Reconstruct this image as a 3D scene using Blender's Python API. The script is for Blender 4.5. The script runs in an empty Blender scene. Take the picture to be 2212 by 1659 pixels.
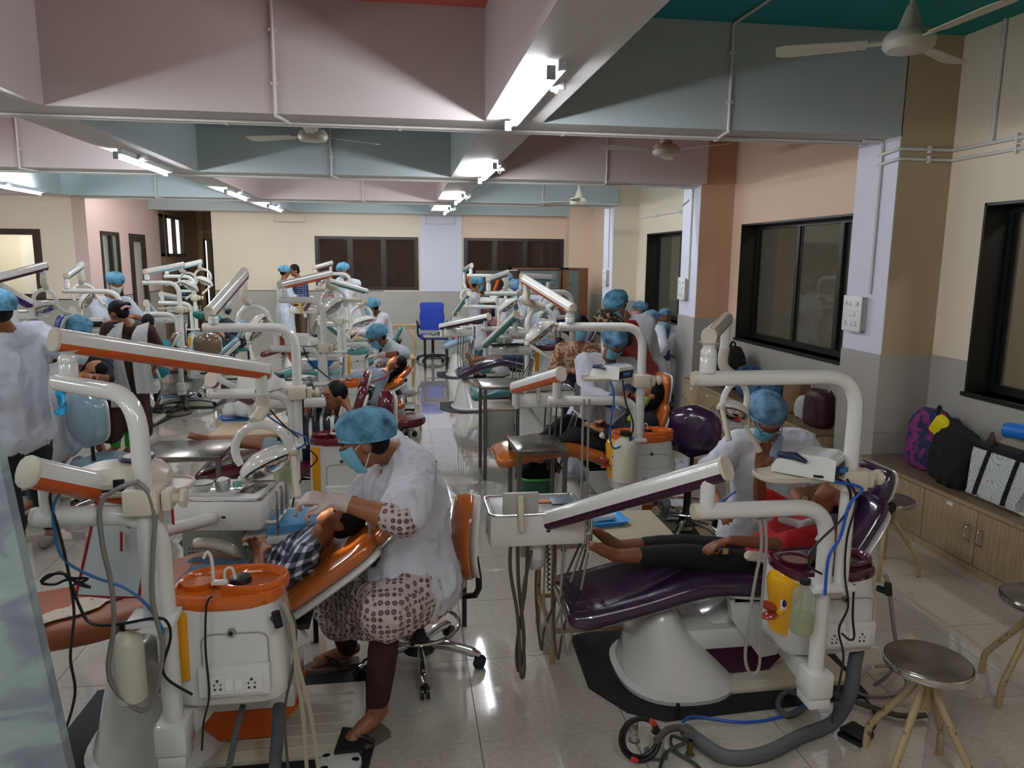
import bpy, bmesh, math, random
from math import sin, cos, pi, radians, sqrt
from mathutils import Vector, Matrix, noise
random.seed(7)
SC = bpy.context.scene
COL = SC.collection
# ------------------------------------------------------------------ camera
CF, CH = 1600.0, 1.90
_yaw, _pit, _rol = radians(8.40), radians(9.56), radians(.49)
CFW = Vector((sin(_yaw)*cos(_pit), cos(_yaw)*cos(_pit), -sin(_pit)))
_r0 = Vector((cos(_yaw), -sin(_yaw), 0)); _u0 = _r0.cross(CFW)
CR = _r0*cos(_rol) + _u0*sin(_rol); CU = -_r0*sin(_rol) + _u0*cos(_rol)
CP = Vector((0, 0, CH))
cam = bpy.data.cameras.new('camera'); camo = bpy.data.objects.new('camera', cam); COL.objects.link(camo)
cam.sensor_width = 36; cam.lens = CF/2212*36; cam.clip_start = .05; cam.clip_end = 200
camo.matrix_world = Matrix(((CR.x, CU.x, -CFW.x, 0), (CR.y, CU.y, -CFW.y, 0), (CR.z, CU.z, -CFW.z, CH), (0, 0, 0, 1)))
SC.camera = camo
# ------------------------------------------------------------------ world and exposure
SC.view_settings.view_transform = 'Standard'; SC.view_settings.look = 'None'
SC.view_settings.gamma = 1; SC.view_settings.use_curve_mapping = False
SC.view_settings.exposure = 1.05
w = bpy.data.worlds.new('world'); SC.world = w; w.use_nodes = True
w.node_tree.nodes['Background'].inputs[0].default_value = (.85, .92, 1, 1)
w.node_tree.nodes['Background'].inputs[1].default_value = 1.0
SC.cycles.use_denoising = True
SC.cycles.max_bounces = 7; SC.cycles.diffuse_bounces = 3; SC.cycles.glossy_bounces = 3; SC.cycles.transmission_bounces = 5
SC.cycles.sample_clamp_indirect = 4.0
TUBE_E = 75.0
def area_light(name, loc, aim, sx, sy, power, col=(1, .95, .88)):
    l = bpy.data.lights.new(name, 'AREA'); l.shape = 'RECTANGLE'; l.size = sx; l.size_y = sy; l.energy = power; l.color = col
    o = bpy.data.objects.new(name, l); COL.objects.link(o); o.location = loc
    o.rotation_euler = (Vector(aim)-Vector(loc)).to_track_quat('-Z', 'Y').to_euler(); return o
# added unseen fill light behind the camera, and the lamps of the rooms beyond the glass
area_light('fill_light_behind', (-1.0, -.3, 3.45), (-1.0, .4, 0), 5.0, 1.2, 30, (.97, .97, 1))
area_light('office_lamp', (-7.3, 14.3, 2.6), (-7.3, 14.8, 0), 1.2, .3, 22, (1, .93, .8))
area_light('side_room_lamp', (-6.6, 16.3, 2.7), (-6.6, 16.3, 0), 1.2, .3, 30, (1, .9, .72))
area_light('corridor_room_lamp', (-6.2, 20.5, 2.6), (-6.2, 20.6, 0), 1, .5, 25, (1, .92, .75))
area_light('corridor_lamp', (-3.2, 21, 2.75), (-3.2, 21, 0), 1.2, .3, 7, (1, .88, .68))
def lamp_spot(frm, to, power, size=.35):
    l = bpy.data.lights.new('lamp_bulb', 'SPOT'); l.energy = power; l.spot_size = size; l.spot_blend = .4; l.color = (1, .8, .5); l.shadow_soft_size = .02
    o = bpy.data.objects.new('lamp_bulb', l); COL.objects.link(o); o.location = frm; o.rotation_euler = (Vector(to)-Vector(frm)).to_track_quat('-Z', 'Y').to_euler(); return o
# ------------------------------------------------------------------ pixel -> point on the plane Y, X or Z = const
def W(px, py, Y=None, X=None, Z=None):
    d = CR*((px-1106)/CF) - CU*((py-829.5)/CF) + CFW
    t = (Y-CP.y)/d.y if Y is not None else ((X-CP.x)/d.x if X is not None else (Z-CP.z)/d.z)
    return CP + d*t
def V(*a): return Vector(a)
# ------------------------------------------------------------------ materials
MATS = {}
def lin(c):
    if isinstance(c, str): c = tuple(int(c[i:i+2], 16)/255 for i in (0, 2, 4))
    return tuple((x/12.92 if x <= .04045 else ((x+.055)/1.055)**2.4) for x in c) + (1,)
def M(name, col=None, rough=.5, metal=0, bump=0, bs=40, var=0, vs=6, col2=None, spec=.5, coat=0, emit=0, alpha=1, trans=0, ior=1.45, sheen=0, thr=None):
    """procedural principled material; var/col2 mixes a second colour through noise, thr makes that mix sharp"""
    if name in MATS: return MATS[name]
    m = bpy.data.materials.new(name); m.use_nodes = True; n = m.node_tree.nodes; l = m.node_tree.links
    b = n['Principled BSDF']; c = lin(col)
    b.inputs['Base Color'].default_value = c; b.inputs['Roughness'].default_value = rough; b.inputs['Metallic'].default_value = metal
    b.inputs['Specular IOR Level'].default_value = spec; b.inputs['Coat Weight'].default_value = coat; b.inputs['Coat Roughness'].default_value = .08
    b.inputs['IOR'].default_value = ior; b.inputs['Transmission Weight'].default_value = trans; b.inputs['Sheen Weight'].default_value = sheen
    b.inputs['Alpha'].default_value = alpha
    if emit: b.inputs['Emission Color'].default_value = c; b.inputs['Emission Strength'].default_value = emit
    if var or col2 or bump:
        tc = n.new('ShaderNodeTexCoord')
    if var or col2:
        t = n.new('ShaderNodeTexNoise'); t.inputs['Scale'].default_value = vs; t.inputs['Detail'].default_value = 4; l.new(tc.outputs['Object'], t.inputs['Vector'])
        r = n.new('ShaderNodeValToRGB'); l.new(t.outputs['Fac'], r.inputs[0])
        lo, hi = (.3, .7) if thr is None else (thr-.02, thr+.02)
        r.color_ramp.elements[0].position = lo; r.color_ramp.elements[1].position = hi
        c2 = lin(col2) if col2 else tuple(x*(1-var) for x in c[:3])+(1,)
        r.color_ramp.elements[0].color = c2; r.color_ramp.elements[1].color = c
        l.new(r.outputs[0], b.inputs['Base Color'])
    if bump:
        t2 = n.new('ShaderNodeTexNoise'); t2.inputs['Scale'].default_value = bs; t2.inputs['Detail'].default_value = 3; l.new(tc.outputs['Object'], t2.inputs['Vector'])
        bp = n.new('ShaderNodeBump'); bp.inputs['Strength'].default_value = bump; bp.inputs['Distance'].default_value = .01
        l.new(t2.outputs['Fac'], bp.inputs['Height']); l.new(bp.outputs[0], b.inputs['Normal'])
    MATS[name] = m; return m
def nodes_of(m): return m.node_tree.nodes, m.node_tree.links, m.node_tree.nodes['Principled BSDF']
# ------------------------------------------------------------------ geometry: every shape is (verts, faces)
def join(*gs):
    vs, fs = [], []
    for g in gs:
        k = len(vs); vs += g[0]; fs += [tuple(i+k for i in f) for f in g[1]]
    return vs, fs
def xf(g, mat): return [mat @ Vector(v) for v in g[0]], g[1]
def T(x, y, z): return Matrix.Translation((x, y, z))
def RZ(a): return Matrix.Rotation(a, 4, 'Z')
def RX(a): return Matrix.Rotation(a, 4, 'X')
def RY(a): return Matrix.Rotation(a, 4, 'Y')
def frame(o, x, z=(0, 0, 1)):
    """matrix with local +X along x and local Z near z, origin o"""
    x = Vector(x).normalized(); z = Vector(z); y = z.cross(x)
    if y.length < 1e-5: y = Vector((0, 1, 0)).cross(x)
    y.normalize(); z = x.cross(y)
    return Matrix(((x.x, y.x, z.x, o[0]), (x.y, y.y, z.y, o[1]), (x.z, y.z, z.z, o[2]), (0, 0, 0, 1)))
_BOX = [(0, 3, 2, 1), (4, 5, 6, 7), (0, 1, 5, 4), (1, 2, 6, 5), (2, 3, 7, 6), (3, 0, 4, 7)]
def box(x0, x1, y0, y1, z0, z1, b=0, seg=2):
    vs = [Vector(p) for p in ((x0, y0, z0), (x1, y0, z0), (x1, y1, z0), (x0, y1, z0), (x0, y0, z1), (x1, y0, z1), (x1, y1, z1), (x0, y1, z1))]
    if not b: return vs, list(_BOX)
    bm = bmesh.new(); v = [bm.verts.new(p) for p in vs]
    for f in _BOX: bm.faces.new([v[i] for i in f])
    bmesh.ops.bevel(bm, geom=bm.edges[:], offset=b, segments=seg, profile=.5, affect='EDGES')
    bm.verts.index_update(); r = ([x.co.copy() for x in bm.verts], [tuple(x.index for x in f.verts) for f in bm.faces]); bm.free(); return r
def cbox(c, sx, sy, sz, b=0, m=None):
    g = box(-sx/2, sx/2, -sy/2, sy/2, -sz/2, sz/2, b)
    if m is not None: g = xf(g, m)
    return xf(g, T(*c))
def loft(rings, cap=True, closed=False):
    n = len(rings[0]); vs = [Vector(p) for r in rings for p in r]; fs = []
    R = len(rings); rr = R if closed else R-1
    for i in range(rr):
        for j in range(n):
            a = i*n+j; b2 = i*n+(j+1) % n; c = ((i+1) % R)*n+(j+1) % n; d = ((i+1) % R)*n+j
            fs.append((a, b2, c, d))
    if cap and not closed:
        fs.append(tuple(range(n-1, -1, -1))); fs.append(tuple((R-1)*n+j for j in range(n)))
    return vs, fs
def smooth_path(pts, k=4):
    P = [Vector(p) for p in pts]
    if len(P) < 3: return P
    out = []
    for i in range(len(P)-1):
        p0 = P[max(i-1, 0)]; p1 = P[i]; p2 = P[i+1]; p3 = P[min(i+2, len(P)-1)]
        for j in range(k):
            t = j/k
            out.append(.5*((2*p1)+(p2-p0)*t+(2*p0-5*p1+4*p2-p3)*t*t+(3*p1-p0-3*p2+p3)*t**3))
    out.append(P[-1]); return out
def bend_path(pts, r, k=6):
    """polyline with rounded corners of radius r"""
    P = [Vector(p) for p in pts]; out = [P[0]]
    for i in range(1, len(P)-1):
        a = (P[i-1]-P[i]); b = (P[i+1]-P[i]); d = min(r, a.length*.48, b.length*.48)
        a = P[i]+a.normalized()*d; b = P[i]+b.normalized()*d
        for j in range(k+1):
            t = j/k; out.append(a*(1-t)**2+P[i]*2*t*(1-t)+b*t*t)
    out.append(P[-1]); return out
def tube(pts, r, n=8, cap=True, sx=1.0, closed=False):
    P = [Vector(p) for p in pts]; N = len(P); rings = []
    rs = r if isinstance(r, (list, tuple)) else [r]*N
    t0 = (P[1]-P[0]).normalized(); u = t0.orthogonal().normalized()
    if abs(t0.z) < .9: u = t0.cross(Vector((0, 0, 1))).normalized()
    for i in range(N):
        if closed: t = (P[(i+1) % N]-P[i-1]).normalized()
        else: t = (P[min(i+1, N-1)]-P[max(i-1, 0)]).normalized()
        u = (u-t*u.dot(t)); u = u.normalized() if u.length > 1e-6 else t.orthogonal().normalized()
        v = t.cross(u)
        rings.append([P[i]+(u*cos(2*pi*j/n)*sx+v*sin(2*pi*j/n))*rs[i] for j in range(n)])
    return loft(rings, cap, closed)
def cyl(a, b, r, r2=None, n=16): return tube([a, b], [r, r if r2 is None else r2], n)
def lathe(prof, n=20, m=None, cap=True):
    """prof [(r, z)]"""
    rings = [[(r*cos(2*pi*j/n), r*sin(2*pi*j/n), z) for j in range(n)] for r, z in prof]
    g = loft(rings, cap)
    return xf(g, m) if m is not None else g
def ell(c, rx, ry, rz, n=14, k=9, m=None, z0=-1, z1=1):
    prof = []
    for i in range(k+1):
        a = -pi/2+pi*i/k; s = max(z0, min(z1, sin(a))); prof.append((max(sqrt(max(0, 1-s*s)), .002), s))
    g = lathe(prof, n, Matrix.Diagonal((rx, ry, rz, 1)))
    if m is not None: g = xf(g, m)
    return xf(g, T(*c))
def torus(c, R, r, n=24, k=8, m=None, a0=0, a1=2*pi):
    full = a1-a0 > 6.2
    pts = [Vector((R*cos(a0+(a1-a0)*i/n), R*sin(a0+(a1-a0)*i/n), 0)) for i in range(n if full else n+1)]
    g = tube(pts, r, k, closed=full)
    if m is not None: g = xf(g, m)
    return xf(g, T(*c))
def sring(cx, cy, z, a, b, e=4, n=28):
    """superellipse ring in XY"""
    out = []
    for j in range(n):
        t = 2*pi*j/n; ct, st = cos(t), sin(t)
        out.append(Vector((cx+a*math.copysign(abs(ct)**(2/e), ct), cy+b*math.copysign(abs(st)**(2/e), st), z)))
    return out
def prism(poly, h, m=None):
    """polygon in XY extruded by h along Z"""
    n = len(poly); g = loft([[Vector((p[0], p[1], 0)) for p in poly], [Vector((p[0], p[1], h)) for p in poly]])
    return xf(g, m) if m is not None else g
def rrect(w, h, r, k=4):
    out = []
    for cx, cy, a in ((w/2-r, h/2-r, 0), (-w/2+r, h/2-r, 90), (-w/2+r, -h/2+r, 180), (w/2-r, -h/2+r, 270)):
        for j in range(k+1):
            t = radians(a+90*j/k); out.append((cx+r*cos(t), cy+r*sin(t)))
    return out
def displace(g, amp, sc, seed=0):
    out = []
    for v in g[0]:
        v = Vector(v); n = noise.noise_vector(v*sc+Vector((seed, seed*.7, 0))); out.append(v+n*amp)
    return out, g[1]
# ------------------------------------------------------------------ objects
def obj(name, g, mat, parent=None, smooth=True, label=None, ang=40, kind=None):
    me = bpy.data.meshes.new(name)
    off = Vector((0, 0, 0)); p = parent
    while p is not None: off += Vector(p.location); p = p.parent
    me.from_pydata([tuple(Vector(v)-off) for v in g[0]], [], g[1]); me.update()
    if smooth:
        me.shade_smooth(); me.set_sharp_from_angle(angle=radians(ang))
    if mat is not None: me.materials.append(mat)
    o = bpy.data.objects.new(name, me); COL.objects.link(o)
    if parent is not None: o.parent = parent
    if label: o['label'] = label
    if kind: o['kind'] = kind
    return o
def fixn(o):
    bm = bmesh.new(); bm.from_mesh(o.data); bmesh.ops.recalc_face_normals(bm, faces=bm.faces[:]); bm.to_mesh(o.data); bm.free(); return o
def thing(name, loc, label, cat, group=None):
    o = bpy.data.objects.new(name, None); COL.objects.link(o); o.location = loc; o.empty_display_size = .1
    o['label'] = label; o['category'] = cat
    if group: o['group'] = group
    return o
def tag(o, label, cat, group=None):
    o['label'] = label; o['category'] = cat
    if group: o['group'] = group
    return o
def base_at(o, loc=None):
    """move a mesh thing's origin to loc (world) without moving its shape"""
    if loc is None:
        vs = [v.co for v in o.data.vertices]; loc = Vector((sum(v.x for v in vs)/len(vs), sum(v.y for v in vs)/len(vs), min(v.z for v in vs)))
    o.data.transform(Matrix.Translation(-Vector(loc))); o.location = loc; return o
def struct(name, g, mat, parent=None, smooth=False):
    o = obj(name, g, mat, parent, smooth)
    if parent is None: o['kind'] = 'structure'
    return o
def copy_obj(o, name=None):
    c = o.copy(); COL.objects.link(c)
    for k in list(c.keys()):
        if k in ('label', 'category', 'group'): del c[k]
    return c
# ================================================================== ROOM
XR, XC = 4.0, 3.57            # right wall, face of the columns
YB = 16.0                     # far wall
XL, YL = -4.87, 12.66         # pink side wall, yellow wall
ZB, ZT = 2.8, 3.5             # soffit of the beams, ceiling
m_wall_y = M('cream_paint', 'DFD0BA', .7, bump=.06, bs=90)
m_wall_o = M('peach_paint', 'DDC0A8', .7, bump=.06, bs=90)
m_wall_p = M('pink_beige_paint', 'C9ADA4', .7, bump=.06, bs=90)
m_wall_w = M('lavender_white_paint', 'D2D0DC', .65, bump=.05, bs=90)
m_wall_t = M('tan_paint', 'B5A080', .7, bump=.06, bs=90)
m_wains = M('grey_wall_tile', 'ABA69D', .32, var=.07, vs=3, spec=.5)
m_black = M('black_window_metal', '14130F', .4)
m_dkbrown = M('dark_brown_metal', '261C17', .4)
m_beam = M('white_beam_paint', 'CFC9C5', .75, bump=.08, bs=70)
m_beam_r = M('beam_coral_bounce', 'C2B8B6', .75, bump=.08, bs=70)  # white beam tinted with light bounced off the coral ceiling
m_beam_b = M('beam_teal_bounce', 'AEB6B6', .75, bump=.08, bs=70)  # white beam tinted with light bounced off the teal ceiling
m_ceil = {'r': M('coral_ceiling_paint', 'CF6A5E', .8, bump=.05, bs=60), 't': M('teal_ceiling_paint', '1F8586', .8, bump=.05, bs=60)}
m_pvc = M('painted_conduit', 'CFCBC6', .5)
m_grout = M('floor_grout', '4A4540', .9)
# ---- floor tiles
m_tile = M('glazed_floor_tile', 'B5ADA0', .16, spec=.5, coat=1)
m_tile.node_tree.nodes['Principled BSDF'].inputs['Coat Roughness'].default_value = .015; m_tile.node_tree.nodes['Principled BSDF'].inputs['Coat IOR'].default_value = 1.6
n_, l_, b_ = nodes_of(m_tile)
tc = n_.new('ShaderNodeTexCoord'); oi = n_.new('ShaderNodeNewGeometry')
t1 = n_.new('ShaderNodeTexNoise'); t1.inputs['Scale'].default_value = 45; t1.inputs['Detail'].default_value = 8; t1.inputs['Roughness'].default_value = .75
l_.new(oi.outputs['Position'], t1.inputs['Vector'])
rp = n_.new('ShaderNodeValToRGB'); rp.color_ramp.elements[0].position = .33; rp.color_ramp.elements[1].position = .62
rp.color_ramp.elements[0].color = lin('ACA498'); rp.color_ramp.elements[1].color = lin('BEB7AB'); l_.new(t1.outputs['Fac'], rp.inputs[0]); l_.new(rp.outputs[0], b_.inputs['Base Color'])
t3 = n_.new('ShaderNodeTexNoise'); t3.inputs['Scale'].default_value = 2.5; t3.inputs['Detail'].default_value = 3; l_.new(oi.outputs['Position'], t3.inputs['Vector'])
mr = n_.new('ShaderNodeMapRange'); mr.inputs[1].default_value = .35; mr.inputs[2].default_value = .7; mr.inputs[3].default_value = .03; mr.inputs[4].default_value = .08
l_.new(t3.outputs['Fac'], mr.inputs[0]); l_.new(mr.outputs[0], b_.inputs['Roughness'])
floor = struct('floor', box(-9.5, 4.3, -3.2, 22.3, -.12, -.003), m_grout)
S = .617; TX0, TY0 = .277-S*20, 2.665-S*10
tile0 = None; tiles = []
for i in range(0, 27):
    for j in range(0, 32):
        x, y = TX0+S*(i+.5), TY0+S*(j+.5)
        if x < -9.3 or x > 4.05 or y > 22.2 or (y > YB and (x < -4.9 or x > -1.5)) or (x < -4.9 and y > 12.5): continue
        tiles.append((x, y))
def tile_size(p):
    d = Vector((p[0], p[1], -CH)); f = d.dot(CFW)
    if f < 1.2: return 0
    u = abs(d.dot(CR)/f); v = d.dot(CU)/f
    return 0 if u > .73 or v < -.56 else 1/f
tiles.sort(key=tile_size, reverse=True)
tg = box(-S/2+.0018, S/2-.0018, -S/2+.0018, S/2-.0018, -.02, 0)
rest = []
for k, (x, y) in enumerate(tiles):
    if k < 290:
        if tile0 is None: tile0 = obj('tile', tg, m_tile, floor, False); t = tile0
        else: t = tile0.copy(); COL.objects.link(t)
        t.parent = floor; t.location = (x, y, 0)
    else: rest.append(xf(tg, T(x, y, 0)))
obj('tile_field', join(*rest), m_tile, floor, False, kind='stuff')
# ---- walls; a wall with openings is built from strips
def wall_x(name, X, segs, thick, mat_for, y0, y1, z0, z1, holes, side):
    pass
def strips(axis, c0, c1, a0, a1, z0, z1, holes):
    """box wall between c0..c1 (thickness axis) along a0..a1 with rectangular holes [(h0,h1,zb,zt)]"""
    g = []; cur = a0
    def bx(p, q, s, t):
        if q-p > 1e-4 and t-s > 1e-4:
            g.append(box(p, q, c0, c1, s, t) if axis == 'x' else box(c0, c1, p, q, s, t))
    for h0, h1, zb, zt in sorted(holes):
        bx(cur, h0, z0, z1); bx(h0, h1, z0, zb); bx(h0, h1, zt, z1); cur = h1
    bx(cur, a1, z0, z1); return join(*g)
ZW = 1.21
def wains(parent, axis, c0, c1, a0, a1, holes=(), zt=ZW, tw=1.2, z0=0):
    """grey tiles on the lower wall, each tile a piece"""
    n = max(1, round((a1-a0)/tw)); w_ = (a1-a0)/n
    for i in range(n):
        for z_0, z_1 in ((z0, .605), (.605, zt)):
            hs = [h for h in holes if h[0] < a0+(i+1)*w_ and h[1] > a0+i*w_ and h[2] < z_1-.01]
            p, q = a0+i*w_+.001, a0+(i+1)*w_-.001
            if hs:
                h = hs[0]; g = []
                for (s, e, t0, t1) in ((p, min(max(h[0], p), q), z_0, z_1), (max(min(h[1], q), p), q, z_0, z_1), (max(p, h[0]), min(q, h[1]), z_0, min(z_1, h[2]))):
                    if e-s > .01 and t1-t0 > .01: g.append(box(s, e, c0, c1, t0+.001, t1-.001) if axis == 'x' else box(c0, c1, s, e, t0+.001, t1-.001))
                if g: obj('wall_tile', join(*g), m_wains, parent, False)
            else:
                obj('wall_tile', box(p, q, c0, c1, z_0+.001, z_1-.001) if axis == 'x' else box(c0, c1, p, q, z_0+.001, z_1-.001), m_wains, parent, False)
# right wall, three bays of different paint
RW = [(-3.2, 5.1, m_wall_y, [(2.2, 4.72, .99, 2.31)]), (5.6, 8.75, m_wall_o, [(6.1, 8.48, .99, 2.33)]), (9.3, 12.5, m_wall_y, [(10.0, 11.95, .99, 2.33)]), (13.1, 16.1, m_wall_o, [])]
for i, (a, b, mt, hl) in enumerate(RW):
    wl = struct('wall_right' + ('' if i == 0 else '_%d' % i), strips('y', XR, XR+.25, a-.05, b+.05, 0, ZT+.1, hl), mt)
    if i == 0: wains(wl, 'y', XR-.012, XR, 2.0, b, [(2.2, 4.72, .99, 2.31)])
    elif i == 1: wains(wl, 'y', XR-.012, XR, a, b, hl)
    elif i == 2: wains(wl, 'y', XR-.012, XR, a, b, hl)
    else: wains(wl, 'y', XR-.012, XR, a, 16, ())
# columns: room face lavender white, side face tan or peach
for i, (a, b, mt) in enumerate(((5.1, 5.6, m_wall_t), (8.75, 9.3, M('deep_peach_paint', 'C9A382', .7)), (12.5, 13.1, m_wall_y))):
    c = struct('wall_column_%d' % (i+1), box(XC+.008, XR+.05, a, b, 0, ZT+.05), mt)
    obj('painted_face', box(XC, XC+.008, a+.0, b, ZW, ZT+.05), m_wall_w, c, False, label='lavender white face')
    wains(c, 'y', XC-.01, XC+.008, a-.01, b, (), tw=.6)
    wains(c, 'x', a-.012, a, XC-.01, XR, (), tw=.5)
c = struct('wall_column_4', box(3.5, XR+.05, 15.6, 16.1, 0, ZT), m_wall_o)
# far wall
BH = [(-1.78, .34, 1.24, 2.34), (1.30, 3.47, 1.24, 2.34)]
wb = struct('wall_back', strips('x', YB, YB+.2, -3.8, 4.2, 0, ZT+.1, BH), m_wall_y)
obj('painted_panel', box(.38, 1.26, YB-.03, YB, ZW, 3.4), m_wall_w, wb, False, label='lavender white pilaster')
obj('peach_panel', strips('x', YB-.006, YB, 1.262, 4.0, ZW, ZT, [BH[1]]), m_wall_o, wb, False, label='peach painted stretch')
wains(wb, 'x', YB-.02, YB, -3.78, 4.0)
obj('dark_trim', box(-3.8, -.4, YB-.024, YB, ZW, ZW+.012), m_dkbrown, wb, False)
obj('wall_header', box(-4.9, -3.8, YB, YB+.2, 2.86, ZT), m_wall_o, wb, False)
# yellow wall at the left and the pink side wall with window and door openings
yw = struct('wall_left', strips('x', YL, YL+.2, -9.6, XL-.2, 0, ZT+.1, [(-7.2, -5.55, 1.21, 2.3)]), m_wall_y)
wains(yw, 'x', YL-.014, YL, -9.4, XL, ())
PH = [(13.15, 13.95, .95, 2.3), (14.45, 15.25, .0, 2.3)]
pw = struct('wall_left_side', strips('y', XL-.2, XL, YL, 16.2, 0, ZT+.1, PH), m_wall_p)
wains(pw, 'y', XL, XL+.014, YL-.014, 14.42, PH[:1]); wains(pw, 'y', XL, XL+.014, 15.3, 16.0, (), tw=.7)
obj('dark_trim', box(-9.4, XL, YL-.02, YL, ZW, ZW+.012), m_dkbrown, yw, False)
for a, b in ((YL, 13.13), (13.97, 14.43), (15.27, 16)): obj('dark_trim', box(XL, XL+.018, a, b, ZW, ZW+.012), m_dkbrown, pw, False)
struct('wall_far_left', box(-9.6, -9.4, -3.2, YL+.2, 0, ZT), m_wall_y)
struct('wall_near', box(-9.6, 4.2, -3.3, -3.1, 0, ZT+.1), m_wall_y)
# corridor behind the opening
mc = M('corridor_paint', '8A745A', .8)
def cy(px): return W(px, 560, X=-4.87).y
cw = [(16.25, cy(356)), (cy(362), cy(399))]; ld = (cy(441), cy(456)); bd_ = (cy(383), cy(405))
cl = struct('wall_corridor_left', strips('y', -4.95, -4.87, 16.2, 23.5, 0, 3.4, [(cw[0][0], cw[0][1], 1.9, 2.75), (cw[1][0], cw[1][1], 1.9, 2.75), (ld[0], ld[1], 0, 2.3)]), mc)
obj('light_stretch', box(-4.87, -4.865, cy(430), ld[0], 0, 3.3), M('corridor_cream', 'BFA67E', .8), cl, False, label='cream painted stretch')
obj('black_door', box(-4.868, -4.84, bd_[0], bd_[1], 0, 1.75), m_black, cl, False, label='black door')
for a in ld: obj('door_jamb', box(-4.95, -4.83, a-.04, a+.04, 0, 2.34), m_dkbrown, cl, False)
obj('open_door_leaf', box(-4.9, -4.25, ld[1]+.02, ld[1]+.07, 0, 2.25), m_dkbrown, cl, False)
for yy0, yy1 in cw:
    for a, b in ((yy0, yy0+.06), ((yy0+yy1)/2-.03, (yy0+yy1)/2+.03), (yy1-.06, yy1)): obj('frame_post', box(-4.93, -4.85, a, b, 1.9, 2.75), m_dkbrown, cl, False)
    for a, b in ((1.9, 1.96), (2.69, 2.75)): obj('frame_rail', box(-4.93, -4.85, yy0, yy1, a, b), m_dkbrown, cl, False)
struct('wall_corridor_right', box(-2.2, -2.1, 16.2, 23.5, 0, 3.4), mc)
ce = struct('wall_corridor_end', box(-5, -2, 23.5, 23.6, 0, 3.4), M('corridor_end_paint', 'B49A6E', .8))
obj('pipe', cyl((-4.87, 19.2, 2.5), (-2.2, 19.2, 2.5), .02, n=8), m_pvc, ce)
struct('wall_corridor_room', box(-5.5, -2, 24, 24.1, 0, 3.4), m_wall_y)
struct('ceiling_corridor', box(-9.6, -2, 12.9, 24.2, 3.4, 3.5), m_wall_y)
# rooms behind the yellow and the pink wall
struct('wall_office_back', box(-9.6, -5.6, 15.3, 15.4, 0, 3.4), M('office_paint', 'D9D3C0', .8))
struct('wall_office_side', box(-9.6, -5.02, 15.4, 15.45, 0, 3.4), m_wall_y)
struct('wall_side_room', box(-7.6, -7.5, 12.9, 18, 0, 3.4), m_wall_y)
struct('door_3', join(box(-6.95, -5.95, 15.2, 15.29, 0, 2.15), box(-7.05, -5.85, 15.24, 15.3, 0, 2.25)), M('white_door', 'DCDCD4', .5))
# ---- ceiling panels and beams
LB = [(-9.6, -8.6), (-5.4, -5.05), (-2.5, -2.15), (.56, .94)]       # beams running away from the camera
TB = [(1.4, 1.8), (5.1, 5.5), (8.6, 9.0), (12.3, 12.7), (15.65, 16.0)]
struct('ceiling', box(-9.6, 4.3, -3.3, 16.2, ZT+.06, ZT+.2), m_beam)
xs = [(-9.6, -5.225), (-5.225, -2.325), (-2.325, .75), (.75, 4.05)]
ys = [(-3.2, 1.6), (1.6, 5.3), (5.3, 8.8), (8.8, 12.5), (12.5, 16.0)]
for i, (a, b) in enumerate(xs):
    for j, (p, q) in enumerate(ys):
        k = 'rt'[(i+j+1) % 2] if j < 4 else 't'
        struct('ceiling_panel_%d' % (i*5+j+1), box(a, b, p, q, ZT, ZT+.05), m_ceil[k])
def bay_bounce(i, j): return (m_beam_r, m_beam_b)[(i+j+1) % 2]  # ceiling bounce put into the colour of each beam face
for k, (a, b) in enumerate(TB):
    bm_ = struct('trim_cross_beam_%d' % (k+1), box(-9.4, XC+.01, a, b, ZB, ZT), m_beam)
    for i, (p, q) in enumerate(xs):
        x0 = (-9.4, -5.05, -2.15, .94)[i]; x1 = (-5.4, -2.5, .56, XC if i == 3 else 4)[i]
        obj('bounce_tinted_side', box(x0, x1, a-.004, a, ZB, ZT), bay_bounce(i, k) if k < 4 else m_beam_b, bm_, False)
for k, (a, b) in enumerate(LB[1:]):
    for j, (p, q) in enumerate(((-3, 1.4), (1.8, 5.1), (5.5, 8.6), (9.0, 12.3), (12.7, 15.65))):
        bm_ = struct('trim_long_beam_%d' % (k*5+j+1), box(a, b, p, q, ZB, ZT), m_beam)
        obj('bounce_tinted_side', box(a-.004, a, p, q, ZB, ZT), bay_bounce(k, j), bm_, False)
        obj('bounce_tinted_side', box(b, b+.004, p, q, ZB, ZT), bay_bounce(k+1, j), bm_, False)
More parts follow.
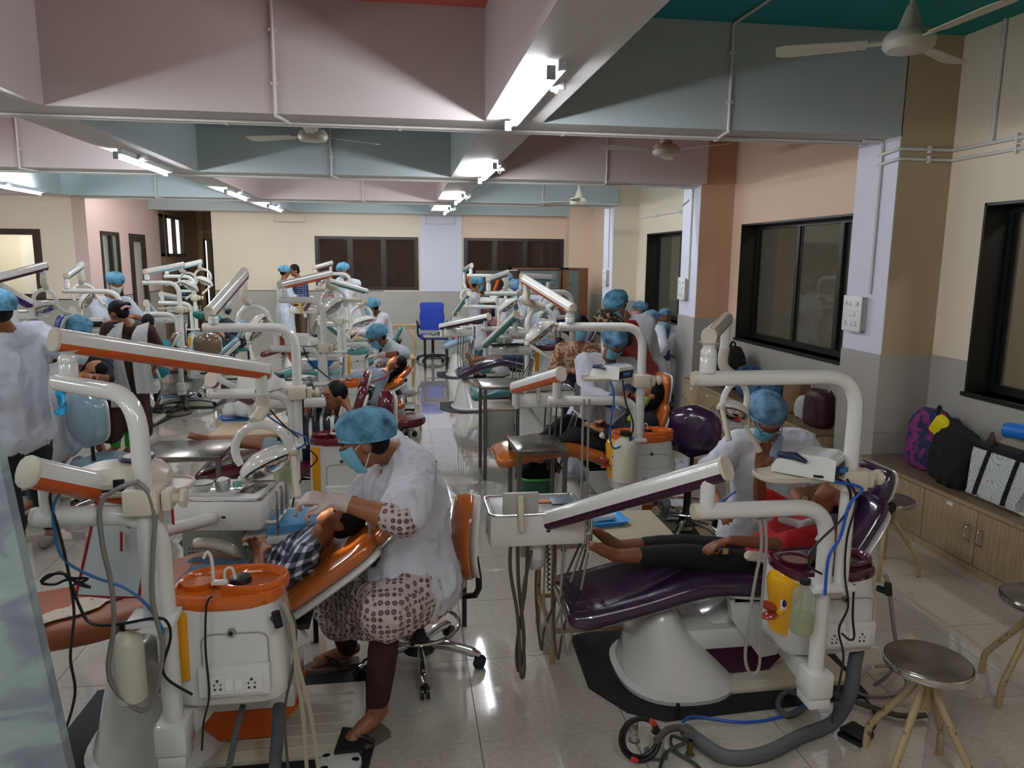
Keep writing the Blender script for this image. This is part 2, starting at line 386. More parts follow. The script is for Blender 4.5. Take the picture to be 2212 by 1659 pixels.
# ---- windows
m_glassd = M('smoked_glass', '3A2C22', .05, spec=.4, alpha=.8)
m_glassg = M('clear_glass', '6E6A5A', .03, spec=.9, alpha=.45)
m_glassl = M('pale_glass', 'CFE0DC', .03, spec=.8, alpha=.18)
def window(n, axis, c, depth, a0, a1, zb, zt, posts, fm, gm, fw=.05, sgn=1, sash=.0, lining=False):
    """frame with posts and one pane between each pair of posts; c = plane of the frame"""
    g = lambda p, q, s, t, d0=0, d1=None: (box(p, q, min(c+sgn*d0, c+sgn*(depth if d1 is None else d1)), max(c+sgn*d0, c+sgn*(depth if d1 is None else d1)), s, t) if axis == 'x'
         else box(min(c+sgn*d0, c+sgn*(depth if d1 is None else d1)), max(c+sgn*d0, c+sgn*(depth if d1 is None else d1)), p, q, s, t))
    f = struct('window_%d' % n, join(g(a0, a1, zb, zb+fw), g(a0, a1, zt-fw, zt), g(a0, a0+fw, zb+fw, zt-fw), g(a1-fw, a1, zb+fw, zt-fw)), fm)
    ed = [a0+fw]+list(posts)+[a1-fw]
    for k, p in enumerate(posts): obj('window_post', g(p-.03, p+.03, zb+fw, zt-fw), fm, f, False)
    for k in range(len(ed)-1):
        d = depth*(.35 if k % 2 else .6)
        obj('pane', g(ed[k]+(.03 if k else 0), ed[k+1]-(.03 if k < len(ed)-2 else 0), zb+fw, zt-fw, d, d+.006), gm, f, False)
        for s in (0, 1):
            e = (ed[k]+(.03 if k else 0), ed[k+1]-(.03 if k < len(ed)-2 else 0))[s]; w_ = .03 if s == 0 else -.03
            obj('sash', g(min(e, e+w_), max(e, e+w_), zb+fw, zt-fw, d-.01, d+.02), fm, f, False)
    return f
window(1, 'x', YB-.02, .09, -1.78, .34, 1.24, 2.34, [-1.07, -.38], m_dkbrown, m_glassd, fw=.06)
window(2, 'x', YB-.02, .09, 1.30, 3.47, 1.24, 2.34, [1.97, 2.62, 3.2], m_dkbrown, m_glassd, fw=.06)
for n, (a0, a1, zb, zt, ps) in enumerate(((6.1, 8.48, .99, 2.33, [6.7, 7.5]), (10.0, 11.95, .99, 2.33, [10.9]), (2.2, 4.72, .99, 2.31, [3.2]))):
    f = window(n+3, 'y', XR+.17, .07, a0, a1, zb, zt, ps, m_black, m_glassg, fw=.06)
    obj('window_lining', join(box(XR-.015, XR+.17, a0, a0+.02, zb, zt), box(XR-.015, XR+.17, a1-.02, a1, zb, zt), box(XR-.015, XR+.17, a0, a1, zt-.02, zt), box(XR-.03, XR+.17, a0-.02, a1+.02, zb-.03, zb)), m_black, f, False)
window(6, 'x', YL-.02, .08, -7.2, -5.55, 1.21, 2.3, [-6.7], M('brown_window_metal', '3B322B', .4), m_glassl, fw=.09)
window(7, 'y', XL+.02, .08, 13.15, 13.95, .95, 2.3, [13.6], m_dkbrown, m_glassl, fw=.06, sgn=-1)
f = window(8, 'y', XL+.03, .05, 14.45, 15.25, .7, 2.3, [], m_dkbrown, m_glassl, fw=.14, sgn=-1); f.name = 'door_1'
obj('door_panel', box(XL-.02, XL+.02, 14.45, 15.25, 0, .7), m_dkbrown, f, False)
obj('door_handle', cyl((XL+.06, 15.2, 1.0), (XL+.06, 15.2, 1.2), .01), M('chrome', 'C8C8C8', .15, 1), f)
# dim rooms behind the dark panes
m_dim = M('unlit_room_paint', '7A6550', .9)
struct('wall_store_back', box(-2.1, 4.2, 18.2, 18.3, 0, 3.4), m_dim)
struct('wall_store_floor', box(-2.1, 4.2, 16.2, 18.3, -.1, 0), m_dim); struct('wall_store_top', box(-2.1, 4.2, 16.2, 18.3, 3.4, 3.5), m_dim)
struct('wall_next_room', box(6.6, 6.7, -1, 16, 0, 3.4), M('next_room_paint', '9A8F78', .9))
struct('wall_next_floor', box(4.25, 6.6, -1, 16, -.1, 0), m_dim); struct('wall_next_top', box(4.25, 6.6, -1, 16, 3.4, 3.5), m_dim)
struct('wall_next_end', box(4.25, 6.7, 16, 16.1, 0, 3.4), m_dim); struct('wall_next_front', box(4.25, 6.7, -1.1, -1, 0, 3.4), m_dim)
area_light('next_room_lamp', (5.4, 6.5, 3.2), (5.4, 6.5, 0), .3, 3, 22, (1, .93, .8))
area_light('next_room_lamp_near', (5.4, 2.5, 3.2), (5.4, 2.5, 0), .3, 2, 60, (1, .95, .88))
# ---- tube lights
m_tube = M('lit_tube', 'F2F8FF', emit=TUBE_E); m_batten = M('batten_metal', 'B9BFC4', .4)
TUBES = [(.70, 3.55, 4.95, 'over the coral and teal bays in front'), (.87, 7.05, 8.4, 'second along the central beam'), (.84, 10.4, 11.75, 'third along the central beam'), (.82, 13.1, 14.45, 'at the far end of the central beam'),
         (-2.40, 7.0, 8.35, 'nearest on the left hand beam'), (-2.28, 10.5, 11.75, 'second on the left hand beam'), (-2.2, 13.2, 14.5, 'at the far end of the left hand beam'), (-4.95, 10.0, 11.4, 'at the left edge of the picture'),
         (-2.35, 3.4, 4.8, 'behind the left border'), (.7, -.6, .8, 'behind the photographer'), (-5.2, 3.4, 4.8, 'far left'), (-5.2, -.6, .8, 'far left behind'), (-2.35, -.6, .8, 'left behind'), (-5.1, 6.8, 8.2, 'far left middle'), (3.0, 13.6, 14.8, 'far right')]
for i, (x, a, b, lb) in enumerate(TUBES[:14]):
    t = thing('tube_light', (x, (a+b)/2, ZB), 'lit fluorescent tube on its batten %s' % lb, 'light')
    obj('batten', box(x+.02, x+.055, a-.05, b+.05, ZB-.045, ZB), m_batten, t, False)
    c = cyl((x-.01, a, ZB-.06), (x-.01, b, ZB-.06), .014, n=10); o = obj('lamp_tube', c, m_tube, t)
    obj('end_cap', box(x-.028, x+.012, a-.02, a-.0, ZB-.08, ZB-.02), M('grey_cap', '8F9396', .5), t, False)
    obj('end_cap', box(x-.028, x+.012, b, b+.02, ZB-.08, ZB-.02), MATS['grey_cap'], t, False)
    obj('junction_box', cyl((x+.1, a+.35, ZB), (x+.1, a+.35, ZB-.05), .04, n=16), m_pvc, t)
    obj('cable', tube(smooth_path([(x+.1, a+.35, ZB-.05), (x+.07, a+.25, ZB-.09), (x+.03, a+.22, ZB-.04)]), .004, 6), m_pvc, t)
for k, (x, y) in enumerate(((-3.9, 9.02), (-.8, 9.02), (2.2, 9.02), (-3.9, 12.72), (-.8, 12.72), (2.2, 12.72))):  # extra tubes added out of view to brighten the back of the hall
    lb = 'added fill tube on the unseen far face of the %s cross beam, %s bay' % (('second', 'third')[k//3], ('left', 'middle', 'right')[k % 3])
    t = thing('tube_light', (x, y, 3.05), lb, 'light'); obj('batten', box(x-.65, x+.65, y, y+.03, 3.05, 3.09), m_batten, t, False); obj('lamp_tube', cyl((x-.6, y+.05, 3.04), (x+.6, y+.05, 3.04), .014, n=10), m_tube, t)
# ---- painted conduits with saddles
def conduit(pts, lab, r=.011, sadd=(), mat=None, bendr=.03):
    o = obj('conduit', tube(bend_path(pts, bendr, 4), r, 8), mat or m_pvc)
    base_at(o); tag(o, lab, 'conduit')
    for s in sadd:
        d = obj('saddle', cbox(s[0], *s[1], b=.003), mat or m_pvc, o, False)
    return o
for k, (y, nm) in enumerate(((5.5, 'first'), (9.0, 'second'), (12.7, 'third'))):
    x0, x1 = -5.0, 3.5
    for d, (dz, r) in enumerate(((-.014, .013), (-.014, .009))):
        yy = y-.1-.045*d
        sd = [((-4.6+1.15*i, yy, ZB-.014), (.022, .05, .032)) for i in range(8)] if d == 0 else ()
        conduit([(x0, yy, ZB+dz), (x1, yy, ZB+dz)], '%s painted conduit under the %s cross beam' % ('thick' if d == 0 else 'thin', nm), r, sd)
for lab, x, k in (('coral bay beside the centre', -.78, 1), ('teal bay at the right', 2.25, 1), ('second bay in the middle', -.75, 2), ('second bay at the right', 2.35, 2), ('second bay at the left', -3.9, 2), ('third bay at the left', -3.7, 3), ('third bay in the middle', -.6, 3), ('third bay at the right', 2.3, 3)):
    y = TB[k][0]
    conduit([(x+.02, y-.9, ZT-.012), (x, y-.017, ZT-.012), (x, y-.017, ZB-.012)], 'conduit running down the beam face in the %s' % lab, .011,
            [((x, y-.014, 3.3), (.05, .018, .02)), ((x, y-.014, 2.98), (.05, .018, .02))])
    conduit([(x, y-.017, ZB-.013), (x+.05, y+.26, ZB-.013)], 'short soffit run of the conduit in the %s' % lab, .011)
for k, (y, nm) in enumerate(((5.3, 'nearest'), (9.0, 'middle'), (12.75, 'farthest'))):
    conduit([(3.4, y-.02, ZB-.014), (XC-.014, y-.02, ZB-.014), (XC-.014, y-.02, 1.76 if k == 2 else 1.66)], 'vertical conduit down to the switchboard on the %s column' % nm, .013)
for dz, lb in ((-.09, 'upper'), (-.16, 'lower')):
    a = 5.1
    conduit([(XC-.014, 5.32, ZB+dz-.02), (XC-.014, a-.014, ZB+dz), (XR-.014, a-.014, ZB+dz), (XR-.014, 2.0, ZB+dz+.0)], '%s conduit wrapping the near column and along the wall' % lb, .012, [((3.8, a-.014, ZB+dz), (.02, .03, .05)), ((XR-.014, 4.5, ZB+dz), (.03, .02, .06))])
conduit([(XR-.014, 4.72, ZT), (XR-.014, 4.72, ZB-.09)], 'short drop conduit beside the near column', .014)
conduit([(XC-.014, 9.1, ZB-.15), (XC-.014, 9.3+.014, ZB-.2), (XR-.014, 9.33, ZB-.2), (XR-.014, 12.4, ZB-.2)], 'conduit along the wall of the third bay', .011, [((XR-.014, 10.5, ZB-.2), (.03, .02, .05)), ((XR-.014, 11.5, ZB-.2), (.03, .02, .05))])
for x0, x1, lb in ((-2.55, -1.95, 'left'), (.5, 1.1, 'middle')):
    conduit([(x0, YB-.05, ZB), (x0, YB-.05, 2.62), (x1, YB-.05, 2.62), (x1, YB-.05, ZB)], 'conduit loop on the far wall, %s one' % lb, .009)
# ---- switchboards
m_sw = M('switch_plastic', 'DAD9D6', .35); m_swd = M('socket_hole', '2A2A2A', .6)
def socket5(c, m, s=1):
    """five-pin socket holes at centre c, m maps (x right, y up) to the plate"""
    g = []
    for dx, dy, r in ((0, .016, .004), (-.009, .004, .0025), (.009, .004, .0025), (-.008, -.01, .0035), (.008, -.01, .0035)):
        g.append(xf(cyl((dx*s, dy*s, 0), (dx*s, dy*s, .002), r*s, n=8), m))
    return join(*g)
for i, (y, z, lb) in enumerate(((5.42, 1.5, 'nearest white column'), (9.1, 1.55, 'second white column'), (12.8, 1.6, 'third white column'))):
    t = thing('switchboard', (XC, y, z), 'white switchboard with sockets on the %s' % lb, 'switch')
    obj('back_box', box(XC-.05, XC, y-.11, y+.11, z-.13, z+.13, .004), M('board_box', 'B8B2A4', .5), t)
    obj('face_plate', box(XC-.062, XC-.05, y-.12, y+.12, z-.14, z+.14, .004), m_sw, t)
    for a, b, ww, hh in ((-.05, .08, .05, .035), (.03, .08, .03, .035), (0, .0, .1, .035), (0, -.08, .035, .04)):
        obj('switch', box(XC-.07, XC-.06, y+a-ww/2, y+a+ww/2, z+b-hh/2, z+b+hh/2, .002), m_sw, t)
    for a in (-.065, .065):
        mm = frame((XC-.0625, y+a, z-.08), (0, -1, 0), (-1, 0, 0)); mm = Matrix(((0, 0, -1, XC-.0625), (-1, 0, 0, y+a), (0, 1, 0, z-.08), (0, 0, 0, 1)))
        obj('socket', socket5(None, mm, 1.1), m_swd, t)
    for a in (-.075, .075): obj('knob', cyl((XC-.06, y+a, z+.08), (XC-.075, y+a, z+.08), .013, n=12), m_sw, t)
# ---- ceiling fans
m_fan = M('fan_enamel', 'BDB7A4', .4)
def fan(c, zt, lb, ang=0, s=1.0):
    x, y, z = c
    t = thing('ceiling_fan', (x, y, zt), lb, 'fan')
    obj('rod', cyl((x, y, zt), (x, y, z+.05), .012, n=10), m_fan, t)
    obj('canopy', lathe([(.02, .18), (.035, .14), (.06, .07), (.065, .06)], 20, T(x, y, z)), m_fan, t)
    obj('motor', lathe([(.03, .06), (.1, .05), (.125, .02), (.128, -.02), (.11, -.045), (.06, -.05), (.02, -.052)], 28, T(x, y, z)), m_fan, t)
    obj('motor_ring', torus((x, y, z+.002), .128, .006, 28, 6), m_fan, t)
    for k in range(3):
        a = ang+k*2*pi/3; m = T(x, y, z)@RZ(a)@RX(.18)
        obj('blade', xf(join(box(.1, .2, -.02, .02, -.004, .004), loft([sring(.2, 0, 0, .001, .055, 3, 12)]+[] if False else [[V(.2, -.05, -.003), V(.2, .05, -.003), V(.2, .05, .003), V(.2, -.05, .003)], [V(.6, -.07, -.003), V(.6, .07, -.003), V(.6, .07, .003), V(.6, -.07, .003)], [V(.66, -.05, -.003), V(.66, .05, -.003), V(.66, .05, .003), V(.66, -.05, .003)]])), m), m_fan, t, False)
    return t
p = W(1963, 90, Y=3.8); fan(p, ZT, 'large cream ceiling fan under the teal ceiling', .55)
p = W(1250, 436, Y=10.6); fan(p, ZT, 'ceiling fan hanging before the blue grey beam far right', .2)
p = W(675, 262, Y=7.0); fan((p.x, p.y, 2.96), ZT, 'ceiling fan whose blade shows beneath the near beam, centre', .6)
p = W(1440, 288, Y=7.0); fan((p.x, p.y, 2.93), ZT, 'ceiling fan half hidden above the near beam, right of centre', 1.2)
# ================================================================== DENTAL UNITS
m_white = M('white_enamel', 'D8D8D2', .16, var=.05, vs=5, coat=.8)
m_ivory = M('ivory_plastic', 'D0C8B4', .35, var=.1, vs=8)
m_cream = M('aged_cream_plastic', 'C9C1AE', .35, var=.12, vs=9)
m_grey = M('grey_plastic', '8E8D88', .5)
m_chrome = M('chrome', 'C8C8C8', .15, 1)
m_steel = M('brushed_steel', 'A8A6A2', .35, .75, var=.2, vs=5)
m_mirror = M('lamp_reflector', 'D8D4D0', .06, 1)
m_rubber = M('black_rubber', '17181A', .7, bump=.3, bs=30)
m_blk = M('black_plastic', '101012', .4)
m_navy = M('navy_plastic', '1A2340', .35)
m_cable = M('black_cable', '0D0D0E', .45); m_cblue = M('blue_tubing', '1F5E96', .4); m_cgrey = M('grey_hose', '8F8A82', .5); m_cdark = M('brown_grey_hose', '4F483F', .55)
m_corr = M('corrugated_hose', '5D5F61', .6)
def wave_bump(m, scale, strength=.6, axis='Z'):
    n, l, b = nodes_of(m); tc = n.new('ShaderNodeTexCoord'); wv = n.new('ShaderNodeTexWave'); wv.inputs['Scale'].default_value = scale; wv.bands_direction = axis
    l.new(tc.outputs['Object'], wv.inputs['Vector']); bp = n.new('ShaderNodeBump'); bp.inputs['Strength'].default_value = strength; bp.inputs['Distance'].default_value = .004
    l.new(wv.outputs['Fac'], bp.inputs['Height']); l.new(bp.outputs[0], b.inputs['Normal'])
HUE = {'orange': ('C4561C', 'B5601F'), 'purple': ('3C1230', '33203A'), 'maroon': ('5A1626', '5E1A28'), 'teal': ('3F7A74', '4B8580'), 'skyblue': ('8FB4C2', '8AA7B4'), 'brown': ('4A3A30', '6E5A48'), 'violet': ('46255E', '4E5A9A')}
def strip_m(h): return M(h+'_strip', HUE[h][0], .35)
def vinyl_m(h): return M(h+'_vinyl', HUE[h][1], .18, coat=.8, var=.15, vs=7, bump=.12, bs=14)
def stadium(h, w, n=7):
    r = w/2; out = []
    for j in range(n): a = -pi+pi*j/(n-1); out.append((r*cos(a), -(h/2-r)+r*sin(a)))
    for j in range(n): a = pi*j/(n-1); out.append((r*cos(a), (h/2-r)+r*sin(a)))
    return out
def boom(t, name, a, b, h, w_, hue, lab=None):
    """capsule section arm, white shell over a coloured belly, with end caps"""
    a, b = Vector(a), Vector(b); L = (b-a).length; m = frame(a, b-a)
    st = stadium(h, w_); cut = -h*.12
    up = [p for p in st if p[1] > cut]; lo = [p for p in st if p[1] <= cut]
    up = [(w_/2, cut)]+up+[(-w_/2, cut)] ; lo = [(-w_/2*.96, cut)]+[(p[0]*.96, p[1]*.97) for p in lo]+[(w_/2*.96, cut)]
    o = obj(name, xf(loft([[V(0, p[0], p[1]) for p in up], [V(L, p[0], p[1]) for p in up]]), m), m_white, t)
    fixn(o)
    fixn(obj('coloured_belly', xf(loft([[V(.004, p[0], p[1]) for p in lo], [V(L-.004, p[0], p[1]) for p in lo]]), m), strip_m(hue), o, label='%s belly' % hue))
    for x0, x1 in ((-.012, .004), (L-.004, L+.012)):
        s2 = stadium(h*1.05, w_*1.08)
        fixn(obj('end_cap', xf(loft([[V(x0+ (0 if x0 > 0 else .005), p[0]*(.93 if x0 < 0 else 1), p[1]*(.95 if x0 < 0 else 1)) for p in s2]] + [[V((x0+x1)/2, p[0], p[1]) for p in s2]] + [[V(x1-(.005 if x0 > 0 else 0), p[0]*(.93 if x0 > 0 else 1), p[1]*(.95 if x0 > 0 else 1)) for p in s2]]), m), m_cream, o))
    return o
def knuckle(t, p0, p1, r, name='knuckle'):
    """vertical swivel between p0 (bottom) and p1 (top)"""
    p0, p1 = Vector(p0), Vector(p1); h = (p1-p0).length; m = frame(p0, (1, 0, 0), (p1-p0))
    return obj(name, lathe([(r, 0), (r, h*.48), (r*.96, h*.5), (r*.96, h*.52), (r, h*.54), (r*.95, h*.7), (r*.72, h*.82), (r*.8, h*.9), (r*1.35, h)], 16, T(*p0)), m_white, t)
def pipe(t, name, pts, r, bend=.13, cap=True, k=8, n=14, mat=None):
    P = bend_path(pts, bend, k); o = obj(name, tube(P, r, n), mat or m_white, t)
    if cap:
        d = (P[0]-P[1]).normalized()
        obj('end_cap', cyl(P[0]-d*.002, P[0]+d*.012, r*1.04, r*.9, 14), m_cream, o)
    return o
def cable(pts, r=.004, mat=None, name='cable', t=None, k=5, n=6): return obj(name, tube(smooth_path(pts, k), r, n), mat or m_cable, t)
def op_light(t, top, c, s=1.0, yaw=0, tilt=.5, side=1, lit=False):
    """operating light hanging from boom end `top`; c = centre of the yoke"""
    top, c = Vector(top), Vector(c); R = .085*s
    m = T(*c)@RZ(yaw)
    ytop = m@V(-.02*side*s, 0, R)
    mid = top.lerp(ytop, .5)
    g = thing_part = obj('light_post', tube([top, V(top.x, top.y, top.z-(top.z-ytop.z)*.42)], .016*s+.004, 12), m_white, t)
    obj('elbow', tube(smooth_path([V(top.x, top.y, top.z-(top.z-ytop.z)*.40), V(top.x, top.y, top.z-(top.z-ytop.z)*.72), ytop+V(0, 0, .012)], 5), [.022*s]*6+[.021*s]*4+[.019*s], 12), m_cream, g)
    pts = [m@V(R*cos(a)*side, 0, R*sin(a)) for a in [radians(-25+240*i/16) for i in range(17)]]
    obj('yoke', tube(pts, [.011*s]+[.014*s]*15+[.011*s], 10), m_white, t)
    hc = m@V(.012*side*s, 0, -.045*s); hm = T(*hc)@RZ(yaw)@RY(-tilt*side)@RX(-.35)
    hd = obj('lamp_head', xf(ell((0, 0, 0), .094*s, .062*s, .045*s, 20, 10, z0=-.25), hm), m_white, t)
    obj('reflector', xf(ell((0, 0, -.008*s), .08*s, .054*s, .034*s, 18, 8, z1=.2), hm), m_mirror, hd)
    obj('lamp_slot', xf(torus((0, 0, -.012*s), .075*s, .004*s, 20, 5, Matrix.Diagonal((1, .68, 1, 1))), hm), m_blk, hd)
    for sg in (-1, 1):
        p0 = hm@V(sg*.092*s, 0, -.01*s); d = (hm.to_3x3()@V(-.35*side, -.1, -1)).normalized() if sg*side > 0 else (hm.to_3x3()@V(-.7*side, -.2, -.75)).normalized()
        obj('pivot', xf(ell((0, 0, 0), .017*s, .02*s, .017*s, 10, 6), T(*p0)), m_cream, t)
        obj('handle', tube([p0, p0+d*.05*s, p0+d*.15*s], [.010*s, .010*s, .013*s], 10), m_ivory, t)
    if lit:
        l = bpy.data.lights.new('lamp', 'SPOT'); l.energy = lit; l.spot_size = .5; l.color = (1, .82, .5); l.shadow_soft_size = .03
        lo = bpy.data.objects.new('lamp', l); COL.objects.link(lo); lo.parent = t; lo.location = hc+V(0, 0, -.08)-Vector(t.location)
        lo['_aim'] = 1
        return lo
def cring(P, N, Bn, hw, th, n=18, e=5):
    """rounded-rectangle section with its top on P; N normal (up), Bn sideways"""
    out = []
    for j in range(n):
        a = 2*pi*j/n; c_, s_ = cos(a), sin(a)
        out.append(P+Bn*(hw*math.copysign(abs(c_)**(2/e), c_))+N*(th/2*math.copysign(abs(s_)**(2/2.6), s_)-th/2))
    return out
def cushion(path, Yc, hw, th, k=5, taper=(.7, .7), bulge=0, ee=5):
    """path [(x, z)] of the top surface; hw half width (number or list)"""
    P = smooth_path([V(x, Yc, z) for x, z in path], k)
    for q_ in (.35, .7): P.insert(1, P[0].lerp(P[1], .7 if q_ == .35 else .4)); P.insert(-1, P[-1].lerp(P[-2], .7 if q_ == .35 else .4))
    N = len(P); rings = []
    d = [0]
    for i in range(1, N): d.append(d[-1]+(P[i]-P[i-1]).length)
    L = d[-1]
    for i in range(N):
        t = (P[min(i+1, N-1)]-P[max(i-1, 0)]).normalized(); nn = V(-t.z, 0, t.x)
        if nn.z < 0 and abs(t.z) < .99 and t.x > 0: nn = -nn
        u = d[i]/L; w_ = hw if not isinstance(hw, (list, tuple)) else hw[0]*(1-u)+hw[1]*u
        e = min(d[i], L-d[i]); q = min(1, e/(.55*th)); f = sqrt(max(0, 1-(1-q)**2)); tp = taper[0] if u < .5 else taper[1]
        rings.append(cring(P[i]-nn*th*.3*(1-f), nn, V(0, 1, 0), w_*(tp+(1-tp)*sqrt(max(0, 1-(1-min(1, e/.09))**2))), th*(.35+.65*f), e=ee))
    return loft(rings)
def socket_plate(t, c, m3, w_, h_, double=True):
    """switch plate of the supply box: c centre, x right, normal -y"""
    pl = obj('socket_plate', cbox(c, w_, .006, h_, .002), m_sw, t, False)
    def mm(dx): return Matrix(((1, 0, 0, c[0]+dx), (0, 0, 1, c[1]-.0035), (0, 1, 0, c[2]), (0, 0, 0, 1)))
    for dx in (-w_*.32, w_*.3): 
        o = obj('socket', xf(socket5(None, Matrix.Identity(4), 1.1), mm(dx)@Matrix.Diagonal((1, 1, -1, 1))), m_swd, pl)
    for dx in (-.03, .0): obj('rocker', cbox((c[0]+dx+.01, c[1]-.004, c[2]), .022, .005, h_*.6, .0015), M('rocker_white', 'E6E5E0', .3), pl, False)
    return pl
m_yel = M('duck_yellow', 'E2A416', .18, coat=.5); m_beak = M('beak_red', '9A3428', .18, coat=.5)
def spittoon(t, x0, x1, y0, y1, z0, z1, hue, duck=False, stripe=True):
    """supply cabinet with cup filler and basin; x0..x1 wide, front y0, bottom z0, lid top z1"""
    cx, cy, a, b = (x0+x1)/2, (y0+y1)/2, (x1-x0)/2, (y1-y0)/2; H = z1-z0-.05
    rings = [sring(cx+.005, cy, z0, a*.93, b*.9, 5, 36), sring(cx+.005, cy, z0+.02, a*.99, b*.97, 5, 36)]
    for k in range(1, 7):
        u = k/6; rings.append(sring(cx+.004-(.012*u*u), cy, z0+.02+(H-.02)*u, a*(1-.10*u*u*u), b*(1-.06*u**3), 4.5, 36))
    body = obj('cabinet_body', loft(rings), m_white, t)
    yf = cy-b
    # lid with basin: plan = disc left, oval right
    lm = M(hue+'_gloss', {'orange': 'C9601A', 'purple': '48122A', 'maroon': '6A1624', 'teal': '4B8580', 'skyblue': '9DBDCB', 'violet': '5560A0', 'brown': '7A5A40'}.get(hue, 'C9601A'), .15, coat=.6)
    def plan(f, z, dx=0): return [Vector((cx+dx+(p.x-cx)*f, cy+(p.y-cy)*f, z)) for p in sring(cx, cy, 0, a*.95, b*1.0, 3, 36)]
    zt = z1
    lid = obj('lid', loft([plan(.97, z0+H-.005), plan(1.02, z0+H+.005), plan(1.02, zt-.03), plan(1.0, zt-.014), plan(.95, zt-.012), plan(.90, zt-.02)], cap=True), lm, t)
    bx = cx+a*.38
    bowl = obj('basin', lathe([(a*.64, -.03), (a*.65, -.004), (a*.62, .004), (a*.57, .003), (a*.54, -.01), (a*.5, -.019)], 28, T(bx, cy, zt)@Matrix.Diagonal((1, b/a*1.05, 1, 1)), cap=False), lm, t)
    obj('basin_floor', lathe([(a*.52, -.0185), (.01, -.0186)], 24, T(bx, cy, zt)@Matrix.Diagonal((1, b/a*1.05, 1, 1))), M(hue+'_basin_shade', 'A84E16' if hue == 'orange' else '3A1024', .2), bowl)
    obj('cup_rest', lathe([(a*.3, -.02), (a*.32, -.004), (a*.28, -.002), (a*.26, -.008), (.004, -.008)], 24, T(cx-a*.55, cy, zt)), lm, t)
    # faucets
    obj('drain_strainer', lathe([(a*.2, -.018), (a*.18, .0), (.01, .004)], 18, T(bx-a*.22, cy, zt)), m_blk, bowl)
    fx, fy = cx-a*.12, cy-b*.45
    fb = obj('faucet_base', cbox((fx, fy, zt+.01), .05, .02, .014, .003), m_white, t)
    obj('faucet_spout', tube(smooth_path([V(fx-.018, fy, zt+.01), V(fx-.02, fy, zt+.09), V(fx-.032, fy, zt+.115), V(fx-.044, fy, zt+.095)], 4), .0055, 8), m_white, fb)
    obj('faucet_spout', tube(smooth_path([V(fx+.016, fy, zt+.01), V(fx+.02, fy, zt+.05), V(fx+.04, fy, zt+.058), V(fx+.05, fy, zt+.02)], 4), .0045, 8), m_white, fb)
    # front panel, hatch line, lock and sockets
    pw, px = a*1.12, cx+a*.18; pz = z0+H*.28
    hatch = obj('hatch_seam', tube([V(px+p[0], yf+.001, pz+.055+p[1]) for p in rrect(pw, H*.62, .03, 4)], .0018, 5, closed=True), m_grey, t)
    pn = obj('socket_box', box(px-pw/2-.012, px+pw/2+.004, yf-.022, yf+.01, pz-.048, pz+.055, .008), m_white, t)
    socket_plate(pn, (px, yf-.024, pz-.004), None, pw*.82, .062)
    obj('lock', cyl((px-a*.05, yf+.004, z0+H*.77), (px-a*.05, yf-.008, z0+H*.77), .013, n=16), m_grey, t)
    obj('lock_core', cyl((px-a*.05, yf-.006, z0+H*.77), (px-a*.05, yf-.011, z0+H*.77), .007, n=12), m_blk, t)
    obj('hose_valve', join(cyl((x1-.03, yf+.02, z0+H*.86), (x1-.01, yf-.02, z0+H*.86), .013), cyl((x1-.01, yf-.02, z0+H*.83), (x1-.018, yf-.02, z0+H*.98), .014)), m_blk, t)
    if duck:
        dx, dz = x0+.045, z0
        hd = obj('duck_panel', join(xf(loft([[V(0, 0, 0)+q for q in sring(0, 0, zz, rr, rr*1.0, 2.2, 24)] for zz, rr in ((H*.25, .075), (H*.45, .08), (H*.55, .077), (H*.72, .085), (H*.9, .09), (H*.98, .082), (H*1.03, .05))]), T(dx+.012, cy-b*.28, z0))), m_yel, t, label='yellow duck shaped front')
        ex, ey = dx-.012, cy-b*.28-.078
        obj('eye', ell((ex-.03, ey+.022, z0+H*.68), .016, .012, .03, 12, 8), M('eye_white', 'E8EAE8', .2), hd)
        obj('pupil', ell((ex-.034, ey+.014, z0+H*.70), .009, .009, .017, 10, 6), M('eye_blue', '1A2350', .2), hd)
        obj('beak', join(xf(ell((0, 0, 0), .04, .028, .018, 12, 6), T(dx-.09, cy-b*.28-.03, z0+H*.62)@RY(.45)), xf(ell((0, 0, 0), .035, .026, .013, 12, 6), T(dx-.085, cy-b*.28-.03, z0+H*.50)@RY(-.35))), m_beak, hd)
        obj('cheek', ell((dx-.05, cy-b*.28-.045, z0+H*.57), .02, .02, .02, 10, 6), m_yel, hd)
    elif stripe:
        obj('yellow_stripe', box(x0+.028, x0+.075, yf-.002, yf+.03, z0+H*.3, z0+H*.98, .004), M('stripe_yellow', 'D9960F', .3), t)
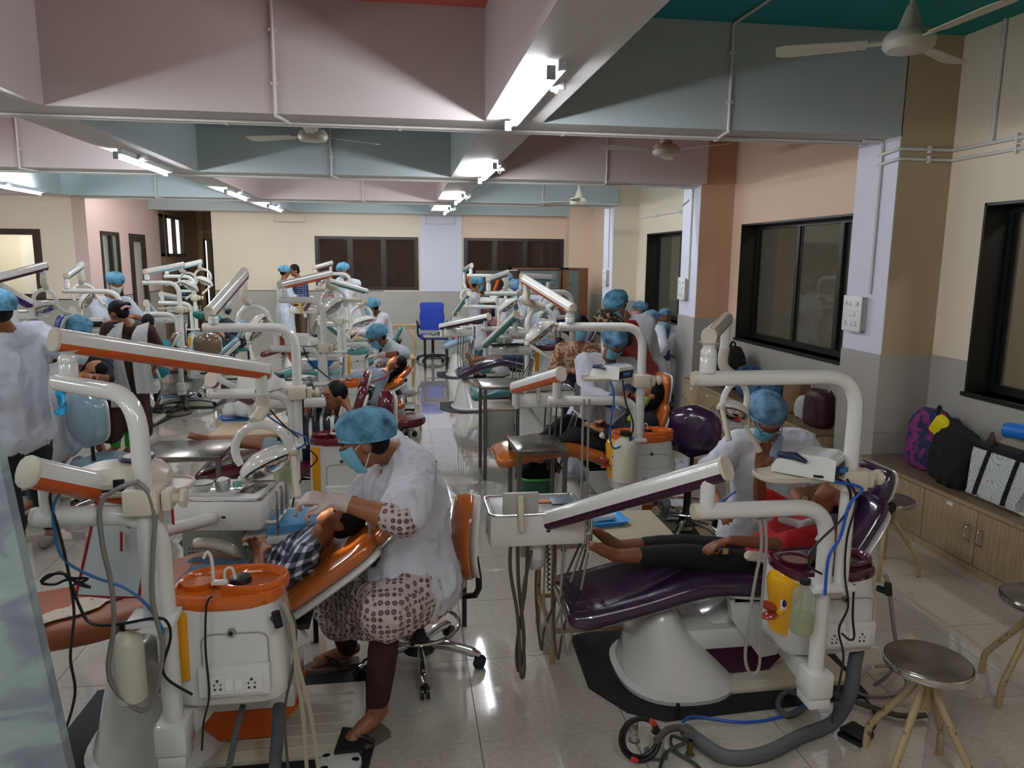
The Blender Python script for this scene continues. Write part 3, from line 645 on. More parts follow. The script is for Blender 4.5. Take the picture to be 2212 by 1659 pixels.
def tray_table(t, c, sx, sy, sz, yaw, hoses=4, drop=.5, items=(), screen=False, mat=None, topm=None):
    c = Vector(c); m = T(*c)@RZ(yaw)
    bdy = obj('instrument_console', xf(box(-sx/2, sx/2, -sy/2, sy/2, -sz, 0, min(.03, sz*.3)), m), mat or m_white, t)
    obj('steel_rim', xf(tube([V(p[0], p[1], .002) for p in rrect(sx*.97, sy*.97, .03, 4)], .005, 6, closed=True), m), m_chrome, bdy)
    obj('steel_tray', xf(box(-sx*.44, sx*.44, -sy*.42, sy*.42, -.002, .004, .001), m), topm or m_steel, bdy)
    obj('button', xf(ell((sx*.1, -sy/2-.001, -sz*.5), .01, .003, .006, 8, 5), m), m_blk, bdy)
    rail = obj('handpiece_rail', xf(tube(bend_path([V(sx*.42, -sy*.3, -sz*.8), V(sx*.42+.07, -sy*.3, -sz*.8), V(sx*.42+.07, sy*.3, -sz*.8), V(sx*.42, sy*.3, -sz*.8)], .03), .007, 8), m), m_white, t)
    for k in range(hoses):
        y = -sy*.25+sy*.5*k/max(1, hoses-1); x = sx*.3-.03*k
        p = [V(x, y, -sz), V(x-.01, y, -sz-drop*.5), V(x+.02, y-.005, -sz-drop*(.9+.08*(k % 2))), V(x+.045, y, -sz-drop*.75), V(sx*.42+.06, y, -sz-.06)]
        obj('handpiece_hose', xf(tube(smooth_path(p, 5), .0055, 6), m), m_cdark if k % 2 else m_cgrey, t)
        obj('handpiece', xf(cyl((sx*.42+.068, y, -sz-.05), (sx*.42+.072, y, .02), .008, .006, 10), m), m_chrome, t)
    if screen:
        s = obj('film_viewer', xf(box(-sx*.36, -sx*.36+.155, -sy/2-.0, -sy/2+.02, .0, .10, .006), m), M('viewer_grey', 'A9A8A0', .4), t)
        obj('viewer_handle', xf(tube(smooth_path([V(-sx*.36+.075, -sy/2-.01, .09), V(-sx*.36+.075, -sy/2-.02, .03), V(-sx*.36+.08, -sy/2-.022, -.06)], 4), .014, 10), m), m_ivory, s)
    return bdy
def wedge_scaler(lab, c, yaw, s=1.0, style=0):
    """little ultrasonic scaler box, a thing of its own standing on the shelf"""
    t = thing('ultrasonic_scaler', c, lab, 'dental device'); m = T(*c)@RZ(yaw)@Matrix.Scale(s, 4)
    if style == 0:
        b = obj('housing', xf(loft([[V(x, -.075, 0), V(x, .075, 0), V(x, .075*q, h), V(x, -.075*q, h)] for x, h, q in ((-.11, .02, .9), (-.095, .045, .9), (-.02, .075, .92), (.07, .078, .92), (.1, .07, .92))]), m), m_white, t)
        obj('socket_panel', xf(box(.085, .104, -.07, .07, .004, .05, .004), m), m_blk, t)
        for y in (-.03, .0): obj('plug', xf(cyl((.1, y, .03), (.122, y, .03), .009, n=10), m), m_cblue, t)
        obj('handpiece', xf(tube([V(-.09, -.06, .06), V(-.03, -.075, .066), V(.01, -.085, .055)], [.012, .014, .006], 10), m), m_navy, t)
    else:
        b = obj('housing', xf(loft([[V(x, y*w2, z*h) for y, z in ((-.08, 0), (-.085, .3), (-.06, .85), (0, 1), (.06, .85), (.085, .3), (.08, 0))] for x, h, w2 in ((-.15, .035, .6), (-.14, .05, .85), (-.06, .075, 1), (.05, .085, 1), (.11, .07, .9), (.14, .04, .6))]), m), m_cream, t)
        obj('dial_ring', xf(torus((.05, 0, .084), .045, .008, 22, 6), m), m_navy, t)
        obj('dial', xf(lathe([(.04, .08), (.038, .09), (.004, .092)], 20), m@T(.05, 0, 0)), m_cream, t)
        obj('base_strip', xf(box(-.13, .13, -.083, .083, -.001, .008), m), m_navy, t)
        obj('power_switch', xf(box(.0, .03, -.094, -.086, .015, .04, .001), m), m_blk, t)
    return t
def bottle(lab, c, r, h, mat, liquid=None, capm=None):
    t = thing('bottle', c, lab, 'bottle')
    obj('body', lathe([(r*.85, 0), (r, .008), (r, h*.72), (r*.85, h*.80), (r*.38, h*.88), (r*.36, h*.94)], 20, T(*c)), mat, t)
    if liquid: obj('liquid', lathe([(r*.8, .006), (r*.93, .012), (r*.93, h*.35), (.003, h*.352)], 20, T(*c)), liquid, t)
    obj('cap', cyl((c[0], c[1], c[2]+h*.92), (c[0], c[1], c[2]+h), r*.46, n=14), capm or m_blk, t)
    if liquid: obj('dip_tube', cyl((c[0], c[1], c[2]+h*.9), (c[0]-.02, c[1], c[2]+.03), .004, n=6), m_cgrey, t)
    return t
def chair(t, F, Yc, hue, mat=None, seatw=.25, rot=0, legm=None):
    """F: dict of (x,z) points: legs [..], back [..], head [..]; Yc axis"""
    mt = mat or vinyl_m(hue)
    obj('leg_and_seat_cushion', cushion(F['legs'], Yc, (seatw*.93, seatw), .11, taper=(.78, .9)), legm or mt, t, ang=60)
    obj('back_cushion', cushion(F['back'], Yc, (seatw*.98, seatw*.78), .075, taper=(.85, .8)), mt, t, ang=60)
    sh = [(x+.035, z-.055) for x, z in F['back']]
    obj('back_shell', cushion(sh, Yc, (seatw*.99, seatw*.8), .035, taper=(.9, .8)), m_white, t, ang=60)
    ss = [(x, z-.075) for x, z in F['legs'][-3:]]
    obj('seat_shell', cushion(ss, Yc, seatw*.9, .04, taper=(.8, .95)), m_white, t, ang=60)
    if 'head' in F:
        h0, h1 = V(F['head'][0][0], Yc, F['head'][0][1]), V(F['head'][1][0], Yc, F['head'][1][1])
        obj('headrest', cushion([F['head'][0], ((h0.x+h1.x)/2, (h0.z+h1.z)/2-.008), F['head'][1]], Yc, seatw*.52, .06, taper=(.8, .7)), mt, t, ang=60)
        d = (h1-h0).normalized(); nn = V(d.z, 0, -d.x)
        obj('headrest_shell', cushion([(h0.x+nn.x*.055, h0.z+nn.z*.055), (h1.x+nn.x*.05, h1.z+nn.z*.05)], Yc, seatw*.5, .022), m_white, t)
        j = obj('headrest_joint', xf(box(-.05, .05, -.05, .05, -.03, .03, .008), T(*(h0+nn*.085))@RY(-math.atan2(d.z, d.x))), m_blk, t)
        obj('joint_knob', cyl(h0+nn*.085+V(0, -.1, 0), h0+nn*.085+V(0, .1, 0), .03, n=14), m_blk, j)
        for s in (-1, 1): obj('bolt', cyl(h0+nn*.07+V(s*.035, -.06, s*.02), h0+nn*.07+V(s*.035, -.045, s*.02), .012, n=10), m_chrome, j)
def chair_base(t, x, Yc, hue, seat_x, seat_z, blk, zb=0, matt=True, s=1.0):
    """floor part: mat, ridged plate, bell cover, lifting arm, bracket to the pole block"""
    if matt: obj('rubber_mat', xf(prism([(x-.40, Yc+.36), (x-.42, Yc-.10), (x-.30, Yc-.30), (x-.16, Yc-.38), (x+.8, Yc-.33), (x+.86, Yc+.1), (x+.8, Yc+.42), (x-.1, Yc+.45)], .008), T(0, 0, .0)), m_rubber, t, False)
    pl = obj('base_plate', box(x-.05, x+.78, Yc-.24, Yc+.24, .008, .035, .006), m_cream, t)
    for k in range(6): obj('ridge', box(x+.3, x+.72, Yc-.2+.07*k, Yc-.185+.07*k, .034, .041, .002), m_cream, pl)
    rings = [sring(x+(l+r)/2, Yc, z, (r-l)/2, b, 2.5, 36) for z, l, r, b in ((.009, -.27, .27, .30), (.03, -.275, .27, .305), (.045, -.25, .25, .275), (.12, -.225, .18, .245), (.2, -.21, .10, .215), (.3, -.185, .01, .185), (.36, -.165, -.03, .16), (.385, -.14, -.06, .12))]
    obj('lift_housing', box(x-.05, x+.52, Yc-.14, Yc+.14, .17, .27, .012), m_white, t)
    obj('bell_cover', loft(rings), m_white, t)
    sx, sz = seat_x, seat_z-.1
    obj('lifting_arm', xf(box(0, V(sx-x+.1, 0, sz-.1).length, -.09, .09, -.03, .03, .012), frame((x-.08, Yc, .12), (sx-x+.1, 0, sz-.14))), m_white, t)
    obj('side_panel', loft([[V(x+.05, Yc+q, .05), V(x+.42, Yc+q, .05), V(x+.53, Yc+q, .17), V(x+.05, Yc+q, .17)] for q in (-.135, .135)]), strip_m(hue), t)
    obj('seat_support', loft([[V(sx-.22, Yc+q, sz+.02), V(sx+.2, Yc+q, sz+.02), V(sx+.24, Yc+q, sz-.04), V(sx+.02, Yc+q, sz-.26), V(sx-.06, Yc+q, sz-.27), V(sx-.2, Yc+q, sz-.08)] for q in (-.17, -.13)]), m_white, t)
    obj('seat_plate', box(sx-.2, sx+.25, Yc-.17, Yc+.17, sz-.0, sz+.025, .004), m_blk, t)
    if blk is not None:
        b = Vector(blk)
        obj('pole_bracket', xf(box(0, (V(sx, Yc-.1, sz-.12)-b).length, -.035, .035, -.045, .045, .01), frame(b, V(sx, Yc-.1, sz-.12)-b)), m_white, t)
def armrest(t, x, y, z, s=1):
    obj('armrest', tube(smooth_path([V(x-.2*s, y, z+.02), V(x-.05*s, y, z+.015), V(x+.06*s, y, z-.04), V(x+.10*s, y, z-.16)], 5), [.016]+[.022]*10+[.02]*5, 10), m_white, t)
def unit(name_lab, Y, P, hue, chair_hue=None, s=1.0, full=True, duck=False, stripe=True, lit=False, lighthue=None):
    """one dental unit; P holds the key points in world space"""
    base = V(P['base'][0], P['base'][1], 0)
    t = thing('dental_unit', base, name_lab, 'dental chair', 'dental units of the clinic')
    r = P.get('r', .029)*s
    x, z = P['pole']; xm = P.get('mainx', x-.05); ym = P.get('mainy', Y+.02)
    ua, la = Vector(P['ua']), Vector(P['la'])
    br = P.get('bend', .13)*s
    zp = P['plate']; zb = P['block']
    pipe(t, 'lamp_pole', [ua, V(x, Y, z), V(x, Y, zp)], r*.93, br)
    pipe(t, 'main_pole', [la, V(xm, ym, la.z-.01), V(xm, ym, (la.z+zb)/2), V(xm, ym, zb+.02)], r*1.05, br)
    pl = obj('pole_plate', box(min(xm, x)-.07, max(xm, x)+.04, Y-.04, Y+.06, zp-.022, zp, .004), m_white, t)
    obj('pole_block', xf(join(box(-.05, .05, -.055, .055, -.07, .035, .014), box(-.042, .042, -.05, .05, -.11, -.07, .006)), T(xm, ym, zb)), m_white, t)
    # lamp boom
    ka = Vector(P['boom'][0]); kb = Vector(P['boom'][1])
    ap = V(ua.x+.035*s*(1 if x > ua.x else -1), ua.y, ua.z) if 'kn' not in P else Vector(P['kn'])
    knuckle(t, ap+V(0, 0, r*.6), V(ap.x, ap.y, ka.z+(kb.z-ka.z)*.08-.018*s), r*.98, 'boom_knuckle')
    d = (kb-ka).normalized(); bm = boom(t, 'lamp_boom', ka, kb, P.get('bh', .066)*s, .05*s, lighthue or hue)
    lt = kb-d*.035*s
    if 'light' in P:
        op_light(t, V(lt.x, lt.y, lt.z-.02*s), P['light'], P.get('ls', 1.0)*s, P.get('lyaw', 0), P.get('ltilt', .5), P.get('lside', 1))
    # delivery arm
    if 'box' in P:
        a, b = Vector(P['box'][0]), Vector(P['box'][1])
        obj('arm_knuckle', cyl(V(la.x+.04*s, la.y, la.z+r*.5), V(la.x+.04*s, la.y, max(a.z-.02*s, la.z+.05*s)), r*.92, n=14), m_white, t)
        boom(t, 'delivery_arm', a, b, .088*s, .066*s, hue)
        if 'tray' in P:
            c, sx, sy, sz, yaw = P['tray']; c = Vector(c)
            q = obj('console_knuckle', cyl(V(b.x+.01, b.y, b.z-.03*s), V(b.x+.01, b.y, b.z-.12*s), r, n=14), m_white, t)
            obj('console_arm', cyl(V(b.x+.01, b.y, b.z-.12*s), V(c.x, c.y, c.z-sz*.8), r*.9, n=12), m_white, t)
    if 'tray' in P:
        c, sx, sy, sz, yaw = P['tray']; tray_table(t, c, sx, sy, sz, yaw, hoses=P.get('hoses', 4), drop=P.get('drop', .45), screen=P.get('screen', False), topm=P.get('topm'))
    # shelf
    if 'shelf' in P:
        c, sx, sy = P['shelf']; c = Vector(c)
        sh = obj('shelf', loft([sring(c.x, c.y, zz, sx*f, sy*f, 3.4, 30) for zz, f in ((c.z-.014, .96), (c.z-.008, 1), (c.z, 1))]), m_cream, t)
        obj('shelf_lip', tube(sring(c.x, c.y, c.z+.002, sx*.98, sy*.98, 3.4, 30), .004, 5, closed=True), m_cream, sh)
        cl = obj('clamp', join(box(x-.05, x+.05, Y-.045, Y+.05, c.z-.05, c.z+.03, .01), cbox((x+.068, Y, c.z-.01), .028, .06, .06, .006)), m_ivory, t)
        obj('clamp_knob', join(cyl((x+.08, Y, c.z-.01), (x+.11, Y, c.z-.01), .014), lathe([(.02, 0), (.03, .006), (.03, .018), (.02, .022)], 8, T(x+.1, Y, c.z-.01)@RY(pi/2))), m_ivory, cl)
    # cabinet with basin
    if 'spit' in P:
        x0, x1, y0, y1, z0, z1 = P['spit']; spittoon(t, x0, x1, y0, y1, z0, z1, hue, duck, stripe)
    if 'chair' in P:
        chair(t, P['chair'], P['yc'], chair_hue or hue, legm=P.get('legm'))
        cb = P['base_x']; lg = P['chair']['legs']
        chair_base(t, cb, P['yc'], hue, lg[-1][0]-.15, lg[-1][1]-.02, V(xm, ym, zb-.02), matt=P.get('mat', True))
    return t
def pxl(lst, Y): return [((p := W(a, b, Y)).x, p.z) for a, b in lst]
# ================================================================== PEOPLE
DG = None
def cap_(a, b, r1, r2=None, n=10, k=3):
    """closed tapered capsule"""
    a, b = Vector(a), Vector(b); r2 = r1 if r2 is None else r2
    d = b-a
    if d.length < 1e-4: d = Vector((0, 0, 1e-3))
    t = d.normalized(); u = t.orthogonal().normalized(); v = t.cross(u); rings = []
    for i in range(k+1):
        q = pi/2*(i/k); rings.append((a-t*r1*cos(q), max(r1*sin(q), r1*.08)))
    for i in range(k+1):
        q = pi/2*(i/k); rings.append((b+t*r2*sin(q), max(r2*cos(q), r2*.08)))
    return loft([[c+(u*cos(2*pi*j/n)+v*sin(2*pi*j/n))*r for j in range(n)] for c, r in rings])
def chain(pts, rs, n=10): return join(*[cap_(pts[i], pts[i+1], rs[i], rs[i+1], n) for i in range(len(pts)-1)])
def remesh(g, vox, sm=4, name='x'):
    me = bpy.data.meshes.new(name); me.from_pydata([tuple(v) for v in g[0]], [], g[1]); me.update()
    bm = bmesh.new(); bm.from_mesh(me); bmesh.ops.recalc_face_normals(bm, faces=bm.faces[:]); bm.to_mesh(me); bm.free()
    o = bpy.data.objects.new(name, me); COL.objects.link(o)
    m = o.modifiers.new('r', 'REMESH'); m.mode = 'VOXEL'; m.voxel_size = vox
    s = o.modifiers.new('s', 'SMOOTH'); s.iterations = sm; s.factor = .5
    dg = bpy.context.evaluated_depsgraph_get(); e = o.evaluated_get(dg); em = e.to_mesh()
    r = ([v.co.copy() for v in em.vertices], [tuple(p.vertices) for p in em.polygons]); e.to_mesh_clear()
    bpy.data.objects.remove(o); bpy.data.meshes.remove(me); return r
def folds(g, amp, sc, seed=0, ctr=None):
    """soft cloth folds along the surface"""
    out = []
    c = Vector((0, 0, 0))
    for v in g[0]: c += v
    c /= max(1, len(g[0]))
    for v in g[0]:
        q = Vector((v.x*sc, v.y*sc, v.z*sc*.55))+Vector((seed, seed*1.7, 0))
        r_ = 1-abs(noise.noise(q*1.25+Vector((7, 3, seed)))); n = .7*noise.noise(q)+1.1*(r_*r_*r_-.45); d = (v-c); d = d.normalized() if d.length > 1e-5 else d
        out.append(v+d*(n*amp))
    return out, g[1]
def ik(a, b, l1, l2, hint):
    a, b = Vector(a), Vector(b); d = b-a; L = min(d.length, (l1+l2)*.985)
    if d.length < 1e-4: return a
    t = d.normalized(); x = (l1*l1-l2*l2+L*L)/(2*L); h = sqrt(max(0, l1*l1-x*x)); p = Vector(hint); p = p-t*p.dot(t)
    p = p.normalized() if p.length > 1e-4 else t.orthogonal().normalized()
    return a+t*x+p*h
def hand(w, d, pn, s=1.0, curl=.5, sd=1, spread=.12):
    """five-fingered hand: w wrist, d direction of the fingers, pn palm normal, sd thumb side"""
    w, d, pn = Vector(w), Vector(d).normalized(), Vector(pn).normalized(); sidev = d.cross(pn).normalized()*sd; pn = sidev.cross(d).normalized()*sd
    g = []; P = lambda x, y, z: w+(d*x+sidev*y+pn*z)*s
    for y in (-.026, -.009, .009, .026): g.append(cap_(P(.012, y*.7, 0), P(.085, y, 0), .013*s, .0105*s, 8, 2))
    for i, (y, L) in enumerate(((.029, .068), (.010, .076), (-.010, .071), (-.028, .056))):
        a = curl*(.8+.12*i); r = .0088*s; b0 = P(.088, y, 0); dirn = d; p0 = b0; ang = a*.5
        for q, f in enumerate((.42, .32, .26)):
            dd = (d*cos(ang)+pn*sin(ang)+sidev*(spread*y/.03*(1 if q == 0 else .3))).normalized(); p1 = p0+dd*L*f*s
            g.append(cap_(p0, p1, r, r*.93, 8, 2)); p0 = p1; r *= .93; ang += a*.75
    t0 = P(.02, .03, .004); t1 = P(.05, .052, .012+.01*curl); t2 = P(.078, .058-.012*curl, .018+.02*curl)
    g += [cap_(t0, t1, .0125*s, .0105*s, 8, 2), cap_(t1, t2, .0105*s, .0085*s, 8, 2)]
    return join(*g)
SK = {'brown': '7A4A30', 'mid': '8E5B3E', 'fair': 'B5805C', 'dark': '5B3424'}
def skin(k): return M('skin_'+k, SK[k], .5, bump=.08, bs=120, var=.08, vs=14)
m_coat = M('white_coat_cotton', 'BEBFC6', .85, bump=1.0, bs=11, sheen=.2)
m_coat2 = M('cool_white_coat_cotton', 'B8BEC8', .85, bump=.8, bs=9, sheen=.2)
m_mask = M('blue_mask', '6FB3CC', .8, bump=.15, bs=60)
m_maskw = M('white_mask', 'D6D8DA', .8, bump=.15, bs=60); m_maskp = M('pink_mask', 'C98A98', .8)
m_hair = M('black_hair', '070606', .6, bump=.5, bs=60, spec=.25)
m_glove = M('latex_glove', 'B7A79F', .5, bump=.2, bs=50); m_gloveb = M('blue_glove', '2D9CCB', .4, bump=.2, bs=50)
def cap_mat(name, c1, c2):
    m = M(name, c1, .75); n, l, b = nodes_of(m); tc = n.new('ShaderNodeTexCoord')
    v = n.new('ShaderNodeTexVoronoi'); v.inputs['Scale'].default_value = 55; v.feature = 'DISTANCE_TO_EDGE'; l.new(tc.outputs['Object'], v.inputs['Vector'])
    t = n.new('ShaderNodeTexNoise'); t.inputs['Scale'].default_value = 16; t.inputs['Detail'].default_value = 5; l.new(tc.outputs['Object'], t.inputs['Vector'])
    mx = n.new('ShaderNodeMath'); mx.operation = 'MULTIPLY_ADD'; mx.inputs[1].default_value = .22; l.new(v.outputs['Distance'], mx.inputs[0]); l.new(t.outputs['Fac'], mx.inputs[2])
    r = n.new('ShaderNodeValToRGB'); r.color_ramp.elements[0].position = .3; r.color_ramp.elements[1].position = .62; r.color_ramp.elements[0].color = lin(c2); r.color_ramp.elements[1].color = lin(c1)
    l.new(mx.outputs[0], r.inputs[0]); l.new(r.outputs[0], b.inputs['Base Color'])
    bp = n.new('ShaderNodeBump'); bp.inputs['Strength'].default_value = .5; bp.inputs['Distance'].default_value = .006; l.new(t.outputs['Fac'], bp.inputs['Height']); l.new(bp.outputs[0], b.inputs['Normal']); return m
m_cap = cap_mat('blue_bouffant', '5D97B2', '1E4456'); m_capd = cap_mat('grey_blue_bouffant', '5F86A4', '20303F')
def pat_check(name, c1, c2, c3, sc=28, rot=0):
    """woven check from two crossed stripe sets"""
    m = M(name, c1, .85, bump=.2, bs=12); n, l, b = nodes_of(m); tc = n.new('ShaderNodeTexCoord')
    mp = n.new('ShaderNodeMapping'); mp.inputs['Rotation'].default_value = (0, rot, .3); l.new(tc.outputs['Object'], mp.inputs['Vector']); prev = None
    for ax in 'XZ':
        wv = n.new('ShaderNodeTexWave'); wv.bands_direction = ax; wv.inputs['Scale'].default_value = sc*.31; wv.inputs['Distortion'].default_value = .6; wv.inputs['Detail Scale'].default_value = .3; l.new(mp.outputs[0], wv.inputs['Vector'])
        r = n.new('ShaderNodeValToRGB'); r.color_ramp.elements[0].position = .55; r.color_ramp.elements[1].position = .8; l.new(wv.outputs['Fac'], r.inputs[0])
        if prev is None: prev = r
        else:
            ad = n.new('ShaderNodeMath'); ad.operation = 'ADD'; l.new(prev.outputs[0], ad.inputs[0]); l.new(r.outputs[0], ad.inputs[1])
            r2 = n.new('ShaderNodeValToRGB'); r2.color_ramp.elements[0].color = lin(c1); r2.color_ramp.elements[1].color = lin(c3); r2.color_ramp.elements[1].position = 1
            e = r2.color_ramp.elements.new(.5); e.color = lin(c2)
            hf = n.new('ShaderNodeMath'); hf.operation = 'MULTIPLY'; hf.inputs[1].default_value = .5; l.new(ad.outputs[0], hf.inputs[0]); l.new(hf.outputs[0], r2.inputs[0]); l.new(r2.outputs[0], b.inputs['Base Color'])
    return m
def pat_medal(name, c1, c2, sc=34):
    """printed medallions inside a pale honeycomb"""
    m = M(name, c1, .85); n, l, b = nodes_of(m); tc = n.new('ShaderNodeTexCoord'); v = n.new('ShaderNodeTexVoronoi'); v.inputs['Scale'].default_value = sc; v.inputs['Randomness'].default_value = .18; v.feature = 'F1'
    l.new(tc.outputs['Object'], v.inputs['Vector']); r = n.new('ShaderNodeValToRGB'); r.color_ramp.interpolation = 'LINEAR'; els = r.color_ramp.elements
    els[0].position = 0; els[0].color = lin(c2); els[1].position = .47; els[1].color = lin(c1)
    for p, c in ((.1, c2), (.13, '8C7270'), (.19, '8C7270'), (.22, c2), (.38, c2)): e = els.new(p); e.color = lin(c)
    l.new(v.outputs['Distance'], r.inputs[0]); l.new(r.outputs[0], b.inputs['Base Color']); return m
m_mesh_head = None
def head_geo(H, m, s, lo=False, jaw=1):
    """skull, jaw, nose, ears, brow in head space (x = face, z = up)"""
    q = m@Matrix.Scale(s, 4); g = [ell((0, 0, .02), .094, .074, .098, 12, 8), ell((.022, 0, -.05), .058, .050*jaw, .058, 10, 7), ell((.045, 0, -.02), .05, .058, .06, 10, 7),
         ell((.088, 0, -.022), .018, .013, .017, 8, 5), cap_((.078, 0, .01), (.098, 0, -.018), .008, .011, 8, 2), cap_((.075, -.03, .028), (.075, .03, .028), .014, .014, 8, 2),
         ell((.075, 0, -.06), .014, .024, .009, 8, 4), ell((.062, 0, -.085), .018, .02, .016, 8, 5)]
    for sd in (-1, 1): g.append(ell((.0, sd*.076, -.008), .02, .009, .032, 8, 5))
    return xf(join(*g), q)
def person(lab, hip, neck, head, face, sho=None, hands=(None, None), hints=(None, None), legs=None, s=1.0, sk='brown', vox=.016,
           coat=None, coat_len=.0, sleeve=.9, top=None, top_sleeve=.5, trousers=None, cap=None, mask=None, hair=True, bun=False, glasses=False, gloves=(None, None), curl=(.6, .6),
           shoes=None, fat=1.0, skirt=None, bare_legs=False, hand_dir=(None, None), collar=True, long_hair=False, palm=(None, None), foldamp=.010, extra=(), sk_extra=(), flare=1.0, loc=None, mask_low=0, eyes=False, up=(0, 0, 1)):
    hip, neck, head, face = Vector(hip), Vector(neck), Vector(head), Vector(face).normalized(); spine = (neck-hip); sp = spine.normalized()
    t = thing('person', loc or V(hip.x, hip.y, 0), lab, 'person')
    fh = V(face.x, face.y, 0); fh = fh.normalized() if fh.length > .1 else V(0, -1, 0)
    side = Vector(sho).normalized() if sho is not None else V(0, 0, 1).cross(fh)          # towards the person's left
    side = (side-sp*side.dot(sp)).normalized(); fwd = side.cross(sp).normalized()
    sw, hw = .175*s*(.5+.5*fat), .095*s*fat
    SH = [neck+side*sw-sp*.055*s, neck-side*sw-sp*.055*s]; HP = [hip+side*hw, hip-side*hw]
    tor = []; R = s*fat
    ch = hip.lerp(neck, .68); be = hip.lerp(neck, .3)
    for q in (-1, 1):
        tor += [cap_(hip+side*q*.07*R, be+side*q*.055*R+fwd*.01*s, .105*R, .098*R), cap_(be+side*q*.055*R+fwd*.01*s, ch+side*q*.075*R+fwd*.01*s, .098*R, .102*R)]
    tor += [cap_(SH[0], SH[1], .06*s, .06*s), cap_(ch+side*.08*s, SH[0]-side*.03*s, .09*R, .06*s), cap_(ch-side*.08*s, SH[1]+side*.03*s, .09*R, .06*s), cap_(HP[0], HP[1], .1*R, .1*R)]
    body = list(tor); EL, WR = [], []; uw, fw = .285*s, .255*s
    for k in (0, 1):
        w_ = Vector(hands[k]) if hands[k] is not None else SH[k]-V(0, 0, .5*s)+fh*.05*s+side*(.08 if k == 0 else -.08)*s
        hn = hints[k] if hints[k] is not None else (side*(.6 if k == 0 else -.6)-V(0, 0, .7)-fh*.35)
        e = ik(SH[k], w_, uw, fw, hn); d = w_-e
        if d.length > fw*1.02: w_ = e+d.normalized()*fw
        EL.append(e); WR.append(w_)
        body += [chain([SH[k], SH[k].lerp(e, .5), e], [.052*s*fat, .046*s*fat, .038*s*fat]), chain([e, e.lerp(w_, .35), w_], [.038*s*fat, .036*s*fat, .025*s])]
        hd = Vector(hand_dir[k]) if hand_dir[k] is not None else (w_-e); pn = Vector(palm[k]) if palm[k] is not None else V(0, 0, -1)+side*(-.4 if k == 0 else .4)
        hg = hand(w_, hd, pn, s, curl[k], 1 if k == 0 else -1)
        if gloves[k] is not None:
            gg = remesh(join(hg, cap_(w_-(w_-e).normalized()*.05*s, w_, .034*s, .03*s)), min(vox, .0065)*.9, 3); o = obj('glove', gg, gloves[k], t, ang=80)
        elif vox > .011: obj('hand', remesh(join(hg, cap_(w_-(w_-e).normalized()*.02, w_, .024*s, .024*s)), .0075, 2), skin(sk), t, ang=80)
        else: body.append(hg)
    upv = Vector(up); m = frame(head, face, upv)
    body += [head_geo(None, m, s), cap_(neck-sp*.03*s, head-m.to_3x3()@V(.0, 0, .04)*s, .056*s, .052*s)]
    KN, AN = [], []
    for k in (0, 1):
        if legs is None:
            q = side*(.1 if k == 0 else -.1)*s; kn = V(HP[k].x, HP[k].y, hip.z*.53)+fh*.03; an = V(HP[k].x, HP[k].y, .07)+q*.1-fh*.02; toe = an+fh*.16*s-V(0, 0, .045)
        else: kn, an, toe = [Vector(v) for v in legs[k]]
        KN.append(kn); AN.append(an)
        if k == 0 or legs is None or legs[k] is not None:
            body += [chain([HP[k], HP[k].lerp(kn, .5), kn], [.085*R, .072*R, .052*s]), chain([kn, kn.lerp(an, .35), an], [.05*s, .052*s, .034*s]), cap_(an, toe, .036*s, .026*s), cap_(an-(toe-an).normalized()*.03, an.lerp(toe, .6), .03*s, .033*s)]
            if bare_legs:
                fd = (toe-an).normalized(); lt = fd.cross(kn-an).normalized()
                body += [cap_(toe+lt*y*s, toe+lt*y*s+fd*(.035-.004*abs(i-0))*s, .0095*s, .008*s, 8, 2) for i, y in enumerate((-.022, -.009, .004, .015, .025))]
    o = obj('body', remesh(join(*body), vox, 3), skin(sk), t, ang=80)
    # ---- clothes
    def sleeves(frac, add):
        g = []
        for k in (0, 1):
            if frac <= 1: pts = [SH[k], SH[k].lerp(EL[k], .5*frac), SH[k].lerp(EL[k], frac)]; rs = [.058, .058+.008*(flare-1), .056*flare]
            else: f2 = frac-1; pts = [SH[k], EL[k], EL[k].lerp(WR[k], f2*.6), EL[k].lerp(WR[k], f2)]; rs = [.058, .05, .046, .036]
            g.append(chain(pts, [(r*fat+add)*s for r in rs]))
        return g
    def torso(add): return [cap_(a, b, r1+add*s, r2+add*s) for a, b, r1, r2 in TL]
    TL = []
    for q in (-1, 1): TL += [(hip+side*q*.07*R, be+side*q*.058*R+fwd*.01*s, .105*R, .10*R), (be+side*q*.058*R+fwd*.01*s, ch+side*q*.078*R+fwd*.012*s, .10*R, .104*R)]
    TL += [(SH[0], SH[1], .058*s, .058*s), (ch+side*.08*s, SH[0]-side*.03*s, .09*R, .058*s), (ch-side*.08*s, SH[1]+side*.03*s, .09*R, .058*s), (HP[0], HP[1], .1*R, .1*R)]
    seated = legs is not None and abs((KN[0]-HP[0]).normalized().z) < .75
    def drape(L, add, flare=1.0):
        """cloth below the waist"""
        g = []
        for k in (0, 1):
            a = HP[k]
            if seated: 
                d = (KN[k]-a); b = a+d*min(1.0, L/.45); g.append(cap_(a, b, (.10*fat+add)*s, (.085*fat+add)*s))
                g.append(cap_(a.lerp(b, .6), a.lerp(b, .6)-V(0, 0, .10*s*flare), .07*s, .05*s))
            else:
                d = V(0, 0, -1)*L; q = side*(.03 if k == 0 else -.03)*flare
                g.append(cap_(a, a+d+q+fh*.02, (.10*fat+add)*s, (.105*fat+add)*s*flare*.98)); g.append(cap_(a+d*.9+q, a+d+q, .1*s*flare, .09*s*flare))
        mh = (HP[0]+HP[1])/2; mk = (KN[0]+KN[1])/2; e = mh+(mk-mh)*min(1, L/.45) if seated else mh-V(0, 0, L*.8)
        g.append(cap_(mh, e, (.1*fat+add)*s, .10*s))
        return g
    vc = max(vox, .011)
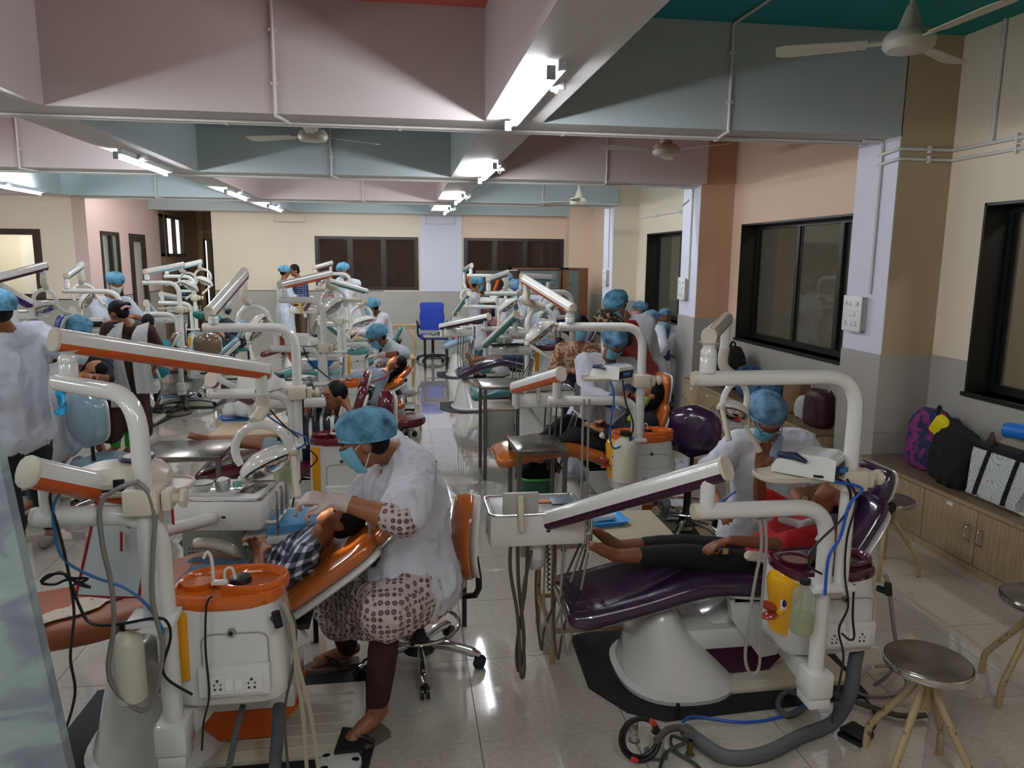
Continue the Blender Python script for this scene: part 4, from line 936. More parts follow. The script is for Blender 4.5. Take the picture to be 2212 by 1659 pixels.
    if trousers:
        g = [cap_(HP[0], HP[1], .105*R, .105*R)]
        for k in (0, 1):
            f = trousers[1] if len(trousers) > 1 else .93; an = KN[k].lerp(AN[k], min(1, max(0, (f-.5)*2))) if f > .5 else None
            if f > .5: g += [chain([HP[k], HP[k].lerp(KN[k], .5), KN[k], KN[k].lerp(an, .6), an], [.095*R, .082*R, .064*s, .058*s, .050*s])]
            else: g += [chain([HP[k], HP[k].lerp(KN[k], f), HP[k].lerp(KN[k], 2*f)], [.097*R, .088*R, .078*s])]
        obj('trousers', folds(remesh(join(*g), vc, 4), foldamp*.7, 9, 3), trousers[0], t, ang=80)
    if skirt:
        g = drape(skirt[1], .014, skirt[2] if len(skirt) > 2 else 1.15)+list(sk_extra)
        obj('kurta_skirt', folds(remesh(join(*g), vc, 4), foldamp*.8, 12, 5), skirt[0], t, ang=80)
    if top and not coat:
        obj('shirt', folds(remesh(join(*(torso(.010)+sleeves(top_sleeve, .006))), vc, 4), foldamp, 10, 8), top, t, ang=80)
    elif top:
        for k in (0, 1):
            a_ = SH[k].lerp(EL[k], .45); pts_ = [a_, SH[k].lerp(EL[k], max(.55, top_sleeve))] if top_sleeve <= 1.02 else [a_, EL[k], EL[k].lerp(WR[k], top_sleeve-1)]
            obj('shirt_sleeve', folds(remesh(chain(pts_, [(q_*fat+.004)*s for q_ in (.053, .05, .047)][:len(pts_)]), vc, 3), foldamp*.5, 10, 8), top, t, ang=80)
        obj('shirt_front', remesh(cap_(neck-sp*.02*s+fwd*.03*s, neck-sp*.16*s+fwd*.068*s*fat, .062*s, .05*s), vc, 2), top, t, ang=80)
    if coat:
        g = torso(.024)+sleeves(sleeve, .016)+(drape(coat_len, .034) if coat_len else [])+list(extra)
        cg = folds(remesh(join(*g), vc, 4), foldamp, 8, 2)
        co = obj('coat', folds(cg, foldamp*.6, 19, 9), coat, t, ang=80)
        if collar:
            for q in (-1, 1):
                a = neck+side*q*.055*s-sp*.01*s-fwd*.05*s; b = neck+side*q*.06*s-sp*.03*s+fwd*.055*s; c = neck+side*q*.03*s-sp*.15*s+fwd*.115*s*R/s
                obj('collar', remesh(join(cap_(a, b, .012*s, .018*s, 8, 2), cap_(b, c, .02*s, .006*s, 8, 2)), max(.007, vox*.6), 2), coat, co, ang=80)
        if vox < .012:
            for i in range(4):
                b = neck.lerp(hip, .35+.17*i)+fwd*(.128*R+.012*s); obj('button', ell(b, .007, .007, .007, 8, 5), m_white, co)
    # ---- head dress
    hm = m@Matrix.Scale(s, 4)
    if hair:
        g = [ell((-.014, 0, .034), .096, .083, .094, 14, 9) if not cap else ell((-.02, 0, .015), .09, .08, .08, 14, 9), ell((-.04, 0, -.01), .062, .074, .07, 10, 7)]
        if bun: g.append(ell((-.12, 0, .02), .045, .045, .04, 10, 7))
        if long_hair: g += [cap_((-.06, 0, -.02), (-.07, .0, -.22), .06, .045), cap_((-.03, .05, -.02), (-.04, .05, -.2), .04, .03), cap_((-.03, -.05, -.02), (-.04, -.05, -.2), .04, .03)]
        obj('hair', remesh(xf(join(*g), hm), max(.008, vox*.7), 3), m_hair, t, ang=80)
    if cap:
        g = xf(ell((-.016, 0, .05), .120, .098, .082, 40, 20, z0=-.42), RY(-.34)); cc = V(-.016, 0, .05)
        vs = []
        for v in g[0]:
            a = math.atan2(v.y, v.x+.018); n_ = .0035*sin(a*19+6*noise.noise(v*12))*(1-.3*min(1, max(0, (v.z-.05)/.08)))+.009*noise.noise(v*16+Vector((s*9, head.x*3, 0)))+.004*noise.noise(v*45)
            dd = (v-cc).normalized(); vs.append(v+dd*n_)
        c_ = obj('bouffant_cap', xf((vs, g[1]), hm), cap, t, ang=80)
        ring = [RY(-.34)@V(-.016+.109*cos(a), .089*sin(a), .05-.0345) for a in [2*pi*i/22 for i in range(22)]]
        obj('elastic_band', xf(tube(ring, .006, 6, closed=True), hm), cap, c_)
    if mask:
        rows = []
        for i in range(8):
            v = i/7; z = .006-.105*v-mask_low; row = []
            for j in range(11):
                u = j/10*2-1; az = u*1.15; bul = sin(pi*min(1, max(0, v*1.02)))*.018
                rr = .088+bul*.6*(1-.4*u*u)-.022*v; x = rr*cos(az)*(1.02 if v < .2 else 1)+.012; y = rr*.80*sin(az)*(1-.12*v)
                row.append(V(x+(.004 if i % 2 else 0), y, z+(.012*u*u*(1-2*v))))
            rows.append(row)
        vs = [p for r in rows for p in r]; n0 = len(vs); vs += [p*.97+V(-.002, 0, 0) for p in vs]; fs = []
        for i in range(7):
            for j in range(10):
                a = i*11+j; fs += [(a, a+1, a+12, a+11), (n0+a, n0+a+11, n0+a+12, n0+a+1)]
        mk = obj('face_mask', xf((vs, fs), hm), mask, t, ang=80)
        for q in (-1, 1):
            for z0_, z1_ in ((.0, .022), (-.085, -.03)): obj('ear_loop', xf(tube([V(.045, q*.073, z0_-mask_low), V(.02, q*.079, (z0_+z1_)/2), V(-.004, q*.082, z1_)], .0016, 5), hm), m_maskw, mk)
    if eyes:
        for q in (-1, 1):
            obj('eye', xf(ell((.078, q*.031, .010), .010, .014, .006, 10, 6), hm), M('eye_shade', '2A1A14', .3), t)
            obj('eyebrow', xf(tube([V(.086, q*.014, .032), V(.086, q*.032, .038), V(.074, q*.05, .033)], .004, 6), hm), m_hair, t)
    if glasses:
        g = [torus((.098, q*.032, .004), .022, .002, 16, 5, RY(pi/2)@Matrix.Identity(4)) for q in (-1, 1)]+[tube([V(.1, -.01, .006), V(.1, .01, .006)], .002, 5)]+[tube([V(.096, q*.054, .01), V(.0, q*.084, .01)], .002, 5) for q in (-1, 1)]
        obj('glasses', xf(join(*g), hm), M('glasses_frame', '3A1A16', .3), t)
    if shoes:
        for k in (0, 1):
            tv = (Vector(legs[k][2]) if legs is not None else AN[k]+fh*.16*s-V(0, 0, .045)); a = AN[k]; d = V(tv.x-a.x, tv.y-a.y, 0)
            d = d.normalized() if d.length > .01 else fh; zb = .004 if min(a.z, tv.z) < .12 else min(a.z, tv.z)-.04
            mm = frame(V(a.x, a.y, zb)-d*.045*s, d)
            L = .245*s
            if shoes == 'sandal':
                so = obj('sandal', xf(loft([[V(L*x, w2*y, z) for x, w2 in OUT for y in (1,)]+[V(L*x, -w2, z) for x, w2 in OUT[::-1]] for z in (0, .024)]), mm), M('sandal_sole', '5E5648', .7), t)
                obj('strap', xf(tube(smooth_path([V(L*.35, -.042*s, .022), V(L*.5, -.03*s, .055), V(L*.62, .0, .07), V(L*.5, .03*s, .055), V(L*.35, .042*s, .022)], 3), .011, 6), mm), M('sandal_strap', '1A1210', .4), so)
            else:
                obj('shoe', remesh(xf(join(cap_((.03, 0, .035), (L*.75, 0, .03), .036*s, .034*s), cap_((.04, 0, .06), (.07, 0, .06), .036*s)), mm), .012, 2), shoes, t, ang=80)
    return t, dict(SH=SH, EL=EL, WR=WR, KN=KN, AN=AN, hm=hm, side=side, fwd=fwd)
OUT = [(-.02, .02), (0, .035), (.2, .038), (.5, .042), (.75, .05), (.92, .038), (1.02, .012)]
# ================================================================== THE UNITS WHERE THEY STAND
# ---- front left, orange
Y1 = 2.25
def wz(px, py, Y): return W(px, py, Y).z
U1 = dict(base=(-.62, 2.75), pole=(W(302, 950, Y1).x, wz(125, 826, 2.52)), ua=W(125, 826, 2.52), la=W(78, 1118, Y1), mainx=W(352, 1300, Y1).x, plate=wz(335, 1330, Y1), block=wz(385, 1580, Y1),
    boom=(W(118, 734, 2.5), W(576, 802, 3.3)), kn=W(150, 826, 2.52), bh=.076, light=W(566, 972, 3.2), ls=1.3, lyaw=0, ltilt=.5, legm=M('worn_brown_vinyl', '94502A', .45, var=.2, vs=5, bump=.2, bs=12), topm=m_white, lside=1,
    box=(W(62, 1020, 2.08), W(330, 1075, 2.55)), tray=(W(486, 1060, 3.12), .385, .27, .135, -.12), hoses=3, drop=.25,
    shelf=(W(280, 1048, Y1+.12), .19, .085), spit=(W(352, 1400, 2.3).x, W(614, 1400, 2.3).x, 2.3, 2.58, wz(480, 1527, 2.3), wz(480, 1286, 2.3)), yc=2.87, base_x=W(330, 1600, 2.7).x,
    chair=dict(legs=pxl([(-110, 1400), (-20, 1388), (80, 1366), (170, 1348), (260, 1322), (370, 1288), (440, 1300), (520, 1320), (600, 1318)], 2.63), back=pxl([(590, 1312), (640, 1280), (700, 1240), (750, 1205), (792, 1172)], 2.63), head=pxl([(772, 1182), (838, 1122)], 2.75)))
unit('orange dental unit nearest the camera at the left, child in checked shirt on it', Y1, U1, 'orange')
# ---- front right, purple
Y2 = 2.38
U2 = dict(base=(1.15, 3.05), pole=(W(1842, 950, Y2).x, wz(1505, 818, Y2)), ua=W(1503, 818, Y2), la=W(1503, 1105, Y2), mainx=W(1778, 1330, Y2).x, plate=wz(1815, 1258, Y2), block=wz(1785, 1465, Y2),
    boom=(W(1532, 727, Y2), W(1570, 690, 3.05)), kn=W(1528, 815, Y2), bh=.06, light=W(1588, 868, 3.0), ls=1.0, lyaw=.5, ltilt=.5, lside=-1,
    box=(W(1568, 1012, 2.33), W(1122, 1142, 3.15)), tray=(W(1152, 1090, 3.12), .43, .27, .15, .0), hoses=4, drop=.6, screen=True,
    shelf=(W(1735, 1022, Y2+.05), .185, .075), spit=(W(1700, 1300, 2.5).x, W(1908, 1300, 2.5).x, 2.48, 2.76, wz(1800, 1410, 2.5), wz(1800, 1228, 2.5)), yc=3.07, base_x=W(1450, 1480, 3.05).x,
    chair=dict(legs=pxl([(1232, 1334), (1300, 1322), (1400, 1296), (1500, 1264), (1580, 1252), (1700, 1256), (1770, 1256)], 2.82), back=pxl([(1745, 1245), (1800, 1190), (1850, 1125), (1890, 1070)], 2.95), head=pxl([(1880, 1085), (1905, 1010)], 3.0)))
unit('purple dental unit at the front right with a yellow duck on its cabinet', Y2, U2, 'purple', duck=True)
# ---- middle right, orange
Y11 = 4.3
U11 = dict(base=(1.1, 4.95), pole=(W(1384, 850, Y11).x, wz(1212, 707, Y11)), ua=W(1211, 706, Y11), la=W(1188, 866, Y11), mainx=W(1374, 950, Y11).x, plate=wz(1390, 945, Y11), block=.36,
    boom=(W(1236, 668, Y11), W(1133, 604, 4.95)), kn=W(1231, 703, Y11), bh=.07, light=W(1168, 700, 4.95), ls=1.25, lyaw=.3, ltilt=-.6, lside=-1,
    box=(W(1212, 808, 4.22), W(1112, 838, 4.9)), tray=(W(1175, 838, 5.0), .40, .26, .12, 0), hoses=4, drop=.5, screen=True,
    shelf=(W(1312, 815, Y11+.08), .165, .08), spit=(W(1328, 1000, 4.45).x, W(1466, 1000, 4.45).x, 4.45, 4.73, .42, wz(1400, 940, 4.45)), yc=5.02, base_x=W(1250, 1100, 5).x,
    chair=dict(legs=pxl([(1072, 992), (1120, 978), (1180, 965), (1240, 960), (1290, 972), (1340, 985), (1385, 985)], 4.78), back=pxl([(1380, 975), (1400, 935), (1420, 890), (1428, 868)], 4.9), head=pxl([(1420, 880), (1432, 808)], 4.95)))
unit('orange dental unit in the middle right, patient in black lying on it', Y11, U11, 'orange', duck=True)
# ---- middle left, maroon chair
Y3 = 4.4
U3 = dict(base=(-.9, 5.1), pole=(W(643, 850, Y3).x, wz(443, 708, Y3)), ua=W(443, 708, Y3), la=W(452, 851, Y3), mainx=W(636, 1000, Y3).x, plate=wz(650, 958, Y3), block=wz(643, 1090, Y3),
    boom=(W(452, 678, Y3), W(528, 592, 5.15)), kn=W(462, 706, Y3), bh=.09, light=W(548, 692, 5.15), ls=1.15, lyaw=.2, ltilt=1.0, lside=1,
    box=(W(456, 820, Y3-.05), W(540, 862, 5.0)), tray=(W(645, 850, 5.0), .38, .25, .08, 0), hoses=4, drop=.4,
    shelf=(W(585, 840, Y3+.08), .17, .08), spit=(W(664, 1000, 4.5).x, W(795, 1000, 4.5).x, 4.5, 4.78, wz(720, 1108, 4.5), wz(720, 946, 4.5)), yc=5.1, base_x=W(530, 1060, 5.1).x,
    chair=dict(legs=pxl([(408, 1030), (460, 1012), (520, 1000), (580, 992), (640, 1000), (690, 1005), (720, 1005)], 4.86), back=pxl([(705, 990), (738, 930), (765, 870), (776, 830)], 5.0), head=pxl([(770, 840), (783, 800)], 5.05)))
unit('maroon dental unit behind the front left one, boy in striped shirt on it', Y3, U3, 'maroon', lighthue='maroon')
# ---- behind it, orange
Y4 = 6.75
U4 = dict(base=(-.8, 7.35), pole=(W(700, 750, Y4).x, wz(607, 648, Y4)), ua=W(606, 648, Y4), la=W(588, 753, Y4), mainx=W(694, 800, Y4).x, plate=wz(700, 826, Y4), block=.36,
    boom=(W(605, 617, Y4), W(713, 592, 7.4)), kn=W(613, 646, Y4), bh=.08, light=W(722, 650, 7.4), ls=1.3, lyaw=.1, ltilt=-.7, lside=-1,
    box=(W(598, 718, Y4), W(634, 776, 7.4)), tray=(W(690, 776, 7.4), .38, .26, .09, 0), hoses=3, drop=.35,
    shelf=(W(668, 747, Y4+.08), .165, .08), spit=(W(705, 850, 6.9).x, W(785, 850, 6.9).x, 6.88, 7.15, .42, wz(745, 825, 6.9)), yc=7.42, base_x=-.75,
    chair=dict(legs=[(-1.15, .45), (-.95, .52), (-.7, .57), (-.5, .55), (-.35, .52), (-.15, .52), (.0, .53)], back=pxl([(778, 852), (812, 838), (845, 824), (868, 812)], 7.3), head=pxl([(856, 812), (884, 788)], 7.35)))
unit('orange dental unit farther back, patient under a grey drape on it', Y4, U4, 'orange')
# ---- teal unit behind
Y5 = 8.9
U5 = dict(base=(-1.0, 9.5), pole=(W(733, 700, Y5).x, wz(684, 622, Y5)), ua=W(684, 622, Y5), la=W(688, 700, Y5), mainx=W(735, 720, Y5).x+.04, plate=.82, block=.36,
    boom=(W(697, 603, Y5), W(792, 630, 9.5)), bh=.075, kn=W(692, 620, Y5), light=W(781, 683, 9.5), ls=1.5, lyaw=0, ltilt=.3, lside=1,
    box=(W(692, 688, Y5), W(730, 720, 9.6)), tray=(W(768, 735, 9.5), .4, .26, .08, 0), hoses=3, drop=.3,
    shelf=(W(712, 690, Y5+.1), .16, .08), spit=(W(742, 790, 9.05).x, W(796, 790, 9.05).x, 9.05, 9.32, .42, .80), yc=9.6, base_x=-1.1,
    chair=dict(legs=[(-1.75, .42), (-1.5, .5), (-1.25, .56), (-1.0, .53), (-.85, .52), (-.7, .52), (-.55, .53)], back=[(-.58, .54), (-.4, .66), (-.25, .78), (-.12, .9)], head=[(-.14, .88), (-.04, 1.05)]))
unit('teal dental unit beyond the two orange ones left of centre', Y5, U5, 'teal')
Y6 = 11.6
U6 = dict(base=(-1.6, 12.2), pole=(W(757, 640, Y6).x, 1.66), ua=V(W(680, 598, Y6).x, Y6, 1.66), la=W(690, 660, Y6), mainx=W(752, 720, Y6).x, plate=.84, block=.36,
    boom=(W(677, 580, Y6), W(716, 569, 12.2)), bh=.09, kn=V(W(682, 598, Y6).x, Y6, 1.66), light=W(714, 620, 12.2), ls=1.2, ltilt=.4,
    box=(W(674, 645, Y6), W(658, 668, 12.1)), tray=(W(655, 663, 12.2), .42, .28, .1, 0), hoses=4, drop=.45, shelf=(W(735, 645, Y6+.1), .16, .08),
    spit=(W(765, 700, Y6+.15).x, W(765, 700, Y6+.15).x+.38, Y6+.15, Y6+.42, .42, .8), yc=12.2, base_x=-1.7,
    chair=dict(legs=[(-2.25, .42), (-2.0, .5), (-1.75, .56), (-1.5, .53), (-1.35, .52), (-1.2, .52), (-1.05, .53)], back=[(-1.08, .54), (-.9, .66), (-.75, .78), (-.62, .9)], head=[(-.64, .88), (-.54, 1.05)]))
unit('farthest maroon dental unit left of centre, below the first dark window', Y6, U6, 'maroon')
# ---- left row
Y7 = 5.9
U7 = dict(base=(-3.2, 6.5), pole=(W(33, 700, Y7).x, wz(0, 632, Y7)), ua=W(-60, 632, Y7), la=W(-70, 720, Y7), mainx=W(24, 800, Y7).x, plate=.84, block=.36,
    boom=(W(-45, 612, Y7), W(98, 575, 6.55)), bh=.075, kn=W(-40, 632, Y7), light=W(97, 652, 6.55), ls=1.15, lyaw=-.2, ltilt=-.35, lside=-1,
    box=(W(-60, 590, Y7), W(64, 656, 6.5)), tray=(W(40, 672, 6.6), .3, .25, .06, 0), hoses=0, shelf=(W(-40, 730, Y7+.1), .16, .08), spit=(W(20, 800, 6.05).x, W(120, 800, 6.05).x, 6.05, 6.33, .42, .8), yc=6.55, base_x=-3.4,
    chair=dict(legs=[(-4.3, .42), (-4.0, .5), (-3.75, .56), (-3.5, .53), (-3.35, .52), (-3.2, .52), (-3.05, .53)], back=pxl([(62, 830), (82, 790), (100, 745), (112, 720)], 6.45), head=pxl([(104, 770), (128, 678)], 6.5)))
unit('violet dental unit at the left edge with its tall headrest turned to the room', Y7, U7, 'violet', lighthue='purple')
Y8 = 8.3
U8 = dict(base=(-3.4, 8.9), pole=(W(262, 700, Y8).x, wz(140, 630, Y8)), ua=W(138, 628, Y8), la=W(152, 712, Y8), mainx=W(255, 750, Y8).x, plate=.84, block=.36,
    boom=(W(143, 597, Y8), W(177, 573, 8.9)), bh=.085, kn=W(146, 627, Y8), light=W(182, 637, 8.9), ls=1.35, lyaw=.2, ltilt=1.0,
    box=(W(156, 672, Y8), W(180, 700, 8.9)), tray=(W(218, 716, 8.9), .38, .26, .07, 0), hoses=3, shelf=(W(205, 708, Y8+.1), .17, .09), spit=(W(270, 800, 8.45).x, W(330, 800, 8.45).x, 8.45, 8.72, .42, .8), yc=9.0, base_x=-3.6,
    chair=dict(legs=[(-4.3, .42), (-4.05, .5), (-3.8, .56), (-3.55, .53), (-3.4, .52), (-3.25, .52), (-3.1, .53)], back=[(-3.12, .54), (-2.95, .66), (-2.8, .78), (-2.68, .9)], head=[(-2.7, .88), (-2.6, 1.05)]))
unit('brown dental unit behind the woman in the brown kurta', Y8, U8, 'brown')
Y9 = 9.3
U9 = dict(base=(-2.9, 9.9), pole=(W(390, 680, Y9).x, wz(312, 611, Y9)), ua=W(311, 611, Y9), la=W(312, 678, Y9), mainx=W(386, 750, Y9).x, plate=.84, block=.36,
    boom=(W(313, 588, Y9), W(395, 572, 9.9)), bh=.075, kn=W(318, 608, Y9), light=W(406, 607, 9.9), ls=1.2, lyaw=0, ltilt=-.5, lside=1,
    box=(W(316, 655, Y9), W(333, 676, 9.8)), tray=(W(355, 683, 9.9), .44, .26, .08, 0), hoses=4, drop=.5, shelf=(W(372, 666, Y9+.1), .16, .08), spit=(W(398, 780, 9.45).x, W(398, 780, 9.45).x+.38, 9.45, 9.72, .42, .8), yc=10.0, base_x=-3.2,
    chair=dict(legs=[(-3.75, .42), (-3.5, .5), (-3.25, .56), (-3.0, .53), (-2.85, .52), (-2.7, .52), (-2.55, .53)], back=[(-2.58, .54), (-2.4, .66), (-2.25, .78), (-2.12, .9)], head=[(-2.14, .88), (-2.04, 1.05)]))
unit('pale blue dental unit with the nearer of two matching blue lamp arms', Y9, U9, 'skyblue', stripe=True)
Y10 = 11.6
U10 = dict(base=(-2.9, 12.2), pole=(W(423, 680, Y10).x, wz(357, 597, Y10)), ua=W(356, 597, Y10), la=W(345, 654, Y10), mainx=W(418, 750, Y10).x, plate=.84, block=.36,
    boom=(W(360, 583, Y10), W(434, 566, 12.2)), bh=.085, kn=W(361, 595, Y10), light=W(438, 598, 12.2), ls=1.4, lyaw=0, ltilt=-.4, lside=1,
    box=(W(348, 636, Y10), W(386, 644, 12.1)), tray=(W(395, 662, 12.2), .42, .26, .08, 0), hoses=2, shelf=(W(402, 641, Y10+.1), .2, .08), spit=(W(404, 760, 11.7).x, W(450, 760, 11.7).x, 11.7, 11.97, .42, wz(425, 720, 11.7)), yc=12.3, base_x=-3.2,
    chair=dict(legs=[(-3.9, .42), (-3.6, .5), (-3.4, .56), (-3.15, .53), (-3.0, .5), (-2.85, .48), (-2.75, .48)], back=pxl([(458, 730), (478, 716), (500, 700), (514, 692)], 12.1), head=pxl([(482, 668), (489, 648)], 12.3)))
unit('pale blue dental unit in the far left corner, dentist in navy beside it', Y10, U10, 'skyblue')
# ---- right row, behind the orange one
Y12 = 7.3
U12 = dict(base=(1.1, 7.9), pole=(W(1235, 720, Y12).x, wz(1120, 631, Y12)), ua=W(1119, 631, Y12), la=W(1104, 721, Y12), mainx=W(1229, 770, Y12).x, plate=wz(1235, 786, Y12), block=.36,
    boom=(W(1127, 598, Y12), W(1188, 601, 7.9)), bh=.08, kn=W(1127, 629, Y12), light=W(1186, 658, 7.9), ls=1.2, lyaw=.1, ltilt=-.6, lside=-1,
    box=(W(1116, 680, Y12-.1), W(1047, 745, 7.9)), tray=(W(1103, 745, 8.0), .46, .28, .1, 0), hoses=4, drop=.5, screen=True, shelf=(W(1195, 703, Y12+.08), .17, .08),
    spit=(W(1245, 850, 7.45).x, W(1320, 850, 7.45).x, 7.45, 7.72, .42, .8), yc=7.95, base_x=W(1140, 900, 8).x,
    chair=dict(legs=pxl([(1018, 852), (1045, 846), (1075, 840), (1110, 838), (1150, 840), (1190, 845), (1220, 845)], 7.7), back=[(1.95, .54), (2.1, .7), (2.2, .85), (2.28, .95)], head=[(2.26, .92), (2.33, 1.1)]))
unit('teal dental unit behind the middle right one, empty teal footrest', Y12, U12, 'teal')
Y13 = 8.8
U13 = dict(base=(1.1, 9.4), pole=(W(1143, 720, Y13).x, wz(1050, 634, Y13)), ua=W(1049, 634, Y13), la=W(1041, 710, Y13), mainx=W(1139, 770, Y13).x, plate=.84, block=.36,
    boom=(W(1054, 604, Y13), W(1096, 590, 9.4)), bh=.085, kn=W(1055, 632, Y13), light=W(1094, 648, 9.4), ls=1.5, lyaw=.1, ltilt=.6, lside=1,
    box=(W(1056, 684, Y13-.1), W(953, 706, 9.5)), tray=(W(988, 708, 9.5), .36, .28, .1, 0), hoses=4, drop=.6, screen=True, shelf=(W(1062, 653, 11.0), .2, .1),
    spit=(W(1150, 850, 8.95).x, W(1198, 850, 8.95).x+.05, 8.95, 9.22, .42, .84), yc=9.4, base_x=W(1020, 830, 9.4).x,
    chair=dict(legs=pxl([(985, 808), (1015, 795), (1050, 782), (1085, 775), (1115, 780), (1140, 785), (1165, 785)], 9.15), back=[(1.95, .5), (2.1, .62), (2.25, .78), (2.35, .9)], head=[(2.33, .88), (2.42, 1.05)]))
U13['shelf'] = (W(1110, 735, 8.9), .14, .08)
unit('purple dental unit with bare feet resting on its shiny wrapped footrest', Y13, U13, 'purple', chair_hue='purple')
Y14 = 11.5
U14 = dict(base=(1.2, 12.1), pole=(W(1092, 650, Y14).x, wz(1012, 596, Y14)), ua=W(1010, 595, Y14), la=W(1003, 662, Y14), mainx=W(1088, 700, Y14).x, plate=.84, block=.36,
    boom=(W(1019, 574, Y14), W(1002, 584, 12.1)), bh=.085, kn=W(1017, 594, Y14), light=W(1010, 640, 12.0), ls=1.3, ltilt=.4,
    box=(W(1013, 634, Y14-.1), W(982, 678, 12.1)), tray=(W(1003, 684, 12.2), .42, .28, .1, 0), hoses=3, shelf=(W(1060, 652, Y14+.1), .2, .1),
    spit=(W(1100, 750, 11.65).x, W(1100, 750, 11.65).x+.38, 11.65, 11.92, .42, .8), yc=12.1, base_x=.95,
    chair=dict(legs=pxl([(955, 745), (975, 736), (1000, 728), (1030, 722), (1055, 725), (1075, 727), (1090, 727)], 11.9), back=[(1.65, .54), (1.82, .68), (1.96, .82), (2.05, .92)], head=[(2.03, .9), (2.12, 1.05)]))
unit('farthest dental unit at the right with a sky blue footrest, patient in pink', Y14, U14, 'teal', chair_hue='skyblue')
# ================================================================== PEOPLE WHERE THEY ARE
def floorz(px, py): return W(px, py, Z=0)
m_shirtb = M('pale_blue_shirt', '8FA6BF', .8); m_slate = M('slate_blue_shirt', '4A5A72', .8)
m_trk = M('black_trousers', '101114', .85, bump=.2, bs=8); m_navyc = M('navy_cloth', '161C2E', .85, bump=.2, bs=9)
m_medal = pat_medal('medallion_print', 'B9ABA8', '5E4140', 40)
m_maroonc = M('maroon_leggings', '341219', .85)
# -- the dentist in the foreground, seated, bent over the child
hipP = W(905, 1235, 2.98)
def curtain(top, bot, r0, r1):
    """hanging cloth: capsules from each upper point to its hem point, joined along the hem"""
    g = [cap_(p, q, r0, r1) for p, q in zip(top, bot)]
    for i in range(len(bot)-1): g += [cap_(bot[i], bot[i+1], r1, r1), cap_(top[i].lerp(bot[i], .5), top[i+1].lerp(bot[i+1], .5), (r0+r1)/2, (r0+r1)/2), cap_(top[i], top[i+1], r0, r0)]
    return g
sk_bot = [W(a, b, y) for a, b, y in ((668, 1318, 3.2), (712, 1352, 3.05), (752, 1372, 2.85), (795, 1376, 2.62), (838, 1374, 2.58), (885, 1362, 2.64), (935, 1338, 2.74), (980, 1300, 2.86), (1000, 1262, 2.98))]
sk_top = [W(a, b, y) for a, b, y in ((705, 1262, 3.22), (745, 1285, 3.08), (780, 1285, 2.9), (812, 1290, 2.72), (842, 1290, 2.68), (880, 1285, 2.72), (925, 1270, 2.82), (962, 1248, 2.92), (978, 1232, 3.0))]
ct_bot = [W(a, b, y-.03) for a, b, y in ((800, 1225, 2.95), (815, 1262, 2.82), (850, 1262, 2.74), (900, 1262, 2.76), (945, 1256, 2.82), (985, 1240, 2.96))]
ct_top = [W(a, b, y) for a, b, y in ((815, 1160, 2.95), (830, 1180, 2.86), (860, 1180, 2.82), (895, 1180, 2.84), (930, 1180, 2.88), (955, 1185, 2.97))]
t, J = person('woman dentist in white coat and blue bouffant cap bending over the child in the foreground', hipP, W(868, 966, 2.98), W(786, 952, 2.86), (-.93, -.12, -.42), sho=(.25, -1, 0),
    hands=(W(722, 1080, 2.60), W(715, 1085, 2.98)), hints=((.2, -1, -.45), (.2, .6, -.6)), legs=[(W(836, 1322, 2.66), W(812, 1545, 2.74), W(762, 1592, 2.68)), (W(742, 1330, 3.22), W(752, 1405, 3.3), W(690, 1428, 3.28))],
    s=1.0, sk='mid', vox=.0085, coat=m_coat, coat_len=.1, sleeve=.8, top=m_medal, top_sleeve=1.15, trousers=(m_maroonc, .92), skirt=(m_medal, .46, .9), sk_extra=curtain(sk_top, sk_bot, .06, .016), extra=curtain(ct_top, ct_bot, .065, .03), flare=1.2, cap=m_cap, mask=m_mask, gloves=(m_glove, m_glove), curl=(1.1, 1.1), fat=1.2, shoes='sandal', foldamp=.017, bare_legs=True, eyes=True,
    hand_dir=((-.8, .1, .1), (-.7, 0, -.3)))
# -- child in checked shirt
m_chk = pat_check('navy_check', '121826', '5A6272', 'C8CCD0', 30)
m_jean = M('blue_jeans', '4F6478', .85, bump=.25, bs=30, var=.3, vs=8)
Yc = 2.86
person('child in navy checked shirt lying on the front left orange chair', W(552, 1262, Yc), W(688, 1166, Yc), W(735, 1122, Yc), (-.45, -.25, .85), sho=(.25, 1, .1), hands=(W(556, 1186, 2.82), W(560, 1196, 2.74)), hints=((.3, .5, -.6), (.3, -.8, -.4)),
    legs=[(W(425, 1228, 2.96), W(320, 1330, 2.95), W(262, 1310, 2.95)), (W(430, 1245, 2.78), W(330, 1330, 2.8), W(270, 1318, 2.8))], s=.78, sk='brown', vox=.0085, top=m_chk, top_sleeve=.9, trousers=(m_jean, .95), curl=(.8, .8), foldamp=.007, up=(.85, 0, .5), fat=.95, palm=((.1, 0, -1), (.1, 0, -1)), shoes=None, eyes=True)
